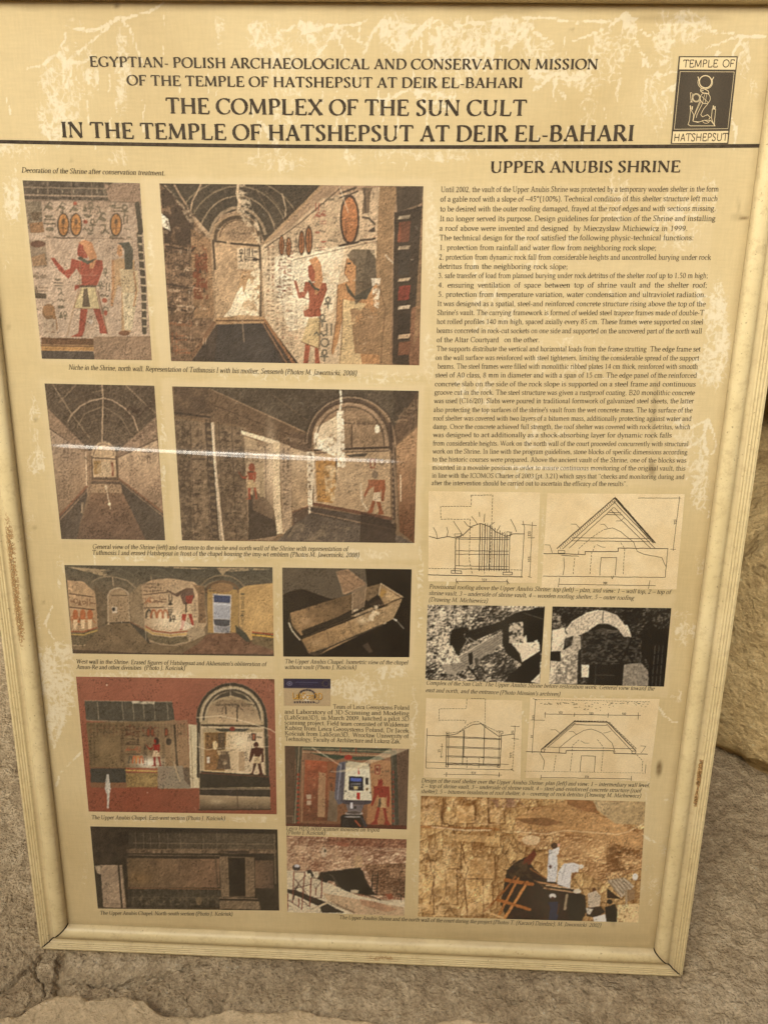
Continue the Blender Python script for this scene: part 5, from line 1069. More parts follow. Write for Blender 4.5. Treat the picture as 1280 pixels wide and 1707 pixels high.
p.line([(1122, 480), (842, 610)], 8, (80, 62, 48))
p.grad([(352, 405), (640, 600), (640, 800), (425, 1020)], (176, 144, 108), (150, 118, 84), (400, 500), (600, 800), 1, .14, 8, .4); p.grad([(1120, 485), (842, 612), (850, 760), (1168, 990)], (196, 160, 116), (156, 122, 88), (1000, 600), (1000, 900), 1, .14, 8, .4)
for x in (450, 520, 560): p.line([(x, 500), (x + 10, 900)], 3, (116, 88, 64), .5)
p.signs(445, 490, 500, 620, 2, 4, 18, [(84, 64, 50)], .8); p.signs(440, 720, 475, 900, 1, 6, 14, [(96, 74, 56)], .7); p.signs(1015, 560, 1075, 640, 2, 3, 18, [(80, 60, 46)], .9); p.signs(1095, 760, 1140, 860, 2, 3, 18, [(110, 82, 60)], .7); p.signs(920, 580, 960, 780, 1, 7, 12, [(130, 100, 74)], .6)
p.poly([(600, 560), (655, 560), (655, 830), (620, 900)], (150, 118, 84)); p.line([(612, 570), (622, 880)], 8, (216, 184, 140)); p.line([(640, 600), (642, 850)], 4, (100, 74, 54))
p.poly([(655, 600), (665, 540), (700, 505), (735, 495), (780, 510), (815, 560), (830, 600), (835, 750), (655, 750)], (196, 160, 112)); p.arc(740, 590, 84, 92, -5, 185, 9, (176, 144, 104)); p.arc(740, 590, 70, 76, 0, 180, 5, (88, 68, 52)); p.line([(658, 610), (825, 620)], 9, (92, 72, 54)); p.poly([(668, 632), (722, 632), (722, 720), (672, 730)], (160, 120, 66)); p.line([(800, 650), (806, 735)], 16, (140, 76, 50)); p.line([(656, 600), (660, 750)], 9, (84, 64, 48)); p.line([(828, 600), (838, 750)], 9, (84, 64, 48)); p.ell(748, 690, 60, 50, (226, 194, 142), .4)
p.poly([(650, 748), (850, 752), (870, 800), (655, 795)], (92, 72, 54)); p.poly([(655, 795), (870, 800), (876, 862), (652, 860)], (160, 126, 88)); p.line([(652, 770), (860, 776)], 5, (160, 120, 80))
p.grad([(652, 860), (876, 862), (1060, 1195), (540, 1190)], (120, 88, 62), (96, 72, 54), (750, 860), (750, 1190), 1, .16, 10, 2.0); p.poly([(425, 1020), (620, 810), (625, 880), (545, 1190), (440, 1188)], (76, 64, 52), 1, .2, 6); p.line([(425, 1025), (620, 815)], 16, (130, 84, 58)); p.line([(432, 1050), (622, 842)], 5, (176, 134, 94)); p.poly([(850, 755), (1168, 1000), (1177, 1197), (1040, 1195), (876, 862)], (72, 62, 50), 1, .2, 6); p.line([(850, 760), (1168, 1005)], 14, (126, 84, 58)); p.line([(860, 785), (1168, 1030)], 5, (164, 126, 88)); p.poly([(580, 930), (600, 930), (590, 1010), (580, 1000)], (176, 146, 106), .8)
p.line([(752, 805), (768, 870), (772, 900), (782, 940), (788, 975)], 7, (226, 198, 150), .9); p.ell(757, 820, 10, 16, (226, 198, 150)); p.ell(780, 940, 12, 10, (226, 198, 150))
p.scratch(14, W_, .35, 30, 3); p.grain(.10, 1.6).wash((176, 140, 100), .14).build('narrow vaulted corridor leading to an arched end wall')

# ---- 4 room corner with doorway
p = Pic('doorway', (260, 620), 2.783, [(76, 67), (1218, 88), (1198, 794), (122, 781)], bgc=(120, 92, 62))
p.poly([(80, 67), (1218, 88), (1215, 180), (1100, 260), (1080, 200), (1000, 140), (880, 125), (780, 180), (720, 240), (720, 290), (260, 90)], (78, 66, 50), 1, .28, 4)
for i in range(30): p.line([(300 + i * 28, 80), (380 + i * 24, 240)], 1.6, (112, 94, 68), .35)
for i in range(10): p.line([(300, 90 + i * 22), (1100, 90 + i * 12)], 1.6, (112, 94, 68), .3)
p.line([(250, 80), (718, 292)], 7, (160, 126, 88)); p.line([(520, 90), (730, 245)], 3, (126, 100, 70), .7)
p.poly([(80, 70), (250, 80), (720, 295), (720, 370), (620, 350), (390, 250), (88, 205)], (104, 80, 56), 1, .22, 7); p.cloud([(85, 70), (240, 80), (260, 190), (90, 200)], (74, 58, 44), .7, 20, .45); p.line([(90, 190), (250, 210)], 9, (60, 48, 38)); p.line([(258, 150), (720, 330)], 4, (76, 58, 42))
for i in range(14): p.sign(300 + i * 31, 205 + i * 11, 12, (84, 64, 46), None, .55)
p.poly([(88, 215), (420, 260), (430, 780), (122, 781)], (120, 96, 68), 1, .4, 5, .7)
p.cloud([(90, 225), (155, 235), (175, 780), (122, 781)], (78, 62, 46), .85, 7, .48); p.cloud([(300, 420), (425, 420), (430, 780), (320, 780)], (90, 70, 50), .7, 7, .5)
for x0, x1 in ((160, 230), (232, 262), (292, 350), (352, 405)): p.line([(x0, 240), (x0 + 22, 780)], 3, (66, 52, 40), .9)
p.poly([(228, 232), (262, 236), (292, 780), (262, 780)], (74, 60, 46)); 
for y in range(260, 780, 30): p.poly([(236 + (y - 260) * .055, y), (258 + (y - 260) * .055, y + 2), (260 + (y - 260) * .055, y + 16), (238 + (y - 260) * .055, y + 14)], (110, 88, 62))
p.signs(165, 250, 228, 780, 1, 9, 24, [(64, 50, 38)], .85); p.signs(170, 256, 236, 780, 1, 9, 22, [(156, 126, 90)], .4); p.signs(298, 265, 350, 420, 1, 5, 20, [(66, 52, 40)], .9); p.signs(360, 270, 405, 470, 1, 6, 18, [(66, 52, 40)], .9); p.signs(310, 440, 405, 770, 2, 5, 20, [(74, 58, 44)], .7)
p.line([(264, 238), (275, 420), (292, 600), (312, 780)], 12, (216, 186, 140)); p.line([(258, 240), (284, 600), (300, 780)], 3, (246, 224, 180), .8)
p.poly([(405, 285), (470, 320), (572, 325), (560, 640), (566, 755), (540, 780), (430, 780), (415, 400)], (146, 116, 82)); p.poly([(412, 300), (470, 320), (470, 345), (512, 350), (518, 600), (560, 640), (440, 640), (418, 500)], (184, 152, 108), 1, .15, 5)
p.poly([(430, 560), (560, 640), (560, 760), (430, 780)], (66, 54, 42), 1, .15); p.poly([(450, 545), (515, 590), (560, 650), (556, 690), (450, 640)], (108, 84, 60))
p.signs(416, 350, 506, 420, 4, 3, 11, [(100, 76, 54)], .8); p.king(442, 590, 170, (150, 66, 42), (196, 160, 106), (140, 70, 46), arm=True); p.poly([(480, 420), (500, 420), (506, 580), (482, 580)], (160, 132, 90)); p.line([(508, 350), (512, 590)], 8, (92, 70, 52)); p.glow(536, 420, 30, 180, (238, 206, 156), .8)
p.poly([(395, 270), (430, 280), (572, 322), (574, 340), (500, 322), (400, 290)], (238, 210, 160)); p.poly([(545, 325), (575, 325), (578, 600), (590, 748), (562, 752), (545, 600)], (226, 194, 142))
p.poly([(575, 325), (625, 345), (632, 720), (590, 755)], (176, 144, 104), 1, .15, 5); p.signs(582, 350, 622, 460, 2, 6, 10, [(84, 66, 48)], .9); p.signs(584, 520, 622, 640, 1, 6, 13, [(92, 72, 52)], .7)
p.poly([(622, 270), (722, 300), (722, 370), (622, 345)], (104, 80, 58)); p.signs(626, 300, 720, 322, 8, 1, 12, [(168, 134, 96)], .7, .2)
p.grad([(625, 350), (706, 375), (712, 620), (634, 650)], (196, 162, 116), (168, 134, 92), (640, 380), (700, 640), 1, .1); p.poly([(634, 650), (712, 622), (712, 660), (636, 712)], (92, 72, 54)); p.line([(634, 650), (712, 622)], 6, (120, 80, 56))
p.poly([(730, 370), (725, 290), (745, 230), (800, 175), (880, 140), (960, 150), (1040, 200), (1085, 290), (1090, 370)], (150, 118, 82), 1, .18, 8); p.cloud([(740, 260), (860, 190), (856, 366), (735, 360)], (220, 192, 144), 1, 12, .36, .1)
p.arc(900, 330, 190, 200, -8, 185, 13, (84, 66, 50)); p.arc(900, 330, 170, 182, -5, 182, 5, (176, 142, 104)); p.arc(900, 330, 158, 168, -5, 182, 6, (92, 72, 54)); p.arc(905, 330, 205, 212, -5, 180, 5, (160, 128, 92))
p.signs(868, 230, 1030, 240, 8, 1, 11, [(66, 50, 38)], .9, .02); p.line([(908, 245), (908, 350)], 6, (74, 54, 40)); p.line([(735, 362), (1080, 350)], 9, (62, 48, 38)); p.poly([(735, 372), (1085, 362), (1088, 680), (735, 610)], (184, 148, 102), 1, .12, 14); p.line([(740, 376), (1080, 366)], 4, (70, 54, 42)); p.poly([(880, 385), (980, 376), (970, 392), (900, 396)], (76, 64, 50))
p.poly([(742, 410), (840, 405), (838, 500), (820, 608), (748, 600)], (176, 122, 58), 1, .25, 5); p.signs(748, 420, 835, 590, 4, 6, 11, [(86, 60, 40), (206, 150, 84)], .8); p.line([(838, 405), (836, 500)], 7, (70, 52, 40)); p.cloud([(780, 440), (850, 420), (830, 600), (790, 600)], (220, 186, 130), .9, 9, .5); p.line([(730, 380), (738, 605)], 8, (214, 184, 140))
p.line([(856, 88), (860, 140), (850, 200), (858, 260), (850, 330), (862, 400), (868, 440)], 10, (242, 220, 176)); p.cloud([(840, 180), (870, 180), (880, 440), (840, 440)], (244, 222, 178), 1, 6, .42); p.cloud([(735, 280), (850, 300), (850, 400), (732, 350)], (244, 222, 178), 1, 8, .48); p.ell(1026, 264, 12, 20, (244, 224, 180)); p.cloud([(700, 370), (735, 370), (725, 660), (708, 660)], (244, 220, 174), .9, 5, .42)
p.signs(970, 395, 1060, 440, 3, 2, 14, [(92, 72, 54)], .8); p.poly([(992, 402), (1018, 402), (1016, 448), (994, 448)], (140, 74, 48)); p.poly([(998, 408), (1012, 408), (1010, 442), (1000, 442)], (196, 160, 112))
sk = (148, 76, 44); p.poly([(985, 500), (1062, 500), (1064, 540), (1056, 600), (1046, 600), (1046, 540), (1038, 560), (1010, 560), (1010, 530), (990, 545), (968, 585), (964, 570), (982, 530)], sk); p.poly([(1012, 558), (1038, 558), (1042, 606), (1004, 606)], (226, 194, 146)); p.poly([(1004, 596), (1018, 600), (1008, 640), (1002, 655), (970, 660), (990, 640)], sk); p.poly([(1022, 600), (1040, 602), (1050, 640), (1058, 660), (1030, 662), (1034, 640)], sk); p.ell(1015, 476, 15, 18, (104, 86, 66), .8); p.line([(950, 520), (955, 600), (980, 640)], 8, (222, 196, 150), .8)
p.line([(735, 612), (1090, 680)], 15, (104, 66, 46)); p.poly([(716, 625), (1100, 690), (1115, 770), (720, 660)], (74, 62, 50), 1, .2); p.line([(720, 650), (1100, 730)], 6, (150, 118, 84), .8)
p.poly([(636, 712), (716, 655), (1130, 760), (1190, 794), (560, 788), (590, 757)], (92, 78, 62), 1, .22, 10); p.cloud([(650, 700), (900, 720), (880, 790), (600, 780)], (150, 126, 92), .7, 14, .5)
p.line([(1086, 240), (1102, 380), (1104, 680)], 15, (72, 56, 44)); p.line([(1100, 330), (1118, 700)], 5, (156, 122, 86))
p.poly([(1100, 260), (1215, 90), (1218, 240), (1115, 340)], (100, 76, 54), 1, .2); p.signs(1112, 225, 1210, 240, 6, 1, 22, [(176, 138, 96)], .6, -.9); p.grad([(1115, 345), (1214, 255), (1198, 794), (1130, 740)], (172, 128, 84), (108, 66, 40), (1130, 400), (1190, 700), 1, .15, 8, .3); p.line([(1134, 480), (1136, 600)], 5, (244, 214, 164), .9)
p.poly([(950, 650), (1115, 700), (1110, 794), (945, 790)], (50, 38, 30), .75); p.poly([(1102, 86), (1218, 88), (1214, 190), (1104, 230)], (40, 32, 26), .3)  # dark overlays paint the silhouette reflected in the pane as print colour
for x0_ in (166, 196, 236, 300, 326, 356, 384): p.signs(x0_, 250, x0_ + 24, 775, 1, 22, 9, [(62, 48, 36), (160, 130, 94)], .75)
p.signs(95, 230, 150, 770, 3, 26, 8, [(64, 50, 38), (158, 128, 92)], .6); p.signs(870, 215, 1050, 245, 10, 2, 8, [(70, 54, 40)], .8); p.signs(585, 345, 622, 640, 2, 14, 8, [(88, 68, 50)], .7)
p.glow(520, 480, 50, 150, (226, 192, 142), .4); p.glow(900, 500, 120, 70, (214, 180, 130), .4); p.glow(670, 420, 40, 60, (226, 190, 140), .4); p.arc(900, 330, 182, 192, -5, 184, 3, (58, 46, 36)); p.arc(905, 330, 214, 222, 5, 178, 3, (60, 48, 38))
for y_ in range(380, 700, 26): p.poly([(1092, y_), (1104, y_), (1105, y_ + 12), (1093, y_ + 12)], (150, 120, 84), .7)
p.scratch(20, (248, 228, 186), .5, 16, 2.4); p.grain(.12, 1.6).wash((168, 132, 92), .08).build('room corner with carved doorway and arched end wall')

# ---- 5 panorama
p = Pic('panorama', (80, 920), 3.2, [(90, 70), (1198, 82), (1206, 556), (134, 541)], bgc=(140, 112, 76))
p.grad(full(p), (78, 72, 56), (128, 104, 72), (600, 70), (600, 300), 1, .2, 6)
for cx in (160, 350, 560, 900, 1100):
    for k in range(4): p.arc(cx, 250, 60 + k * 36, 60 + k * 34, 20, 160, 3, (120, 108, 80), .6)
for pts in ([(100, 78), (330, 96), (345, 128), (300, 130)], [(560, 74), (700, 88), (800, 92), (860, 88)], [(900, 84), (935, 130), (950, 105), (1040, 84)], [(1040, 84), (1195, 92), (1120, 96), (960, 108)]): p.cloud(pts, (176, 146, 100), .95, 10, .35)
p.line([(345, 128), (352, 180)], 6, (176, 146, 104)); p.line([(235, 160), (280, 135), (345, 130), (420, 150), (470, 190)], 6, (150, 126, 90)); p.line([(550, 130), (556, 160)], 4, (160, 132, 92)); p.arc(920, 245, 110, 90, 20, 160, 6, (150, 124, 86)); p.arc(930, 245, 135, 120, 20, 160, 5, (150, 124, 86))
p.grad([(105, 150), (190, 158), (250, 210), (270, 330), (268, 410), (180, 440), (128, 440)], (196, 154, 104), (176, 138, 92), (110, 200), (270, 300), 1, .15, 8); p.signs(120, 230, 250, 290, 6, 1, 16, [(96, 58, 36)], .8, .1); p.line([(118, 222), (240, 240)], 5, (80, 58, 42)); p.line([(120, 295), (248, 308)], 5, (80, 58, 42)); p.signs(124, 320, 245, 400, 5, 1, 22, [(178, 96, 50)], .95, 0)
for x in (148, 188, 226): p.ell(x, 335, 15, 28, (184, 100, 54)); p.poly([(x - 12, 360), (x + 12, 360), (x + 8, 410), (x - 10, 410)], (226, 188, 132))
p.poly([(250, 170), (300, 230), (330, 380), (270, 430)], (112, 92, 64), 1, .25, 4); p.poly([(128, 428), (190, 430), (265, 405), (270, 450), (190, 500), (134, 500)], (110, 92, 62), 1, .3, 3, 2); p.line([(128, 424), (190, 426), (262, 404)], 8, (160, 92, 56)); p.line([(128, 440), (190, 442), (264, 418)], 7, (196, 156, 76)); p.line([(134, 498), (190, 500), (268, 472)], 5, (176, 144, 100))
p.poly([(318, 395), (320, 230), (340, 204), (375, 196), (410, 206), (430, 235), (436, 395)], (166, 134, 92), 1, .1); p.arc(376, 245, 58, 52, 0, 180, 6, (196, 166, 122)); p.line([(320, 235), (326, 400)], 5, (196, 166, 122)); p.line([(432, 235), (438, 400)], 5, (196, 166, 122)); p.poly([(342, 292), (370, 292), (372, 326), (344, 326)], (214, 190, 150)); p.ell(352, 306, 8, 10, (60, 52, 44)); p.line([(340, 232), (420, 232)], 4, (84, 66, 48)); p.poly([(330, 375), (438, 372), (440, 405), (335, 412)], (78, 66, 50)); p.line([(395, 372), (398, 405)], 3, (214, 188, 144))
p.poly([(430, 230), (500, 170), (520, 420), (440, 380)], (142, 116, 80), 1, .15, 5); p.signs(485, 190, 515, 340, 1, 6, 11, [(92, 72, 52)], .7)
p.grad([(500, 175), (560, 148), (650, 140), (780, 160), (830, 200), (850, 380), (790, 480), (660, 498), (545, 480), (520, 420)], (178, 142, 98), (196, 160, 112), (520, 200), (780, 300), 1, .12, 10); p.glow(650, 370, 130, 80, (250, 226, 176), .75); p.glow(690, 300, 80, 120, (226, 196, 148), .4)
p.signs(510, 160, 610, 215, 7, 3, 10, [(76, 60, 44)], .8); p.line([(512, 228), (640, 215)], 5, (90, 68, 50)); p.signs(515, 235, 625, 285, 6, 1, 18, [(170, 104, 62), (110, 76, 52)], .9); p.line([(514, 300), (620, 295)], 5, (90, 68, 50)); 
for (x, c) in [(540, (80, 72, 54)), (566, (176, 96, 54)), (600, (184, 104, 60)), (628, (178, 110, 66))]: p.arc(x, 350, 15, 40, 0, 180, 10, c, .9)
p.signs(640, 235, 670, 345, 1, 6, 17, [(62, 52, 40)], .95); p.sign(655, 356, 16, (62, 52, 40), 3); p.sign(672, 356, 16, (62, 52, 40), 2)
p.poly([(708, 235), (740, 190), (775, 195), (785, 240), (762, 275), (725, 280)], (112, 84, 64)); p.poly([(635, 200), (680, 222), (735, 195), (745, 205), (690, 240), (640, 212)], (104, 78, 58)); p.poly([(735, 235), (776, 230), (768, 276), (738, 276)], (150, 66, 48)); p.poly([(712, 285), (765, 280), (772, 330), (716, 330)], (206, 172, 122)); p.poly([(718, 330), (742, 332), (722, 412), (705, 420), (712, 380)], (178, 66, 48)); p.poly([(750, 330), (768, 330), (780, 390), (768, 392)], (178, 66, 48)); p.line([(738, 270), (738, 320)], 7, (74, 60, 46)); p.poly([(716, 360), (780, 395), (740, 415), (700, 410)], (250, 232, 190), .6)
p.signs(775, 250, 800, 380, 1, 6, 11, [(96, 74, 54)], .7); p.poly([(770, 170), (835, 185), (845, 380), (805, 380), (800, 220)], (130, 98, 64), .9, .3, 4); p.signs(805, 210, 835, 370, 1, 7, 11, [(78, 60, 46)], .8)
p.line([(520, 395), (560, 420), (650, 432), (752, 422)], 8, (166, 96, 60)); p.line([(520, 408), (560, 434), (650, 446), (752, 436)], 7, (206, 160, 76)); p.poly([(520, 420), (560, 444), (650, 456), (752, 446), (752, 478), (660, 496), (560, 480), (524, 452)], (116, 98, 66), 1, .35, 3, 2); p.line([(528, 462), (600, 494), (700, 500), (800, 480)], 4, (176, 146, 102)); p.ell(790, 440, 50, 42, (176, 148, 106), .9)
p.poly([(440, 372), (520, 420), (545, 484), (560, 500), (440, 470), (400, 410)], (76, 68, 52), 1, .15); p.line([(442, 372), (520, 418)], 5, (130, 84, 56)); p.poly([(270, 415), (340, 380), (440, 380), (540, 490), (700, 505), (850, 440), (900, 430), (1060, 480), (1206, 520), (1206, 556), (134, 541), (134, 505), (200, 500)], (122, 98, 66), 1, .2, 12); p.poly([(850, 440), (1000, 430), (1130, 500), (1206, 525), (1206, 556), (700, 552), (800, 490)], (120, 84, 58), 1, .3, 6); p.poly([(134, 520), (500, 540), (1206, 545), (1206, 556), (134, 541)], (84, 66, 48))
p.poly([(850, 200), (1020, 200), (1015, 430), (855, 430)], (176, 136, 74), 1, .08); p.arc(932, 215, 86, 58, 0, 180, 12, (112, 84, 56)); p.ell(930, 190, 60, 26, (150, 112, 70)); p.line([(862, 208), (892, 208)], 4, (90, 68, 48)); p.poly([(878, 222), (980, 228), (974, 432), (884, 432)], (206, 188, 160)); p.poly([(886, 230), (974, 234), (972, 272), (886, 268)], (68, 76, 98)); p.poly([(886, 270), (972, 274), (972, 360), (886, 356)], (170, 168, 164)); p.line([(888, 278), (972, 282)], 10, (206, 204, 196)); p.poly([(886, 358), (972, 362), (970, 392), (930, 402), (888, 388)], (82, 80, 78)); p.poly([(888, 392), (972, 398), (970, 432), (888, 428)], (146, 140, 132), 1, .2, 3)
p.poly([(1020, 200), (1060, 180), (1200, 165), (1204, 470), (1080, 470), (1060, 440), (1020, 390)], (196, 152, 86), 1, .08, 10); p.glow(1130, 330, 90, 100, (226, 178, 104), .6); p.signs(1025, 215, 1052, 390, 1, 8, 12, [(74, 66, 48)], .9); p.poly([(1090, 425), (1205, 434), (1206, 516), (1090, 490)], (116, 94, 60), 1, .3, 3, 2); p.line([(1092, 428), (1204, 440)], 8, (176, 84, 46)); p.line([(1090, 442), (1205, 454)], 8, (226, 168, 60)); p.poly([(1000, 390), (1062, 440), (1080, 480), (1060, 478), (1004, 430)], (74, 70, 52))
p.line([(516, 300), (524, 470)], 3, (206, 176, 130), .8); p.scratch(10, W_, .4, 16, 2); p.org = (.7, 4.0, .04); p.grain(.12, 1.5).build('wide panorama of painted walls with an open doorway')

# ---- 6 isometric chapel model on black
p = Pic('model', (440, 920), 4.571, [(140, 119), (1125, 132), (1107, 802), (148, 797)], bgc=(34, 27, 20))
p.poly(full(p), (36, 29, 21), 1, .12, 12)
p.poly([(140, 119), (772, 125), (785, 240), (660, 330), (520, 360), (400, 320), (290, 282), (200, 300), (142, 330)], (92, 78, 58), 1, .08, 20); p.poly([(142, 330), (200, 300), (290, 282), (400, 320), (500, 362), (480, 385), (220, 455), (150, 440)], (44, 35, 26))  # pale upper left area is reflection haze of the pane, painted in
p.grad([(200, 465), (500, 370), (700, 310), (890, 240), (880, 300), (670, 440), (285, 640), (215, 560)], (156, 118, 72), (108, 82, 52), (230, 560), (600, 380), 1, .22, 7); p.glow(320, 530, 60, 45, (206, 160, 104), .7); p.poly([(285, 600), (660, 460), (665, 490), (300, 640)], (52, 42, 30), 1, .3, 4)
p.poly([(780, 270), (890, 240), (880, 310), (790, 380)], (116, 90, 58), 1, .3, 5); p.poly([(890, 240), (1055, 340), (1030, 380), (920, 410), (875, 330)], (150, 116, 72), 1, .35, 6); p.poly([(800, 400), (880, 360), (920, 400), (860, 440)], (58, 44, 32)); p.line([(890, 240), (1058, 345)], 8, (196, 164, 116)); p.poly([(940, 290), (1030, 345), (960, 375), (920, 360)], (196, 158, 104), .8, .2); p.line([(890, 250), (872, 330)], 6, (206, 176, 126)); p.poly([(900, 280), (935, 300), (900, 350), (880, 330)], (176, 128, 56), .8)
p.poly([(660, 490), (820, 420), (860, 440), (700, 500)], (150, 120, 80), 1, .3, 5)
p.grad([(285, 665), (1000, 385), (1055, 345), (1035, 400), (985, 510), (430, 780), (340, 770)], (150, 112, 66), (178, 142, 92), (300, 700), (900, 450), 1, .25, 7); p.glow(400, 690, 70, 40, (206, 164, 108), .6); p.glow(750, 520, 50, 36, (240, 208, 152), .8); p.line([(290, 660), (560, 555), (1050, 350)], 6, (50, 38, 28)); p.line([(300, 652), (1050, 340)], 2, (176, 142, 96))
p.poly([(340, 775), (500, 720), (930, 535), (900, 565), (520, 720), (400, 795)], (62, 50, 36), 1, .4, 4); p.line([(345, 770), (930, 540)], 4, (130, 104, 70), .7); p.line([(190, 540), (215, 600), (275, 670)], 10, (230, 204, 156)); p.line([(200, 480), (190, 530), (285, 665), (345, 775)], 4, (104, 82, 56)); p.line([(480, 600), (495, 690)], 3, (84, 62, 44)); p.line([(655, 540), (665, 620)], 3, (84, 62, 44))
p.poly([(550, 150), (640, 132), (780, 245), (620, 325), (605, 318)], (156, 118, 80), 1, .25, 7); p.line([(550, 150), (605, 320), (785, 245), (640, 132), (550, 150)], 3, (206, 168, 120), .7); p.line([(560, 165), (700, 265)], 3, (96, 72, 50)); p.poly([(675, 300), (785, 245), (760, 420), (672, 470)], (150, 120, 84), .8, .15, 6); p.line([(675, 300), (672, 470)], 4, (214, 182, 134)); p.line([(783, 248), (762, 420)], 4, (196, 160, 112)); p.line([(720, 290), (716, 440)], 3, (120, 92, 64))
p.signs(320, 430, 500, 440, 4, 1, 20, [(74, 56, 40)], .7, -.3); p.signs(400, 600, 640, 600, 5, 1, 14, [(70, 52, 38)], .7, -.3); p.cloud([(680, 440), (880, 400), (880, 520), (700, 540)], (240, 212, 160), .8, 8, .6, .06)
p.line([(985, 512), (1015, 530), (1065, 585)], 4, (214, 196, 160)); p.poly([(980, 505), (1015, 515), (1010, 530)], (230, 212, 176)); p.poly([(750, 715), (790, 690), (830, 760), (800, 770)], (84, 66, 48), .8); p.line([(915, 545), (926, 540)], 12, (196, 164, 116)); p.org = (.7, 4.0, .04); p.grain(.12, 1.5).build('isometric model of a roofless chapel on a black ground')

# ---- 7 east-west section on brick red
p = Pic('section', (100, 1110), 3.368, [(92, 60), (1205, 74), (1218, 833), (163, 817)], bgc=(150, 86, 58))
p.grad(full(p), (160, 92, 64), (144, 70, 44), (600, 60), (600, 830), 1, .05, 30)
p.poly([(140, 194), (632, 200), (645, 300), (590, 322), (420, 325), (150, 305)], (84, 76, 58), 1, .25, 3); 
for x in range(155, 630, 9): p.line([(x, 200), (x + 6, 310)], 1.4, (60, 56, 44), .45)
for x in (212, 350, 410, 468, 528, 602): p.line([(x, 198), (x + 4, 250), (x + 8, 300)], 3, (196, 172, 128), .8)
p.line([(140, 194), (632, 202)], 3, (190, 160, 116), .8); p.line([(152, 306), (590, 320)], 6, (150, 124, 88)); p.cloud([(400, 196), (535, 198), (530, 214), (410, 212)], (206, 186, 144), 1, 6, .4)
p.grad([(150, 318), (715, 306), (725, 570), (172, 575)], (116, 92, 56), (150, 120, 80), (160, 400), (720, 400), 1, .18, 9); p.poly([(590, 310), (715, 306), (740, 690), (560, 690), (640, 560), (640, 330)], (160, 122, 80), 1, .12, 12)
p.signs(160, 325, 330, 380, 8, 3, 11, [(72, 56, 38)], .7); p.signs(160, 385, 205, 560, 2, 8, 10, [(70, 56, 38)], .75); p.signs(335, 325, 365, 540, 1, 12, 10, [(68, 50, 36)], .85); p.signs(368, 330, 450, 395, 4, 4, 12, [(76, 38, 26), (60, 44, 32)], .95); p.signs(372, 400, 450, 440, 4, 2, 12, [(58, 44, 34)], .95); p.line([(370, 440), (450, 442)], 4, (58, 42, 32)); p.signs(375, 465, 450, 470, 5, 1, 15, [(170, 80, 48)], .9); p.line([(372, 494), (450, 496)], 4, (58, 42, 32)); p.signs(460, 335, 560, 400, 5, 3, 11, [(66, 50, 38), (120, 56, 38)], .85); p.signs(470, 440, 490, 560, 1, 7, 11, [(64, 50, 38)], .9)
for x in (498, 520, 598): p.ell(x, 372, 10, 26, (72, 52, 38)); p.ell(x, 372, 7, 20, (150, 74, 44))
p.glow(500, 545, 90, 40, (255, 240, 200), .95)
for x, c in ((398, (90, 80, 58)), (420, (196, 96, 50)), (440, (206, 130, 60)), (458, (196, 100, 56))): p.arc(x, 545, 10, 38, 0, 180, 8, c, .95)
p.king(540, 562, 165, (150, 34, 24), (214, 180, 130), (60, 40, 32), arm=True); p.poly([(590, 405), (625, 405), (632, 560), (595, 560)], (150, 116, 76), .9); p.ell(612, 425, 16, 20, (58, 48, 38)); p.line([(645, 335), (652, 470), (660, 560)], 11, (58, 48, 36)); p.poly([(590, 315), (650, 300), (650, 330), (590, 330)], (150, 116, 78))
p.poly([(172, 575), (370, 575), (375, 655), (176, 655)], (66, 62, 50), 1, .15); p.line([(168, 570), (560, 578)], 5, (120, 80, 48)); p.line([(370, 586), (550, 592)], 7, (206, 168, 76)); p.line([(370, 575), (550, 580)], 4, (178, 84, 50)); p.poly([(370, 600), (550, 602), (550, 680), (376, 680)], (142, 112, 62), 1, .35, 2.5); p.poly([(172, 655), (376, 655), (376, 685), (176, 682)], (130, 90, 56), .9); p.glow(500, 640, 50, 30, (206, 170, 96), .5); p.poly([(550, 565), (690, 560), (725, 600), (735, 688), (550, 686)], (150, 134, 104), .9, .08); p.poly([(690, 570), (728, 570), (735, 680), (700, 640)], (96, 76, 56), .8)
p.poly([(722, 328), (768, 330), (785, 686), (735, 684)], (216, 196, 146)); p.line([(735, 340), (748, 684)], 5, (170, 142, 98), .8); p.poly([(655, 310), (715, 300), (722, 330), (660, 330)], (158, 112, 76))
arch = [(770, 330)] + [(965 + 200 * math.cos(R(a)), 300 - 206 * math.sin(R(a))) for a in range(175, -1, -10)] + [(1168, 320), (1180, 800), (785, 808), (785, 690), (768, 560)]
p.poly(arch, (176, 150, 104), 1, .1, 8); p.arc(965, 300, 190, 196, -3, 184, 16, (62, 54, 42)); p.arc(965, 300, 170, 176, -3, 184, 5, (206, 184, 140)); p.arc(965, 300, 158, 164, 0, 180, 11, (78, 68, 52)); p.arc(965, 300, 148, 152, 0, 180, 4, (196, 172, 128))
p.line([(780, 320), (778, 620)], 16, (60, 52, 40)); p.line([(1156, 300), (1166, 620)], 18, (60, 52, 40)); p.line([(796, 350), (808, 600)], 12, (196, 168, 122)); p.line([(1140, 350), (1146, 610)], 8, (190, 160, 116))
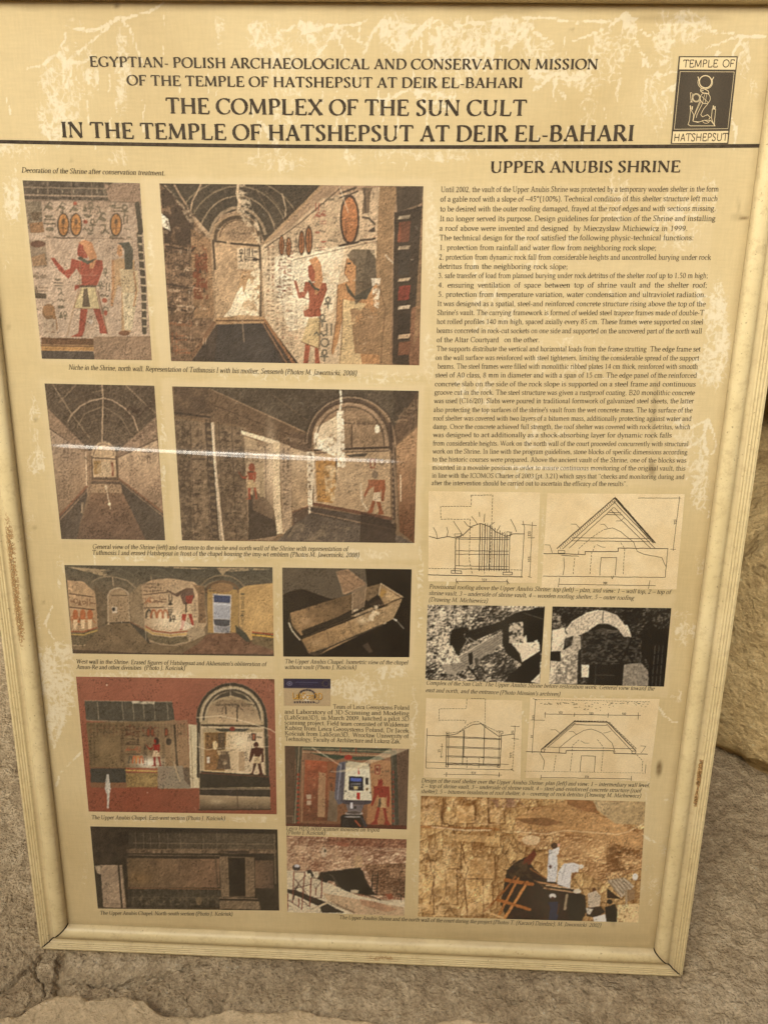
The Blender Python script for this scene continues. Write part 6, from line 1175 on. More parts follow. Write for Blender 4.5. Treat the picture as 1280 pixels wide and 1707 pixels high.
p.ell(960, 200, 60, 20, (66, 58, 46), .0); p.poly([(850, 205), (900, 160), (960, 140), (1030, 160), (1080, 205), (1010, 178), (960, 165), (900, 180)], (74, 66, 50)); p.grad([(830, 320), (836, 230), (900, 190), (1020, 190), (1110, 250), (1130, 325)], (150, 122, 84), (206, 172, 122), (900, 200), (900, 320), 1, .08); p.signs(880, 208, 1110, 228, 12, 1, 11, [(58, 46, 36)], .9); p.line([(932, 230), (934, 270)], 6, (58, 46, 36)); p.line([(996, 230), (996, 310)], 6, (58, 46, 36)); p.line([(905, 260), (930, 215), (990, 215), (1030, 250)], 3, (70, 54, 40))
p.line([(796, 332), (1142, 338)], 8, (54, 44, 34)); p.line([(796, 345), (1142, 350)], 4, (226, 200, 152)); p.poly([(868, 352), (1065, 352), (1040, 368), (900, 368)], (58, 56, 44)); p.ell(968, 354, 16, 12, (130, 44, 32))
p.grad([(808, 372), (1140, 372), (1148, 610), (810, 600)], (196, 160, 100), (226, 196, 146), (820, 400), (1050, 450), 1, .1, 10); p.glow(1010, 420, 70, 60, (248, 226, 176), .7)
p.poly([(815, 375), (935, 372), (930, 470), (880, 475), (920, 560), (925, 590), (815, 585)], (140, 98, 50), 1, .25, 5); p.signs(820, 385, 930, 470, 5, 4, 11, [(66, 46, 32)], .85); p.poly([(888, 376), (928, 374), (928, 470), (892, 470)], (70, 58, 44), .7); p.ell(872, 445, 14, 26, (240, 206, 140)); p.poly([(820, 470), (880, 470), (880, 580), (820, 580)], (150, 100, 52), .9, .2); p.cloud([(900, 480), (950, 480), (960, 580), (880, 580)], (84, 64, 46), .9, 8, .4); p.poly([(826, 510), (842, 510), (842, 545), (826, 545)], (230, 214, 180))
p.signs(1052, 385, 1072, 415, 1, 2, 14, [(58, 46, 36)], .9); p.poly([(1076, 376), (1102, 376), (1100, 420), (1078, 420)], (66, 46, 36)); p.poly([(1082, 382), (1096, 382), (1094, 414), (1083, 414)], (170, 100, 64)); p.sign(1120, 400, 14, (58, 46, 36), 5); p.poly([(1005, 480), (1035, 480), (1040, 590), (1005, 590)], (178, 140, 94), .7); p.signs(1038, 480, 1052, 530, 1, 4, 10, [(64, 52, 40)])
sk = (76, 30, 20); p.poly([(1076, 460), (1142, 460), (1144, 540), (1132, 540), (1130, 490), (1122, 510), (1096, 510), (1092, 490), (1070, 540), (1062, 535)], sk); p.poly([(1096, 508), (1122, 508), (1130, 548), (1088, 548)], (206, 172, 118)); p.poly([(1088, 546), (1104, 548), (1086, 600), (1092, 612), (1055, 612), (1078, 600)], sk); p.poly([(1110, 548), (1128, 548), (1138, 600), (1145, 612), (1108, 614), (1122, 600)], sk); p.ell(1102, 444, 14, 18, sk)
p.poly([(785, 590), (1175, 615), (1182, 680), (788, 684)], (48, 42, 32), 1, .25, 5); p.line([(790, 600), (1170, 622)], 5, (110, 62, 40)); p.poly([(786, 684), (1182, 688), (1182, 735), (786, 728)], (54, 46, 36), 1, .3); p.line([(786, 690), (980, 692), (1182, 692)], 5, (176, 150, 106), .8); p.grad([(786, 725), (1182, 735), (1182, 806), (786, 806)], (190, 160, 112), (84, 66, 44), (900, 720), (900, 806), 1, .12); p.glow(880, 760, 60, 24, (220, 190, 136), .6); p.line([(995, 690), (1000, 800)], 4, (84, 64, 46)); p.line([(1108, 736), (1108, 800)], 4, (150, 120, 82)); p.line([(780, 808), (1182, 806)], 5, (44, 36, 28))
p.poly([(263, 610), (275, 608), (288, 690), (280, 720), (276, 800), (266, 800), (266, 720), (254, 690)], (206, 196, 168), .95, .2, 3); p.line([(640, 540), (674, 645)], 8, (196, 166, 118), .9); p.line([(770, 290), (900, 280), (1000, 300), (1180, 356), (1218, 380)], 4, (240, 214, 160), .9); p.line([(770, 452), (830, 470), (900, 462), (1170, 452)], 4, (240, 214, 160), .7); p.line([(956, 100), (958, 170)], 3, (236, 206, 156), .8); p.line([(780, 378), (790, 600)], 5, (240, 214, 160), .6)
for x0_ in range(170, 700, 18): p.signs(x0_, 322, x0_ + 14, 400, 1, 7, 6, [(62, 46, 34), (110, 56, 38)], .7)
for x0_ in (172, 190, 215, 340, 354, 470, 484, 575): p.signs(x0_, 400, x0_ + 12, 560, 1, 12, 6, [(66, 50, 36)], .7)
p.signs(822, 385, 932, 585, 8, 12, 6, [(60, 44, 32), (190, 150, 96)], .7); p.glow(640, 470, 30, 90, (190, 156, 104), .4); p.glow(250, 450, 60, 60, (160, 128, 82), .5)
p.scratch(24, (240, 214, 160), .7, 18, 2.2, (770, 250, 1180, 480)); p.scratch(6, W_, .5, 16, 2); p.ell(265, 108, 4, 5, W_); p.ell(492, 710, 3, 3, W_); p.cloud([(1170, 74), (1206, 74), (1210, 110)], (110, 66, 40), .7, 8, .3); p.org = (.8, 4.0, .03); p.grain(.06, 1.5).build('section drawing of the chapel on a brick red ground')

# ---- 8 scanner on tripod
p = Pic('scanner', (450, 1110), 4.923, [(122, 655), (1141, 680), (1122, 1342), (131, 1313)], bgc=(150, 98, 58))
p.grad(full(p), (148, 104, 70), (128, 80, 48), (600, 660), (600, 1330), 1, .12, 14)
p.poly([(122, 655), (210, 660), (200, 1310), (131, 1313)], (92, 66, 46), 1, .15, 8, .4); p.poly([(205, 660), (270, 660), (255, 820), (232, 1290), (190, 1290), (215, 820)], (70, 66, 48), 1, .2, 4); p.line([(240, 664), (205, 1290)], 7, (196, 160, 110), .8); p.line([(272, 680), (262, 1280)], 8, (176, 128, 84), .9)
for y in range(880, 1280, 36): p.poly([(222, y), (244, y), (242, y + 22), (220, y + 22)], (150, 58, 38) if y % 72 else (196, 168, 116))
p.poly([(270, 660), (1000, 680), (1000, 720), (270, 690)], (70, 76, 56), 1, .2, 4); p.line([(270, 676), (1000, 704)], 5, (196, 164, 112)); p.line([(270, 706), (1000, 742)], 8, (186, 148, 100)); p.poly([(330, 712), (640, 738), (560, 772), (420, 740)], (62, 72, 52)); p.poly([(640, 745), (900, 740), (940, 770), (700, 772)], (62, 72, 52)); p.ell(642, 750, 34, 20, (168, 52, 38)); p.line([(580, 660), (580, 712)], 7, (150, 56, 40)); p.line([(708, 668), (706, 716)], 7, (150, 56, 40))
p.grad([(290, 770), (560, 790), (540, 1270), (270, 1270)], (176, 84, 48), (110, 62, 38), (300, 800), (500, 1200), 1, .18, 8); p.signs(300, 800, 470, 1260, 4, 9, 15, [(110, 52, 34), (206, 152, 96)], .6); p.poly([(400, 870), (460, 880), (450, 1240), (390, 1240)], (190, 150, 98), .7, .12); p.poly([(470, 790), (560, 795), (545, 1100), (470, 1100)], (150, 92, 54), .8); p.signs(485, 830, 530, 1060, 1, 4, 24, [(74, 52, 38)], .8); p.poly([(300, 1055), (340, 1055), (340, 1095), (302, 1095)], (206, 180, 140), .8); p.poly([(302, 1105), (340, 1105), (338, 1140), (302, 1140)], (206, 180, 140), .8); p.poly([(490, 1020), (560, 1040), (550, 1280), (470, 1270)], (120, 104, 76), .8, .2)
p.grad([(830, 770), (1000, 780), (1010, 1300), (790, 1300)], (186, 132, 82), (170, 110, 64), (900, 780), (900, 1300), 1, .1, 10); p.poly([(860, 812), (904, 812), (902, 890), (860, 890)], (150, 62, 44)); p.poly([(868, 820), (896, 820), (894, 882), (869, 882)], (190, 140, 92)); p.ell(882, 850, 9, 16, (120, 50, 36)); p.signs(915, 850, 980, 880, 3, 1, 14, [(90, 72, 52)], .8); p.sign(842, 870, 16, (90, 70, 52), 1)
sk = (150, 52, 36)
p.poly([(850, 985), (978, 990), (984, 1090), (975, 1160), (958, 1150), (962, 1060), (950, 1080), (895, 1080), (888, 1050), (866, 1090), (840, 1150), (828, 1145), (850, 1060)], sk); p.poly([(893, 1078), (940, 1080), (950, 1165), (880, 1160)], (200, 156, 98)); p.poly([(882, 1155), (905, 1165), (880, 1270), (885, 1300), (820, 1302), (856, 1270)], sk); p.poly([(925, 1165), (950, 1165), (965, 1260), (990, 1305), (935, 1305), (945, 1270)], sk); p.poly([(880, 985), (925, 985), (925, 950), (915, 920), (900, 940), (885, 925), (888, 955)], sk); p.poly([(895, 1085), (912, 1085), (908, 1160), (885, 1160)], (96, 74, 50))
p.poly([(990, 690), (1040, 690), (1060, 1320), (1000, 1310)], (70, 66, 50), 1, .2, 4); p.line([(1000, 690), (1020, 1310)], 5, (150, 126, 90), .8)
for y in range(860, 1290, 40): p.poly([(1003, y), (1018, y), (1020, y + 24), (1005, y + 24)], (140, 60, 42))
p.poly([(1045, 690), (1141, 680), (1122, 1342), (1060, 1320)], (104, 78, 56), 1, .15, 8, .4); p.poly([(131, 1290), (1122, 1310), (1122, 1342), (131, 1313)], (92, 44, 30)); p.line([(140, 1230), (190, 1232), (190, 1290)], 4, (176, 140, 96))
p.poly([(575, 790), (625, 782), (640, 1110), (560, 1140), (528, 1080), (548, 830)], (96, 92, 96)); p.line([(585, 810), (555, 1090)], 8, (150, 148, 152)); p.line([(600, 800), (590, 1110)], 8, (62, 60, 66))
p.poly([(625, 780), (815, 802), (836, 1105), (604, 1100)], (228, 216, 176)); p.poly([(625, 780), (815, 802), (818, 850), (622, 830)], (206, 190, 146)); p.line([(625, 780), (815, 802), (836, 1105), (604, 1100), (625, 780)], 3, (150, 132, 96))
p.poly([(726, 828), (722, 888), (734, 890)], (190, 40, 30)); p.poly([(712, 1038), (740, 1040), (738, 1095), (712, 1092)], (196, 36, 28)); p.poly([(648, 903), (766, 910), (764, 1024), (646, 1018)], (40, 40, 46)); p.poly([(662, 916), (752, 922), (751, 950), (662, 945)], (70, 92, 168)); 
for i in range(6): p.poly([(664 + i * 14, 962), (674 + i * 14, 963), (674 + i * 14, 975), (664 + i * 14, 974)], (150, 146, 138)); p.poly([(664 + i * 14, 982), (674 + i * 14, 983), (674 + i * 14, 994), (664 + i * 14, 993)], (120, 116, 108))
p.poly([(690, 985), (722, 987), (720, 1016), (690, 1014)], (214, 190, 120)); p.poly([(784, 916), (808, 918), (808, 974), (784, 972)], (54, 44, 40)); p.ell(797, 1012, 12, 13, (176, 140, 76)); p.ell(797, 1012, 6, 7, (74, 60, 46))
for x, y in ((632, 788), (815, 808), (622, 1028), (824, 1040)): p.ell(x, y, 5, 6, (44, 38, 34))
p.poly([(600, 1100), (836, 1106), (826, 1130), (760, 1140), (620, 1136), (596, 1124)], (74, 66, 68)); p.poly([(625, 1136), (770, 1140), (750, 1200), (640, 1196)], (110, 100, 96)); p.poly([(660, 1120), (680, 1120), (680, 1170), (660, 1170)], (220, 214, 206)); p.poly([(690, 1150), (710, 1150), (708, 1172), (688, 1172)], (40, 36, 36)); p.ell(690, 1210, 74, 20, (168, 156, 140)); p.ell(690, 1204, 60, 12, (86, 74, 66)); p.poly([(580, 1236), (600, 1218), (760, 1222), (770, 1250), (765, 1330), (580, 1325)], (34, 30, 28)); p.ell(680, 1238, 70, 8, (196, 186, 168), .7); p.poly([(740, 1240), (765, 1245), (800, 1320), (775, 1325)], (60, 56, 54)); p.line([(700, 1270), (740, 1315)], 12, (190, 84, 46)); p.poly([(600, 1260), (640, 1250), (650, 1320), (590, 1320)], (50, 44, 40))
p.poly([(985, 680), (1141, 680), (1000, 740), (830, 800), (640, 870), (560, 860), (700, 830), (830, 760)], (250, 226, 170), .45); p.line([(345, 670), (460, 740), (575, 815)], 6, (250, 226, 176), .75); p.line([(500, 866), (640, 868), (760, 840)], 6, (250, 230, 180), .6); p.org = (.7, 4.0, .035); p.grain(.08, 1.4).build('white laser scanner on a black tripod before a painted wall')  # pale wedge and lines paint the sheen of the pane onto the picture

# ---- 9 north-south section
p = Pic('northsouth', (130, 1360), 3.556, [(75, 62), (1183, 80), (1194, 561), (120, 549)], bgc=(52, 42, 30))
p.poly(full(p), (50, 41, 30), 1, .25, 12); p.grad([(300, 100), (1165, 105), (1160, 200), (300, 200)], (62, 52, 38), (84, 70, 50), (320, 150), (900, 150), 1, .3, 2.5)
for i in range(38):
    for j in range(6): p.ell(600 + i * 15 + (j % 2) * 7, 125 + j * 13, 2.4, 2.4, (126, 106, 74), .55)
p.line([(330, 160), (1160, 168)], 4, (140, 116, 82), .8); 
for x in (340, 388, 428, 480, 530, 605, 740, 822): p.line([(x, 100), (x + 5, 150), (x + 3, 200)], 3, (150, 126, 90), .7)
p.line([(300, 208), (1165, 210)], 26, (120, 94, 64)); p.signs(310, 196, 1160, 226, 52, 1, 12, [(58, 44, 32), (150, 122, 86)], .85); p.line([(300, 240), (1160, 254)], 7, (50, 38, 28)); p.line([(300, 232), (840, 236)], 3, (150, 122, 84))
p.grad([(290, 250), (840, 255), (842, 425), (300, 425)], (108, 84, 54), (126, 92, 62), (300, 300), (800, 300), 1, .16, 10); p.glow(370, 370, 80, 50, (146, 106, 58), .6); p.signs(420, 262, 470, 290, 3, 2, 10, [(74, 56, 40)], .7); p.signs(590, 258, 620, 330, 1, 4, 12, [(80, 62, 44)], .6); p.signs(545, 340, 575, 400, 1, 3, 12, [(84, 64, 46)], .5); p.line([(815, 250), (830, 420)], 12, (84, 66, 46), .7)
p.poly([(300, 425), (845, 430), (850, 548), (300, 545)], (62, 54, 40), 1, .45, 4); p.line([(298, 428), (845, 434)], 6, (128, 84, 50)); 
for x in range(330, 850, 44): p.line([(x, 440), (x + 6, 540)], 3, (110, 92, 64), .6)
p.line([(300, 480), (850, 486)], 3, (116, 96, 66), .6); p.cloud([(320, 470), (840, 470), (840, 530), (320, 530)], (124, 104, 72), .6, 5, .56)
p.poly([(840, 240), (1045, 245), (1050, 480), (850, 480)], (128, 102, 70), 1, .15, 5); p.poly([(890, 246), (992, 248), (994, 476), (900, 478)], (40, 32, 24), 1, .1); p.signs(850, 260, 888, 400, 2, 6, 11, [(74, 58, 42)], .7); p.signs(1002, 260, 1042, 400, 2, 6, 11, [(74, 58, 42)], .7); p.poly([(880, 206), (1020, 208), (1010, 220), (890, 220)], (62, 48, 36)); p.poly([(838, 482), (1082, 488), (1084, 555), (842, 550)], (130, 106, 74), 1, .2); p.line([(842, 496), (990, 498), (1082, 500)], 12, (44, 34, 26)); p.grad([(1050, 262), (1158, 264), (1160, 430), (1052, 428)], (118, 88, 60), (84, 64, 46), (1060, 300), (1150, 300), 1, .12); p.line([(1165, 110), (1172, 400)], 8, (112, 92, 62)); p.poly([(1050, 440), (1180, 440), (1185, 558), (1088, 556)], (50, 42, 30))
p.poly([(135, 290), (265, 292), (285, 545), (152, 540)], (160, 132, 98), 1, .18, 8); p.poly([(100, 295), (135, 295), (138, 345), (118, 340)], (176, 150, 112)); p.line([(243, 294), (262, 540)], 10, (52, 42, 32)); p.line([(262, 292), (286, 545)], 6, (150, 122, 86)); p.line([(150, 520), (280, 520)], 3, (120, 94, 68)); p.line([(120, 545), (700, 550), (850, 555)], 4, (140, 116, 82), .8); p.cloud([(75, 62), (320, 80), (300, 280), (100, 280)], (66, 52, 38), .7, 12, .5)
p.ell(718, 505, 18, 24, (140, 112, 72), .7); p.scratch(10, (160, 134, 96), .4, 16, 2); p.grain(.14, 1.5).build('dark long section of the chapel with a doorway')

# ---- rocky pictures
def rocks(p, cs, lo, hi, seed=0, asp=1.0, crack=(50, 34, 20), cw=.14, region=None, al=1.0):
    sl, m = p.cov(p.T(region or p.q)); x, y = p.xx[sl], p.yy[sl]
    wx_, wy_ = .45 * fbm(x / cs, y / cs, 3, p.sd + seed), .45 * fbm(x / cs + 9, y / cs + 4, 3, p.sd + seed)
    f1, f2, idv = worley(x / cs + 1.6 * wx_, y / cs * asp + 1.6 * wy_, p.sd + seed)
    g1, g2, idg = worley(x / cs * 2.3 + 2 * wx_, y / cs * asp * 2.3 + 2 * wy_, p.sd + seed + 7)
    h = idv * 1.1 + np.minimum(f2 - f1, .35) * 2.2 + idg * .35 + np.minimum(g2 - g1, .3) * .9 + fbm(x / (cs * .8), y / (cs * .8) * asp, 5, p.sd + seed + 2, .7) * 1.6
    dy_, dx_ = np.gradient(h); sh = np.clip(.56 - (dx_ * .55 + dy_ * .8) * 1.1 * (cs / 9) ** .5, 0, 1.15)   # sunlight from the upper left of the picture
    big = fbm(x / (cs * 3.5), y / (cs * 3.5), 4, p.sd + seed + 20, .6) - .5
    t_ = np.clip(sh * .75 + (idv - .5) * .42 + big * 1.1 + .08, 0, 1.1)[..., None]
    col = np.asarray(lo, float) * (1 - t_) + np.asarray(hi, float) * t_
    k = smooth(cw, 0, f2 - f1)[..., None] * .6; col = col * (1 - k) + np.asarray(crack, float) * k; p._blend(sl, m * al, np.clip(col, 8, 250))
p = Pic('slope', (460, 1370), 4.923, [(88, 112), (1072, 143), (1052, 770), (95, 740)], bgc=(170, 120, 80))
rocks(p, 7, (122, 70, 44), (240, 200, 150), 1, 1.7, (84, 46, 28), .1); rocks(p, 6, (120, 62, 40), (196, 140, 96), 3, 1.8, (70, 40, 26), .18, [(430, 120), (1072, 143), (1068, 215), (420, 190)]); rocks(p, 5, (96, 58, 34), (200, 150, 100), 4, 1.4, (50, 30, 20), .25, [(720, 350), (1062, 340), (1060, 620), (830, 600)]); p.cloud([(90, 115), (440, 190), (700, 230), (700, 380), (90, 400)], (214, 172, 122), .5, 10, .5)
p.poly([(500, 160), (600, 172), (596, 205), (498, 196)], (156, 84, 54), .8, .2); p.ell(395, 250, 24, 42, (222, 196, 152), .8); p.ell(405, 235, 8, 12, (60, 42, 30)); p.poly([(640, 380), (720, 370), (700, 270), (650, 290)], (206, 164, 110), .7, .2)
p.poly([(90, 400), (350, 410), (350, 470), (430, 500), (520, 540), (690, 610), (820, 640), (1060, 640), (1058, 720), (1050, 770), (95, 740)], (226, 204, 158), 1, .08, 12); p.poly([(380, 580), (700, 640), (1050, 700), (1050, 770), (640, 755), (420, 640)], (206, 168, 120), 1, .14, 6); p.poly([(690, 630), (840, 660), (1000, 720), (900, 740), (700, 680)], (176, 112, 72), .5, .3, 4)
p.poly([(340, 468), (365, 415), (480, 400), (690, 375), (715, 410), (750, 500), (790, 560), (820, 600), (740, 600), (600, 575), (540, 550), (480, 490), (430, 480), (415, 500)], (30, 25, 20)); p.poly([(430, 425), (470, 440), (525, 540), (500, 530), (460, 450)], (74, 62, 46)); p.line([(680, 580), (860, 640)], 7, (54, 42, 32)); p.poly([(615, 555), (680, 560), (676, 585), (612, 580)], (206, 184, 140))
for x0 in (795, 838): p.line([(x0, 420), (x0 - 14, 600)], 7, (40, 30, 24))
for y in range(440, 600, 22): p.line([(790, y), (832, y + 2)], 4, (50, 38, 28))
p.poly([(95, 550), (160, 560), (420, 660), (350, 690), (200, 620), (95, 580)], (44, 34, 26)); p.poly([(360, 700), (420, 670), (560, 745), (380, 745)], (44, 36, 28)); p.line([(240, 740), (430, 655)], 14, (214, 186, 138)); p.line([(430, 660), (640, 745)], 4, (90, 66, 46)); p.line([(460, 655), (650, 745)], 4, (110, 84, 58))
for a, b in (((148, 410), (138, 660)), ((238, 415), (212, 715)), ((290, 460), (278, 690)), ((380, 470), (372, 625)), ((330, 545), (326, 600)), ((100, 590), (98, 730)), ((190, 630), (186, 690))): p.line([a, b], 8, (130, 58, 42))
for a, b in (((148, 410), (240, 415)), ((148, 460), (262, 600)), ((240, 440), (150, 550)), ((290, 460), (384, 464)), ((290, 625), (375, 622)), ((150, 550), (285, 512)), ((380, 480), (328, 545)), ((160, 560), (290, 640)), ((100, 640), (190, 700)), ((212, 640), (280, 700))): p.line([a, b], 5, (84, 50, 40))
p.ell(168, 375, 32, 26, (54, 46, 46)); p.ell(172, 362, 20, 14, (214, 206, 200)); p.poly([(255, 400), (285, 390), (315, 445), (296, 455), (280, 420), (260, 425)], (34, 30, 28)); p.line([(185, 520), (160, 560), (140, 640)], 8, (50, 34, 28)); p.poly([(890, 590), (955, 590), (960, 630), (930, 640)], (156, 74, 44)); p.line([(1005, 590), (1060, 625)], 6, (40, 32, 26)); p.line([(1020, 595), (1030, 650)], 5, (40, 32, 26)); p.line([(870, 640), (960, 650)], 5, (150, 120, 84)); p.org = (1.0, 4.0, .035); p.grain(.16, 1.4).build('rocky slope with red scaffolding and a dark opening')

p = Pic('works', (680, 1310), 3.048, [(66, 50), (1205, 80), (1168, 694), (50, 664)], bgc=(186, 142, 84))
rocks(p, 15, (112, 68, 28), (246, 210, 140), 1, .62, (70, 40, 18), .12); rocks(p, 5, (96, 58, 28), (250, 216, 150), 9, .8, (70, 42, 20), .05, None, .35); rocks(p, 7, (128, 84, 46), (226, 186, 128), 5, 1.5, (96, 62, 32), .08, [(540, 165), (640, 110), (820, 80), (960, 140), (1200, 230), (1190, 420), (1000, 500), (700, 330), (560, 300)])
p.grad([(540, 160), (800, 70), (1190, 250), (1190, 330), (900, 250), (600, 215)], (176, 134, 82), (196, 152, 98), (600, 150), (1100, 250), .75, .22, 5, 1.6); p.grad([(900, 75), (1205, 80), (1202, 200), (1050, 190)], (186, 164, 120), (176, 150, 104), (950, 90), (1190, 190), .9, .2, 5, 1.8); p.poly([(800, 62), (940, 78), (968, 140), (900, 130), (810, 95)], (150, 106, 66), 1, .2); p.poly([(545, 165), (700, 160), (790, 185), (700, 205), (590, 190)], (128, 88, 54), .8, .3, 4)
for (x0, y0, x1, y1) in [(100, 100, 170, 200), (240, 100, 340, 190), (345, 60, 405, 190), (420, 110, 490, 190), (280, 360, 440, 470), (290, 480, 380, 660), (110, 430, 190, 560), (170, 420, 250, 600), (210, 330, 270, 420), (70, 470, 130, 650), (390, 500, 430, 600), (390, 260, 470, 310)]:
    g_ = p.rr.uniform(.9, 1.1); j = lambda: p.rr.uniform(-9, 9)
    p.poly([(x0 + j(), y0 + j()), ((x0 + x1) / 2, y0 + j()), (x1 + j(), y0 + j()), (x1 + j() * .5, (y0 + y1) / 2), (x1 + j(), y1 + j()), (x0 + j(), y1 + j())], tuple(np.array((222, 180, 116)) * g_), .38, .3, 5); p.line([(x1, y0), (x1 + j() * .4, (y0 + y1) / 2), (x1 + 2, y1)], 7, (84, 50, 24), .6); p.line([(x0, y1), (x1, y1 + 3)], 5, (84, 50, 24), .45)
for pts in ([(182, 60), (175, 190), (230, 205), (240, 280)], [(410, 60), (415, 190)], [(270, 290), (300, 420), (285, 500), (300, 660)], [(100, 330), (130, 470), (110, 600)]): p.line(jag(pts, 5, 3, 5), 7, (84, 50, 26), .7)
p.line([(60, 208), (200, 212), (360, 216), (460, 222)], 12, (150, 90, 44), .5); p.poly([(200, 240), (470, 260), (470, 290), (230, 280)], (226, 188, 124), .5, .2); p.ell(625, 275, 46, 26, (222, 196, 150), .7); p.cloud([(420, 70), (560, 60), (600, 110), (450, 110)], (140, 104, 96), .5, 10, .5)
p.line([(120, 208), (300, 226), (420, 224)], 7, (255, 232, 186), .55); p.line([(540, 232), (700, 244), (800, 226), (1060, 246), (1120, 232), (1200, 188)], 4, (250, 222, 172), .6)  # bright lines: the streak reflected by the pane, drawn into the picture colours
p.poly([(500, 430), (540, 390), (600, 360), (640, 420), (700, 470), (850, 530), (900, 560), (880, 690), (500, 680), (470, 600)], (48, 34, 24), 1, .3, 7); p.poly([(590, 372), (640, 325), (652, 350), (620, 400), (575, 400)], (104, 46, 32)); p.cloud([(530, 380), (620, 380), (630, 470), (510, 470)], (80, 66, 50), .8, 5, .5)
pl = (176, 112, 56)
p.line([(560, 470), (455, 665)], 13, pl); p.line([(605, 490), (490, 672)], 15, (196, 132, 70)); p.line([(495, 478), (630, 500)], 19, (164, 98, 48)); p.line([(455, 578), (618, 628)], 16, (168, 102, 50)); p.line([(545, 460), (500, 520), (385, 640)], 10, (140, 84, 44)); p.line([(540, 545), (600, 480)], 4, (60, 40, 26)); p.line([(400, 640), (480, 670)], 12, (206, 168, 110)); p.line([(620, 420), (700, 470)], 6, (150, 96, 52))
p.line([(655, 488), (760, 505)], 9, (178, 130, 84)); p.line([(690, 520), (850, 540)], 8, (176, 140, 100)); p.line([(700, 505), (840, 522)], 7, (206, 170, 124)); p.line([(806, 555), (796, 625)], 14, (150, 134, 104)); p.line([(640, 480), (720, 530)], 6, (110, 76, 48))
p.poly([(718, 322), (752, 330), (760, 400), (750, 488), (706, 486), (708, 400)], (206, 206, 200)); p.ell(742, 304, 17, 16, (74, 56, 46)); p.poly([(735, 320), (768, 310), (764, 350), (750, 350)], (214, 212, 204)); p.ell(765, 300, 7, 7, (206, 150, 120)); p.line([(716, 330), (712, 410), (724, 412)], 6, (180, 180, 176)); p.ell(722, 410, 6, 8, (90, 56, 40))
p.poly([(760, 440), (790, 395), (840, 390), (868, 400), (862, 440), (830, 440), (822, 522), (756, 500)], (208, 206, 198), 1, .06); p.ell(878, 410, 14, 11, (226, 214, 190)); p.line([(850, 440), (830, 470)], 6, (120, 76, 50)); p.line([(800, 400), (780, 480)], 4, (160, 160, 156), .8)
p.ell(734, 560, 18, 14, (226, 220, 206)); p.ell(734, 570, 10, 8, (70, 44, 32)); p.poly([(712, 590), (760, 588), (770, 610), (756, 682), (712, 680), (722, 620)], (36, 48, 74)); p.line([(766, 600), (758, 650)], 7, (80, 50, 36))
p.ell(858, 535, 20, 12, (222, 206, 176)); p.poly([(816, 570), (860, 548), (900, 575), (905, 640), (880, 688), (815, 684)], (36, 32, 30)); p.ell(944, 530, 10, 13, (96, 60, 40)); p.poly([(912, 545), (955, 532), (978, 560), (972, 610), (915, 620)], (196, 180, 152)); p.poly([(905, 620), (975, 612), (1000, 640), (950, 670), (905, 660)], (54, 44, 36)); p.ell(1022, 588, 15, 12, (40, 30, 26)); p.poly([(1000, 615), (1050, 600), (1064, 640), (1060, 692), (1005, 690)], (34, 28, 26)); p.poly([(938, 668), (1000, 650), (1006, 690), (940, 690)], (230, 220, 200)); p.poly([(904, 620), (940, 624), (925, 655), (908, 650)], (206, 196, 172))
p.poly([(1010, 480), (1095, 465), (1150, 510), (1080, 570), (1040, 520)], (186, 170, 140)); 
for k in range(5): p.line([(1015 + k * 16, 478 - k * 3), (1078 + k * 15, 560 - k * 9)], 4, (120, 100, 76))
p.cloud([(1000, 300), (1150, 330), (1160, 420), (1010, 440)], (96, 62, 34), .7, 12, .5); p.poly([(1010, 520), (1080, 575), (1010, 570)], (54, 38, 26)); p.ell(1152, 462, 14, 18, (226, 220, 206)); p.poly([(1100, 530), (1150, 525), (1150, 575), (1105, 590)], (150, 120, 84)); p.line([(1105, 530), (1108, 600)], 10, (170, 150, 116))
p.poly([(1062, 605), (1172, 598), (1170, 700), (1060, 700)], (222, 192, 136), 1, .05); p.cloud([(1064, 620), (1140, 620), (1130, 700), (1064, 700)], (130, 92, 54), .7, 4, .62)
p.cloud([(60, 300), (420, 300), (420, 660), (50, 660)], (250, 214, 152), .55, 11, .54); p.cloud([(70, 60), (500, 60), (480, 200), (70, 200)], (250, 214, 156), .45, 9, .56); p.glow(900, 330, 140, 50, (236, 196, 136), .45)
p.c = np.clip((p.c - 140) * 1.16 + np.array((150., 146., 142.)), 16, 250); p.org = (1.0, 4.0, .035); p.grain(.16, 1.4).build('men in robes working on scaffolding below golden cliffs')

def bw(p, s): p.c = np.clip((p.c.mean(2, keepdims=True) - 84) * 1.5 + 90, 14, 246) * np.array([1.0, .9, .72]) * s
p = Pic('archiveleft', (690, 1000), 2.783, [(63, 22), (606, 30), (583, 388), (52, 370)], bgc=(120, 110, 90))
rocks(p, 6, (16, 13, 9), (255, 245, 210), 1, 1.2, (26, 22, 16), .16); p.cloud([(60, 24), (420, 28), (400, 130), (60, 200)], (20, 16, 12), .6, 5, .54); p.cloud([(60, 24), (300, 28), (200, 300), (52, 300)], (220, 196, 150), .5, 6, .56)
p.poly([(170, 140), (235, 130), (225, 240), (205, 262), (165, 215)], (30, 25, 19)); p.poly([(240, 150), (400, 100), (470, 60), (606, 30), (600, 110), (440, 120), (300, 180), (215, 220)], (34, 28, 21), .9, .3, 4); p.line([(210, 250), (300, 205), (255, 175), (215, 240)], 4, (160, 140, 108)); p.line([(280, 225), (240, 175)], 4, (160, 140, 108))
p.poly([(155, 290), (250, 240), (405, 148), (408, 200), (280, 300), (180, 350)], (150, 132, 102), 1, .14, 5)
for k in range(5): p.line([(160, 295 + k * 13), (406, 150 + k * 11)], 1.6, (84, 72, 54), .8)
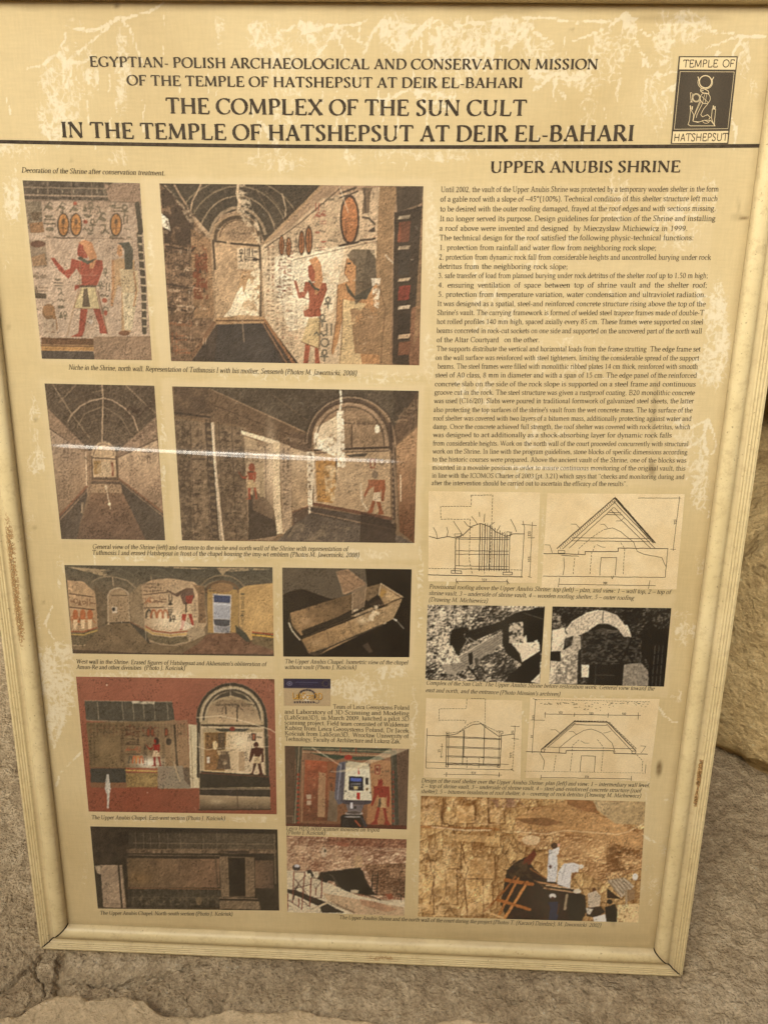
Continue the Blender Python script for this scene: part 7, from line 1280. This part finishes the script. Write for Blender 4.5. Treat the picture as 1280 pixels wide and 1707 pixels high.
p.poly([(250, 250), (270, 240), (272, 295), (256, 302)], (24, 20, 15)); p.poly([(130, 300), (160, 290), (190, 340), (150, 345)], (160, 140, 108)); p.poly([(415, 110), (606, 40), (600, 230), (500, 300), (430, 250), (408, 200)], (44, 37, 28), 1, .3, 5); p.poly([(505, 48), (606, 55), (602, 120), (510, 90)], (30, 25, 19)); p.line([(505, 60), (604, 90)], 3, (120, 104, 80)); p.cloud([(440, 110), (505, 100), (510, 210), (440, 200)], (206, 184, 142), .9, 5, .45); p.poly([(450, 200), (580, 195), (584, 235), (500, 290), (490, 250)], (214, 192, 148)); p.poly([(505, 180), (520, 160), (525, 215), (508, 215)], (226, 204, 160)); p.poly([(555, 190), (572, 185), (575, 222), (552, 220)], (226, 204, 160)); p.poly([(440, 350), (500, 300), (584, 236), (583, 388), (420, 380)], (28, 23, 17)); p.cloud([(280, 270), (440, 230), (480, 330), (300, 370)], (66, 56, 42), .8, 6, .45); p.line([(250, 310), (300, 370)], 8, (30, 24, 18)); p.line([(270, 330), (310, 310), (330, 340)], 5, (30, 24, 18)); p.poly([(540, 380), (583, 340), (583, 388)], (206, 184, 142)); p.poly([(75, 240), (105, 235), (118, 265), (90, 272)], (40, 34, 26)); p.cloud([(62, 200), (170, 200), (220, 290), (130, 300), (60, 260)], (255, 240, 200), .8, 4, .5); p.cloud([(60, 40), (230, 40), (150, 200), (60, 220)], (255, 240, 200), .55, 3, .5); p.line([(155, 290), (250, 238), (405, 146)], 3, (230, 208, 164), .9)
p.org = (.9, 4.0, .03); p.grain(.2, 1.3); bw(p, 1.0); p.build('black and white view down on ruins', 'photograph')
p = Pic('archiveright', (690, 1000), 2.783, [(641, 30), (1192, 38), (1158, 402), (625, 390)], bgc=(120, 110, 90))
rocks(p, 5, (6, 5, 4), (120, 104, 78), 2, 1.5, (10, 8, 6), .2); p.cloud([(641, 60), (700, 60), (700, 130), (640, 130)], (206, 184, 142), .7, 4, .55); p.cloud([(1000, 60), (1190, 60), (1180, 150), (1000, 150)], (170, 150, 112), .55, 4, .6)
p.poly([(640, 160), (700, 150), (760, 200), (755, 390), (625, 390)], (206, 184, 144), 1, .25, 5); p.poly([(640, 140), (700, 128), (690, 200), (640, 235)], (236, 216, 172)); p.cloud([(680, 260), (760, 250), (755, 390), (630, 390)], (110, 96, 72), .8, 4, .5); p.poly([(632, 240), (680, 238), (678, 285), (630, 282)], (30, 24, 18)); p.ell(735, 200, 46, 46, (196, 174, 134)); p.poly([(700, 180), (740, 165), (730, 210), (690, 235)], (60, 50, 38)); p.cloud([(700, 170), (780, 170), (770, 250), (700, 250)], (120, 104, 80), .6, 5, .5)
p.poly([(770, 150), (880, 130), (1000, 150), (1060, 190), (1050, 300), (775, 300)], (88, 76, 58), 1, .4, 4, 1.8); p.cloud([(780, 140), (1050, 150), (1050, 300), (780, 300)], (40, 34, 26), .8, 5, .48, .1, 2)
arc_ = [(700, 140), (730, 100), (800, 60), (850, 46), (880, 48), (940, 70), (985, 125), (1003, 170), (975, 172), (940, 130), (900, 110), (850, 112), (800, 150), (760, 165), (715, 160)]
p.poly(arc_, (196, 174, 134), 1, .22, 3); p.line([(876, 50), (874, 108)], 3, (50, 42, 32)); p.line([(705, 138), (735, 100), (800, 62), (850, 48)], 4, (236, 214, 170)); p.line([(985, 120), (1002, 168)], 9, (244, 224, 182)); p.poly([(805, 148), (850, 118), (900, 116), (935, 140), (870, 130)], (20, 16, 12))
p.poly([(775, 300), (812, 302), (808, 360), (775, 358)], (236, 216, 174)); p.poly([(812, 302), (972, 300), (962, 400), (806, 396)], (26, 21, 16)); p.line([(842, 305), (838, 395)], 3, (120, 104, 78)); p.line([(840, 348), (930, 350)], 3, (120, 104, 78)); p.line([(1005, 190), (955, 296)], 6, (26, 21, 16)); p.poly([(972, 300), (1050, 290), (1085, 330), (1085, 398), (965, 400)], (140, 124, 96), 1, .3, 3); p.poly([(1060, 140), (1185, 130), (1160, 402), (1090, 398), (1090, 300), (1050, 240)], (38, 32, 24), 1, .25, 4)
for x in (1110, 1128, 1146): p.line([(x, 205), (x - 14, 400)], 4, (20, 16, 12)); p.line([(x + 7, 210), (x - 8, 398)], 3, (150, 132, 100), .7)
for y in (250, 300, 345): p.line([(1100, y + 6), (1165, y - 4)], 4, (22, 18, 13))
p.poly([(960, 60), (1060, 60), (1050, 110), (985, 115)], (56, 47, 35), .8, .4, 3); p.org = (.9, 4.0, .03); p.grain(.2, 1.3); bw(p, 1.0); p.build('black and white front of the ruined arched chapel', 'photograph')

# ---- project logo picture
p = Pic('lab', (450, 1110), 4.923, [(112, 103), (498, 106), (497, 330), (116, 326)], cell=.8, bgc=(190, 166, 124))
p.poly([(112, 103), (498, 106), (498, 186), (113, 180)], (42, 38, 62)); p.arc(162, 144, 20, 15, 0, 360, 5, (150, 146, 160)); p.ell(162, 144, 9, 7, (130, 126, 146)); p.line([(212, 133), (395, 136)], 4, (120, 116, 140), .8); p.line([(240, 150), (350, 152)], 2, (100, 96, 124), .6)
for k in range(12): t_ = R(k * 30); p.ell(458 + 27 * math.cos(t_), 144 + 24 * math.sin(t_), 3, 3, (176, 150, 70))
for k in range(22):
    t_ = R(200 - k * 11); x, y = 305 + 68 * math.cos(t_), 245 - 48 * math.sin(t_); r = 5 if k % 2 else 7; p.poly([(x - r, y - r), (x + r, y - r), (x + r, y + r), (x - r, y + r)], (34, 30, 46))
for k in range(8): x = 205 + k * 22; p.poly([(x - 7, 292 - (k % 3) * 4), (x + 7, 292), (x + 6, 306), (x - 6, 304)], (34, 30, 46))
p.ell(305, 262, 40, 26, (232, 222, 196), .8); p.arc(385, 290, 20, 16, 200, 420, 4, (70, 64, 66)); p.grain(.06, 1.2)
o = p.build('small logo picture with a blue band', 'logo_print')
m, t, b = new_mat('yellow_lettering'); n_ = N(t, 'ShaderNodeTexNoise', Scale=200.0); r_ = ramp(t, n_.outputs[0], [(0.3, tuple(ink((196, 138, 30)))), (0.7, tuple(ink((226, 172, 50))))]); t.links.new(r_.outputs[0], b.inputs['Base Color'])
text('logo_lettering', 'LabScan3D', (450 + 186 / 4.923, 1110 + 272 / 4.923), (450 + 434 / 4.923, 1110 + 278 / 4.923), 10.6, mono=True, mat=MAT_INK, z=ZP + .00008)
text('logo_lettering', 'LabScan3D', (450 + 183 / 4.923, 1110 + 269 / 4.923), (450 + 431 / 4.923, 1110 + 275 / 4.923), 10.6, mono=True, mat=m, z=ZP + .00016)

# ---- line drawings: a pale paper patch and ink lines, each line real width
def drawing(quad, zo, zs, lines, label):
    p = Pic('d' + label[:6], zo, zs, quad, cell=3.0, bgc=(238, 216, 168)); p.cloud(full(p), (228, 202, 150), .6, 12, .5); p.grain(.03, 6)
    d = p.build(label, 'drawing')
    V, Fc = [], []
    rr_ = random.Random(len(lines))
    for it in lines:
        k, w = it[0], it[1]; pts = it[2]
        P = []
        for (ax, ay), (bx, by) in zip(pts[:-1], pts[1:]):
            L = math.dist((ax, ay), (bx, by)); n = max(1, int(L / 14))
            P += [(ax + (bx - ax) * i / n + rr_.uniform(-.8, .8), ay + (by - ay) * i / n + rr_.uniform(-.8, .8)) for i in range(n)]
        P.append(pts[-1]); Q = np.array([plane_pt(zo[0] + x / zs, zo[1] + y / zs, ZS) for x, y in P])
        seg = list(zip(Q[:-1], Q[1:]))
        if k == '-':
            out = []
            for a, b in seg:
                c = (a + b) / 2; out.append((a, a + (b - a) * .62))
            seg = out
        for a, b in seg:
            t_ = b - a; L = np.hypot(*t_) + 1e-9; n_ = np.array([-t_[1], t_[0]]) / L * w * 0.00042
            e = t_ / L * w * .0002; b0 = len(V); V += [a - e + n_, a - e - n_, b + e - n_, b + e + n_]; Fc.append((b0, b0 + 1, b0 + 2, b0 + 3))
    V = np.array(V); zz = np.repeat((np.arange(len(Fc)) % 23) * 1.5e-6, 4)
    link_mesh('ink_lines', loc(np.column_stack([V, ZP + .00012 + zz])), np.array(Fc), MAT_INK2, sheet)
def S(w, *pts): return ('s', w, list(pts))
def Dh(w, *pts): return ('-', w, list(pts))
def digits(x, y, h, n, rot=False, seed=1):
    out = []; r_ = random.Random(seed)
    for i in range(n):
        pts = [(0, .2), (.3, 0), (.5, .3), (.2, .6), (.5, 1)] if r_.random() < .5 else [(.1, 0), (.5, .1), (.3, .5), (.55, .8), (.1, 1)]
        q = [((x + (i * .75 + a) * h, y + b * h) if not rot else (x + b * h, y - (i * .75 + a) * h)) for a, b in pts]; out.append(S(.8, *q))
    return out
L = [S(1.4, (38, 440), (475, 450)), Dh(.9, (40, 410), (475, 418)), S(1, (484, 222), (470, 450)), S(1.3, (42, 262), (80, 272), (130, 262), (165, 268), (200, 255), (240, 215), (280, 202), (320, 215), (350, 240), (400, 262), (430, 250), (484, 250)),
     S(1, (62, 220), (75, 245), (80, 270)), S(1, (122, 218), (130, 240), (124, 262)), S(1, (155, 190), (180, 230), (200, 260)), S(1.4, (165, 268), (162, 430)), S(1, (182, 268), (180, 400)), S(1, (165, 268), (415, 268)), S(1, (165, 274), (415, 276)), S(1.1, (164, 328), (410, 330)), S(1, (164, 344), (410, 346)), S(1.1, (164, 398), (408, 402)), S(1, (164, 412), (408, 414)),
     S(1.2, (145, 420), (192, 422), (192, 434), (145, 432), (145, 420)), S(1.2, (384, 428), (426, 428), (426, 440), (384, 440), (384, 428)), S(1, (416, 240), (412, 428)), S(1, (402, 240), (400, 428)), S(1, (402, 240), (425, 242), (418, 260)), S(.8, (160, 250), (190, 250), (190, 262), (160, 262), (160, 250)),
     Dh(1, (238, 70), (336, 70), (334, 130), (330, 240), (322, 420)), Dh(1, (238, 70), (236, 122), (96, 122), (96, 182), (232, 182), (228, 372), (242, 440)), Dh(.9, (300, 200), (298, 440)), S(1, (238, 168), (265, 205)), S(1, (275, 148), (276, 170)), S(1, (300, 158), (296, 196)), S(1, (420, 182), (440, 220), (446, 240)), S(1, (330, 206), (345, 196)), S(1, (360, 232), (370, 212)), S(1, (395, 240), (382, 250)), S(1, (205, 192), (220, 212), (245, 222)),
     S(1, (484, 222), (476, 190)), S(.9, (520, 195), (508, 450)), S(.9, (470, 206), (540, 212)), S(.9, (500, 268), (530, 268)), S(.9, (500, 448), (516, 452)), S(.9, (168, 470), (408, 472)), S(1, (165, 462), (176, 480)), S(1, (400, 464), (412, 482)), S(.7, (168, 455), (168, 484)), S(.7, (404, 458), (404, 486))]
for k in range(12):
    x = 278 + k * 11.4; yt = 203 + max(0, k - 3) * 6.5; L += [S(1.5 if k % 2 == 0 else 1.0, (x, yt), (x - 4, 422))]
L += digits(286, 458, 11, 3, seed=3) + digits(500, 380, 12, 3, True, 4) + digits(500, 262, 11, 3, True, 5)
drawing([(40, 52), (556, 58), (542, 478), (38, 470)], (700, 800), 2.783, L, 'plan drawing of a slatted wooden shelter')
L = [S(1.6, (900, 84), (634, 318)), S(1.2, (906, 100), (660, 320)), S(1, (896, 128), (690, 316)), S(1.6, (900, 84), (1090, 292)), S(1.2, (896, 100), (1080, 292)), S(1, (900, 128), (1088, 316)), S(1, (884, 140), (1070, 318)), S(1, (706, 268), (1056, 272)), S(1, (700, 282), (1064, 286)), S(1, (876, 150), (930, 152)), S(1, (866, 160), (938, 162)),
     S(1.3, (572, 342), (640, 342), (765, 346), (765, 332), (918, 332), (918, 316), (1148, 318)), S(1, (640, 326), (670, 328), (670, 340), (640, 340), (640, 326)), S(1, (655, 350), (735, 354)), S(1, (1148, 318), (1135, 452), (570, 446)), S(1, (832, 442), (838, 360), (910, 360), (904, 442)),
     Dh(.9, (733, 345), (735, 318), (790, 270), (850, 230)), S(.9, (850, 230), (890, 222), (930, 240), (990, 290), (1005, 330), (1040, 345), (1120, 360), (1138, 400)), Dh(.9, (800, 330), (812, 300)), Dh(.9, (796, 332), (786, 442)), Dh(.9, (930, 290), (948, 320), (940, 442)), Dh(.9, (716, 362), (708, 442)), S(.9, (665, 360), (668, 400), (662, 440)), S(.8, (578, 300), (600, 302), (612, 338)), S(.8, (700, 205), (722, 205), (738, 222)), S(.8, (836, 205), (852, 205), (868, 222)), S(.8, (908, 190), (930, 190), (944, 176)), S(.8, (820, 300), (840, 310), (858, 312)),
     S(.9, (1202, 78), (1172, 328)), S(.8, (1010, 84), (1208, 84)), S(.8, (1160, 320), (1184, 322)), S(.9, (642, 484), (1090, 490)), S(.9, (646, 454), (640, 496)), S(.9, (1064, 466), (1058, 504)), S(.8, (885, 446), (890, 460), (896, 444))]
for k in range(34):
    f = k / 34; x, y = 900 - 266 * f, 84 + 234 * f; L.append(S(.8, (x + 3, y - 6), (x + 9, y + 8)))
for k in range(44):
    f = k / 44; x, y = 902 + 180 * f, 80 + 205 * f; L.append(S(1.1, (x - 2, y + 3), (x + 9, y + 5), (x + 3, y + 13)))
L += digits(848, 474, 9, 3, seed=6) + digits(1176, 205, 10, 3, True, 7)
drawing([(590, 62), (1226, 66), (1187, 508), (562, 500)], (700, 800), 2.783, L, 'section drawing of a steep gabled roof over the vault')
L = [Dh(.9, (268, 46), (264, 95), (128, 96), (126, 153), (262, 154), (258, 180)), Dh(.9, (290, 42), (362, 44), (358, 190)), S(1.2, (64, 230), (110, 233), (165, 232), (220, 222), (260, 195), (300, 175), (340, 172), (370, 195), (430, 235), (470, 228), (510, 224)), Dh(1, (165, 222), (230, 212), (280, 170), (320, 158), (360, 180), (430, 215), (445, 212)),
     S(1, (66, 196), (60, 396)), S(1.3, (165, 212), (162, 390)), S(1, (176, 212), (172, 390)), S(1.3, (165, 234), (440, 248)), S(1, (165, 240), (440, 252)), S(1, (165, 286), (438, 296)), S(1, (165, 292), (438, 301)), S(1, (165, 334), (436, 342)), S(1, (165, 339), (436, 347)), S(1.3, (162, 374), (432, 380)), S(1.2, (162, 379), (432, 386)), S(1.3, (252, 205), (246, 378)), S(1, (256, 205), (252, 340)), S(1.3, (358, 185), (352, 380)), S(1.2, (444, 218), (436, 388)), S(1, (434, 212), (428, 388)), S(1, (162, 378), (174, 380), (172, 392), (160, 390), (162, 378)), S(1, (424, 380), (436, 382), (434, 394), (422, 392), (424, 380)), S(1, (425, 208), (450, 210), (450, 222)), S(.9, (60, 366), (245, 372), (480, 378)), S(.9, (60, 396), (300, 402), (500, 406)), Dh(.9, (510, 250), (498, 412)), S(.9, (512, 182), (508, 250)), S(.9, (490, 184), (534, 186)), S(.9, (495, 246), (530, 250)), Dh(1, (248, 338), (268, 340), (268, 400)), Dh(1, (352, 342), (330, 344), (328, 400)),
     S(.9, (150, 428), (446, 432)), S(1.2, (165, 418), (164, 440)), S(1.2, (432, 420), (430, 442)), S(.8, (142, 272), (138, 345)), S(.8, (134, 286), (148, 288)), S(.8, (132, 338), (146, 340)), S(1.1, (490, 402), (506, 412))]
L += digits(290, 416, 11, 3, seed=8) + digits(486, 345, 13, 3, True, 9) + digits(122, 318, 12, 2, True, 10) + digits(494, 222, 11, 2, True, 11)
drawing([(62, 42), (548, 54), (540, 456), (48, 444)], (690, 1150), 3.048, L, 'plan drawing of the steel frame shelter')
L = [S(.8, (616, 48), (598, 320)), S(1, (604, 44), (624, 52)), Dh(.8, (616, 48), (1200, 60)), S(1, (660, 122), (1150, 130)), S(.9, (666, 112), (664, 140)), S(.9, (815, 116), (812, 136)), S(.9, (985, 118), (983, 140)), S(.9, (1138, 116), (1136, 150)), S(.8, (590, 152), (662, 154)),
     S(1.8, (812, 160), (982, 164)), Dh(1.4, (812, 156), (984, 160)), S(1.8, (812, 160), (648, 300)), S(1.1, (820, 170), (676, 292)), S(1.1, (816, 166), (664, 292)), S(1.8, (982, 164), (1124, 308)), S(1.1, (976, 172), (1104, 310)), Dh(1.4, (990, 164), (1130, 302)), S(1.1, (818, 176), (976, 180)), S(1, (676, 290), (1108, 298)), S(1.4, (570, 313), (650, 316), (770, 322), (772, 308), (1012, 308), (1014, 322), (1184, 326)), S(1.2, (646, 300), (664, 300), (660, 316), (644, 314), (646, 300)), S(1.2, (1106, 310), (1126, 310), (1124, 324), (1104, 322), (1106, 310)), S(.9, (736, 320), (738, 292), (800, 240), (860, 206), (900, 198), (950, 218), (1005, 270), (1020, 316)), Dh(.9, (800, 308), (806, 280), (840, 250)), Dh(.9, (930, 252), (960, 290), (950, 418)), Dh(.9, (802, 320), (792, 416)), Dh(.9, (720, 330), (708, 416)), S(.9, (638, 322), (662, 360), (655, 404)), Dh(.9, (1130, 330), (1160, 360), (1156, 418)), S(1, (842, 416), (848, 334), (920, 336), (914, 416)), Dh(.6, (560, 412), (1170, 422)), S(.8, (1176, 378), (1172, 424)), S(.8, (1174, 286), (1152, 320)), S(.8, (1150, 284), (1176, 286)),
     S(1, (642, 444), (1104, 452)), S(1, (645, 432), (642, 456)), S(1, (1103, 438), (1101, 460)), S(.8, (692, 202), (718, 202), (738, 218)), S(.8, (786, 212), (806, 210), (826, 228)), S(.8, (960, 218), (978, 216), (1000, 208)), S(.8, (846, 258), (866, 270), (888, 270))]
r_ = random.Random(4)
for k in range(80):
    x = r_.uniform(640, 1190); y = 62 + abs(r_.gauss(0, 1)) * 9 + (r_.random() * 34 if 820 < x < 960 else 0); L.append(S(.9, (x, y), (x + r_.uniform(3, 8), y + r_.uniform(-1, 3))))
L += digits(733, 110, 9, 3, seed=12) + digits(888, 114, 10, 3, seed=13) + digits(1056, 116, 9, 3, seed=14) + digits(866, 436, 10, 3, seed=15) + digits(600, 150, 10, 3, True, 16) + digits(592, 244, 10, 2, True, 17)
drawing([(590, 38), (1246, 46), (1194, 464), (566, 446)], (690, 1150), 3.048, L, 'section drawing of the low trapezoid roof')

# ---- temple emblem
zo, zs = (1080, 60), 4.27
q = lambda *pts: [(zo[0] + x / zs, zo[1] + y / zs) for x, y in pts]
def flat(name, pts, mat, z):
    V = np.array([plane_pt(x, y, ZS) for x, y in pts]); return link_mesh(name, loc(np.column_stack([V, np.full(len(V), z)])), [tuple(range(len(pts)))][::-1], mat, sheet)
m, t, b = new_mat('emblem_cream'); n_ = N(t, 'ShaderNodeTexNoise', Scale=60.0, Detail=4.0); r_ = ramp(t, n_.outputs[0], [(0.3, tuple(ink((232, 208, 152)))), (0.7, tuple(ink((242, 220, 168))))]); t.links.new(r_.outputs[0], b.inputs['Base Color']); b.inputs['Roughness'].default_value = .7; CREAM = m
m, t, b = new_mat('emblem_faded_black'); n_ = N(t, 'ShaderNodeTexNoise', Scale=40.0, Detail=6.0); r_ = ramp(t, n_.outputs[0], [(0.3, (0.020, 0.014, 0.008)), (0.7, (0.040, 0.029, 0.017))]); t.links.new(r_.outputs[0], b.inputs['Base Color']); b.inputs['Roughness'].default_value = .6; FBLK = m
flat('emblem_frame', q((216, 144), (636, 144), (568, 768), (158, 768))[::-1], FBLK, ZP + .00002)
flat('emblem_band', q((226, 152), (627, 153), (618, 240), (218, 238))[::-1], CREAM, ZP + .00006)
flat('emblem_band', q((176, 680), (568, 676), (560, 760), (168, 762))[::-1], CREAM, ZP + .00006)
text('emblem_lettering', 'TEMPLE  OF', (zo[0] + 243 / zs, zo[1] + 224 / zs), (zo[0] + 608 / zs, zo[1] + 222 / zs), 12.4, mono=True, z=ZP + .0001, mat=MAT_HEAD)
text('emblem_lettering', 'HATSHEPSUT', (zo[0] + 176 / zs, zo[1] + 750 / zs), (zo[0] + 562 / zs, zo[1] + 746 / zs), 12.6, mono=True, z=ZP + .0001, mat=MAT_HEAD)
V, Fc = [], []
def ring(cx, cy, rx, ry, a0=0, a1=360, n=20): return [(cx + rx * math.cos(R(a0 + (a1 - a0) * i / n)), cy - ry * math.sin(R(a0 + (a1 - a0) * i / n))) for i in range(n + 1)]
for w, pts in [(3, [(226, 254), (610, 256), (565, 660), (184, 664), (226, 254)]), (7, ring(406, 326, 44, 44)), (4, ring(404, 330, 52, 48, 150, 390)), (6, [(352, 292), (362, 318)]), (6, [(464, 294), (450, 318)]), (4, ring(404, 444, 36, 38)), (4, ring(340, 440, 28, 30)), (3, ring(340, 440, 22, 24)), (4, [(308, 405), (298, 405), (304, 470), (298, 470), (314, 470)]), (3, [(315, 410), (308, 470)]),
                (5, [(372, 376), (385, 374), (400, 378), (425, 392), (430, 408), (415, 412), (392, 406), (374, 396), (370, 384), (390, 388)]), (4, [(368, 460), (335, 540), (318, 600)]), (4, [(385, 480), (345, 560), (340, 582)]), (4, [(425, 480), (392, 520), (372, 560), (385, 576), (420, 560), (440, 580), (430, 592)]), (3, [(374, 465), (330, 560)]),
                (4, [(300, 520), (292, 600), (282, 630), (300, 640), (400, 640), (474, 640), (450, 610), (440, 600), (400, 600), (350, 615), (316, 605), (322, 560), (304, 528)]), (4, [(454, 520), (448, 580), (452, 600), (470, 636)]), (4, [(478, 520), (470, 600), (470, 636)]), (8, [(298, 498), (300, 520)]), (8, [(312, 504), (310, 522)]), (8, [(462, 498), (460, 520)]), (8, [(474, 504), (470, 520)]), (4, [(322, 608), (360, 612), (400, 600), (430, 614)]), (3, ring(410, 600, 26, 22, 180, 360, 10)), (3, [(380, 430), (420, 470)]), (3, [(400, 415), (385, 475)]), (3, [(415, 418), (402, 480)])]:
    P = np.array([plane_pt(*c, ZS) for c in q(*pts)])
    for a_, b_ in zip(P[:-1], P[1:]):
        t_ = b_ - a_; L_ = np.hypot(*t_) + 1e-9; n_ = np.array([-t_[1], t_[0]]) / L_ * w * 0.000080; e = t_ / L_ * w * 0.00006; k = len(V); V += [a_ - e + n_, a_ - e - n_, b_ + e - n_, b_ + e + n_]; Fc.append((k, k + 1, k + 2, k + 3))
zz = np.repeat((np.arange(len(Fc)) % 23) * 1.5e-6, 4)
link_mesh('emblem_figure', loc(np.column_stack([np.array(V), ZP + .0001 + zz])), np.array(Fc), CREAM, sheet)
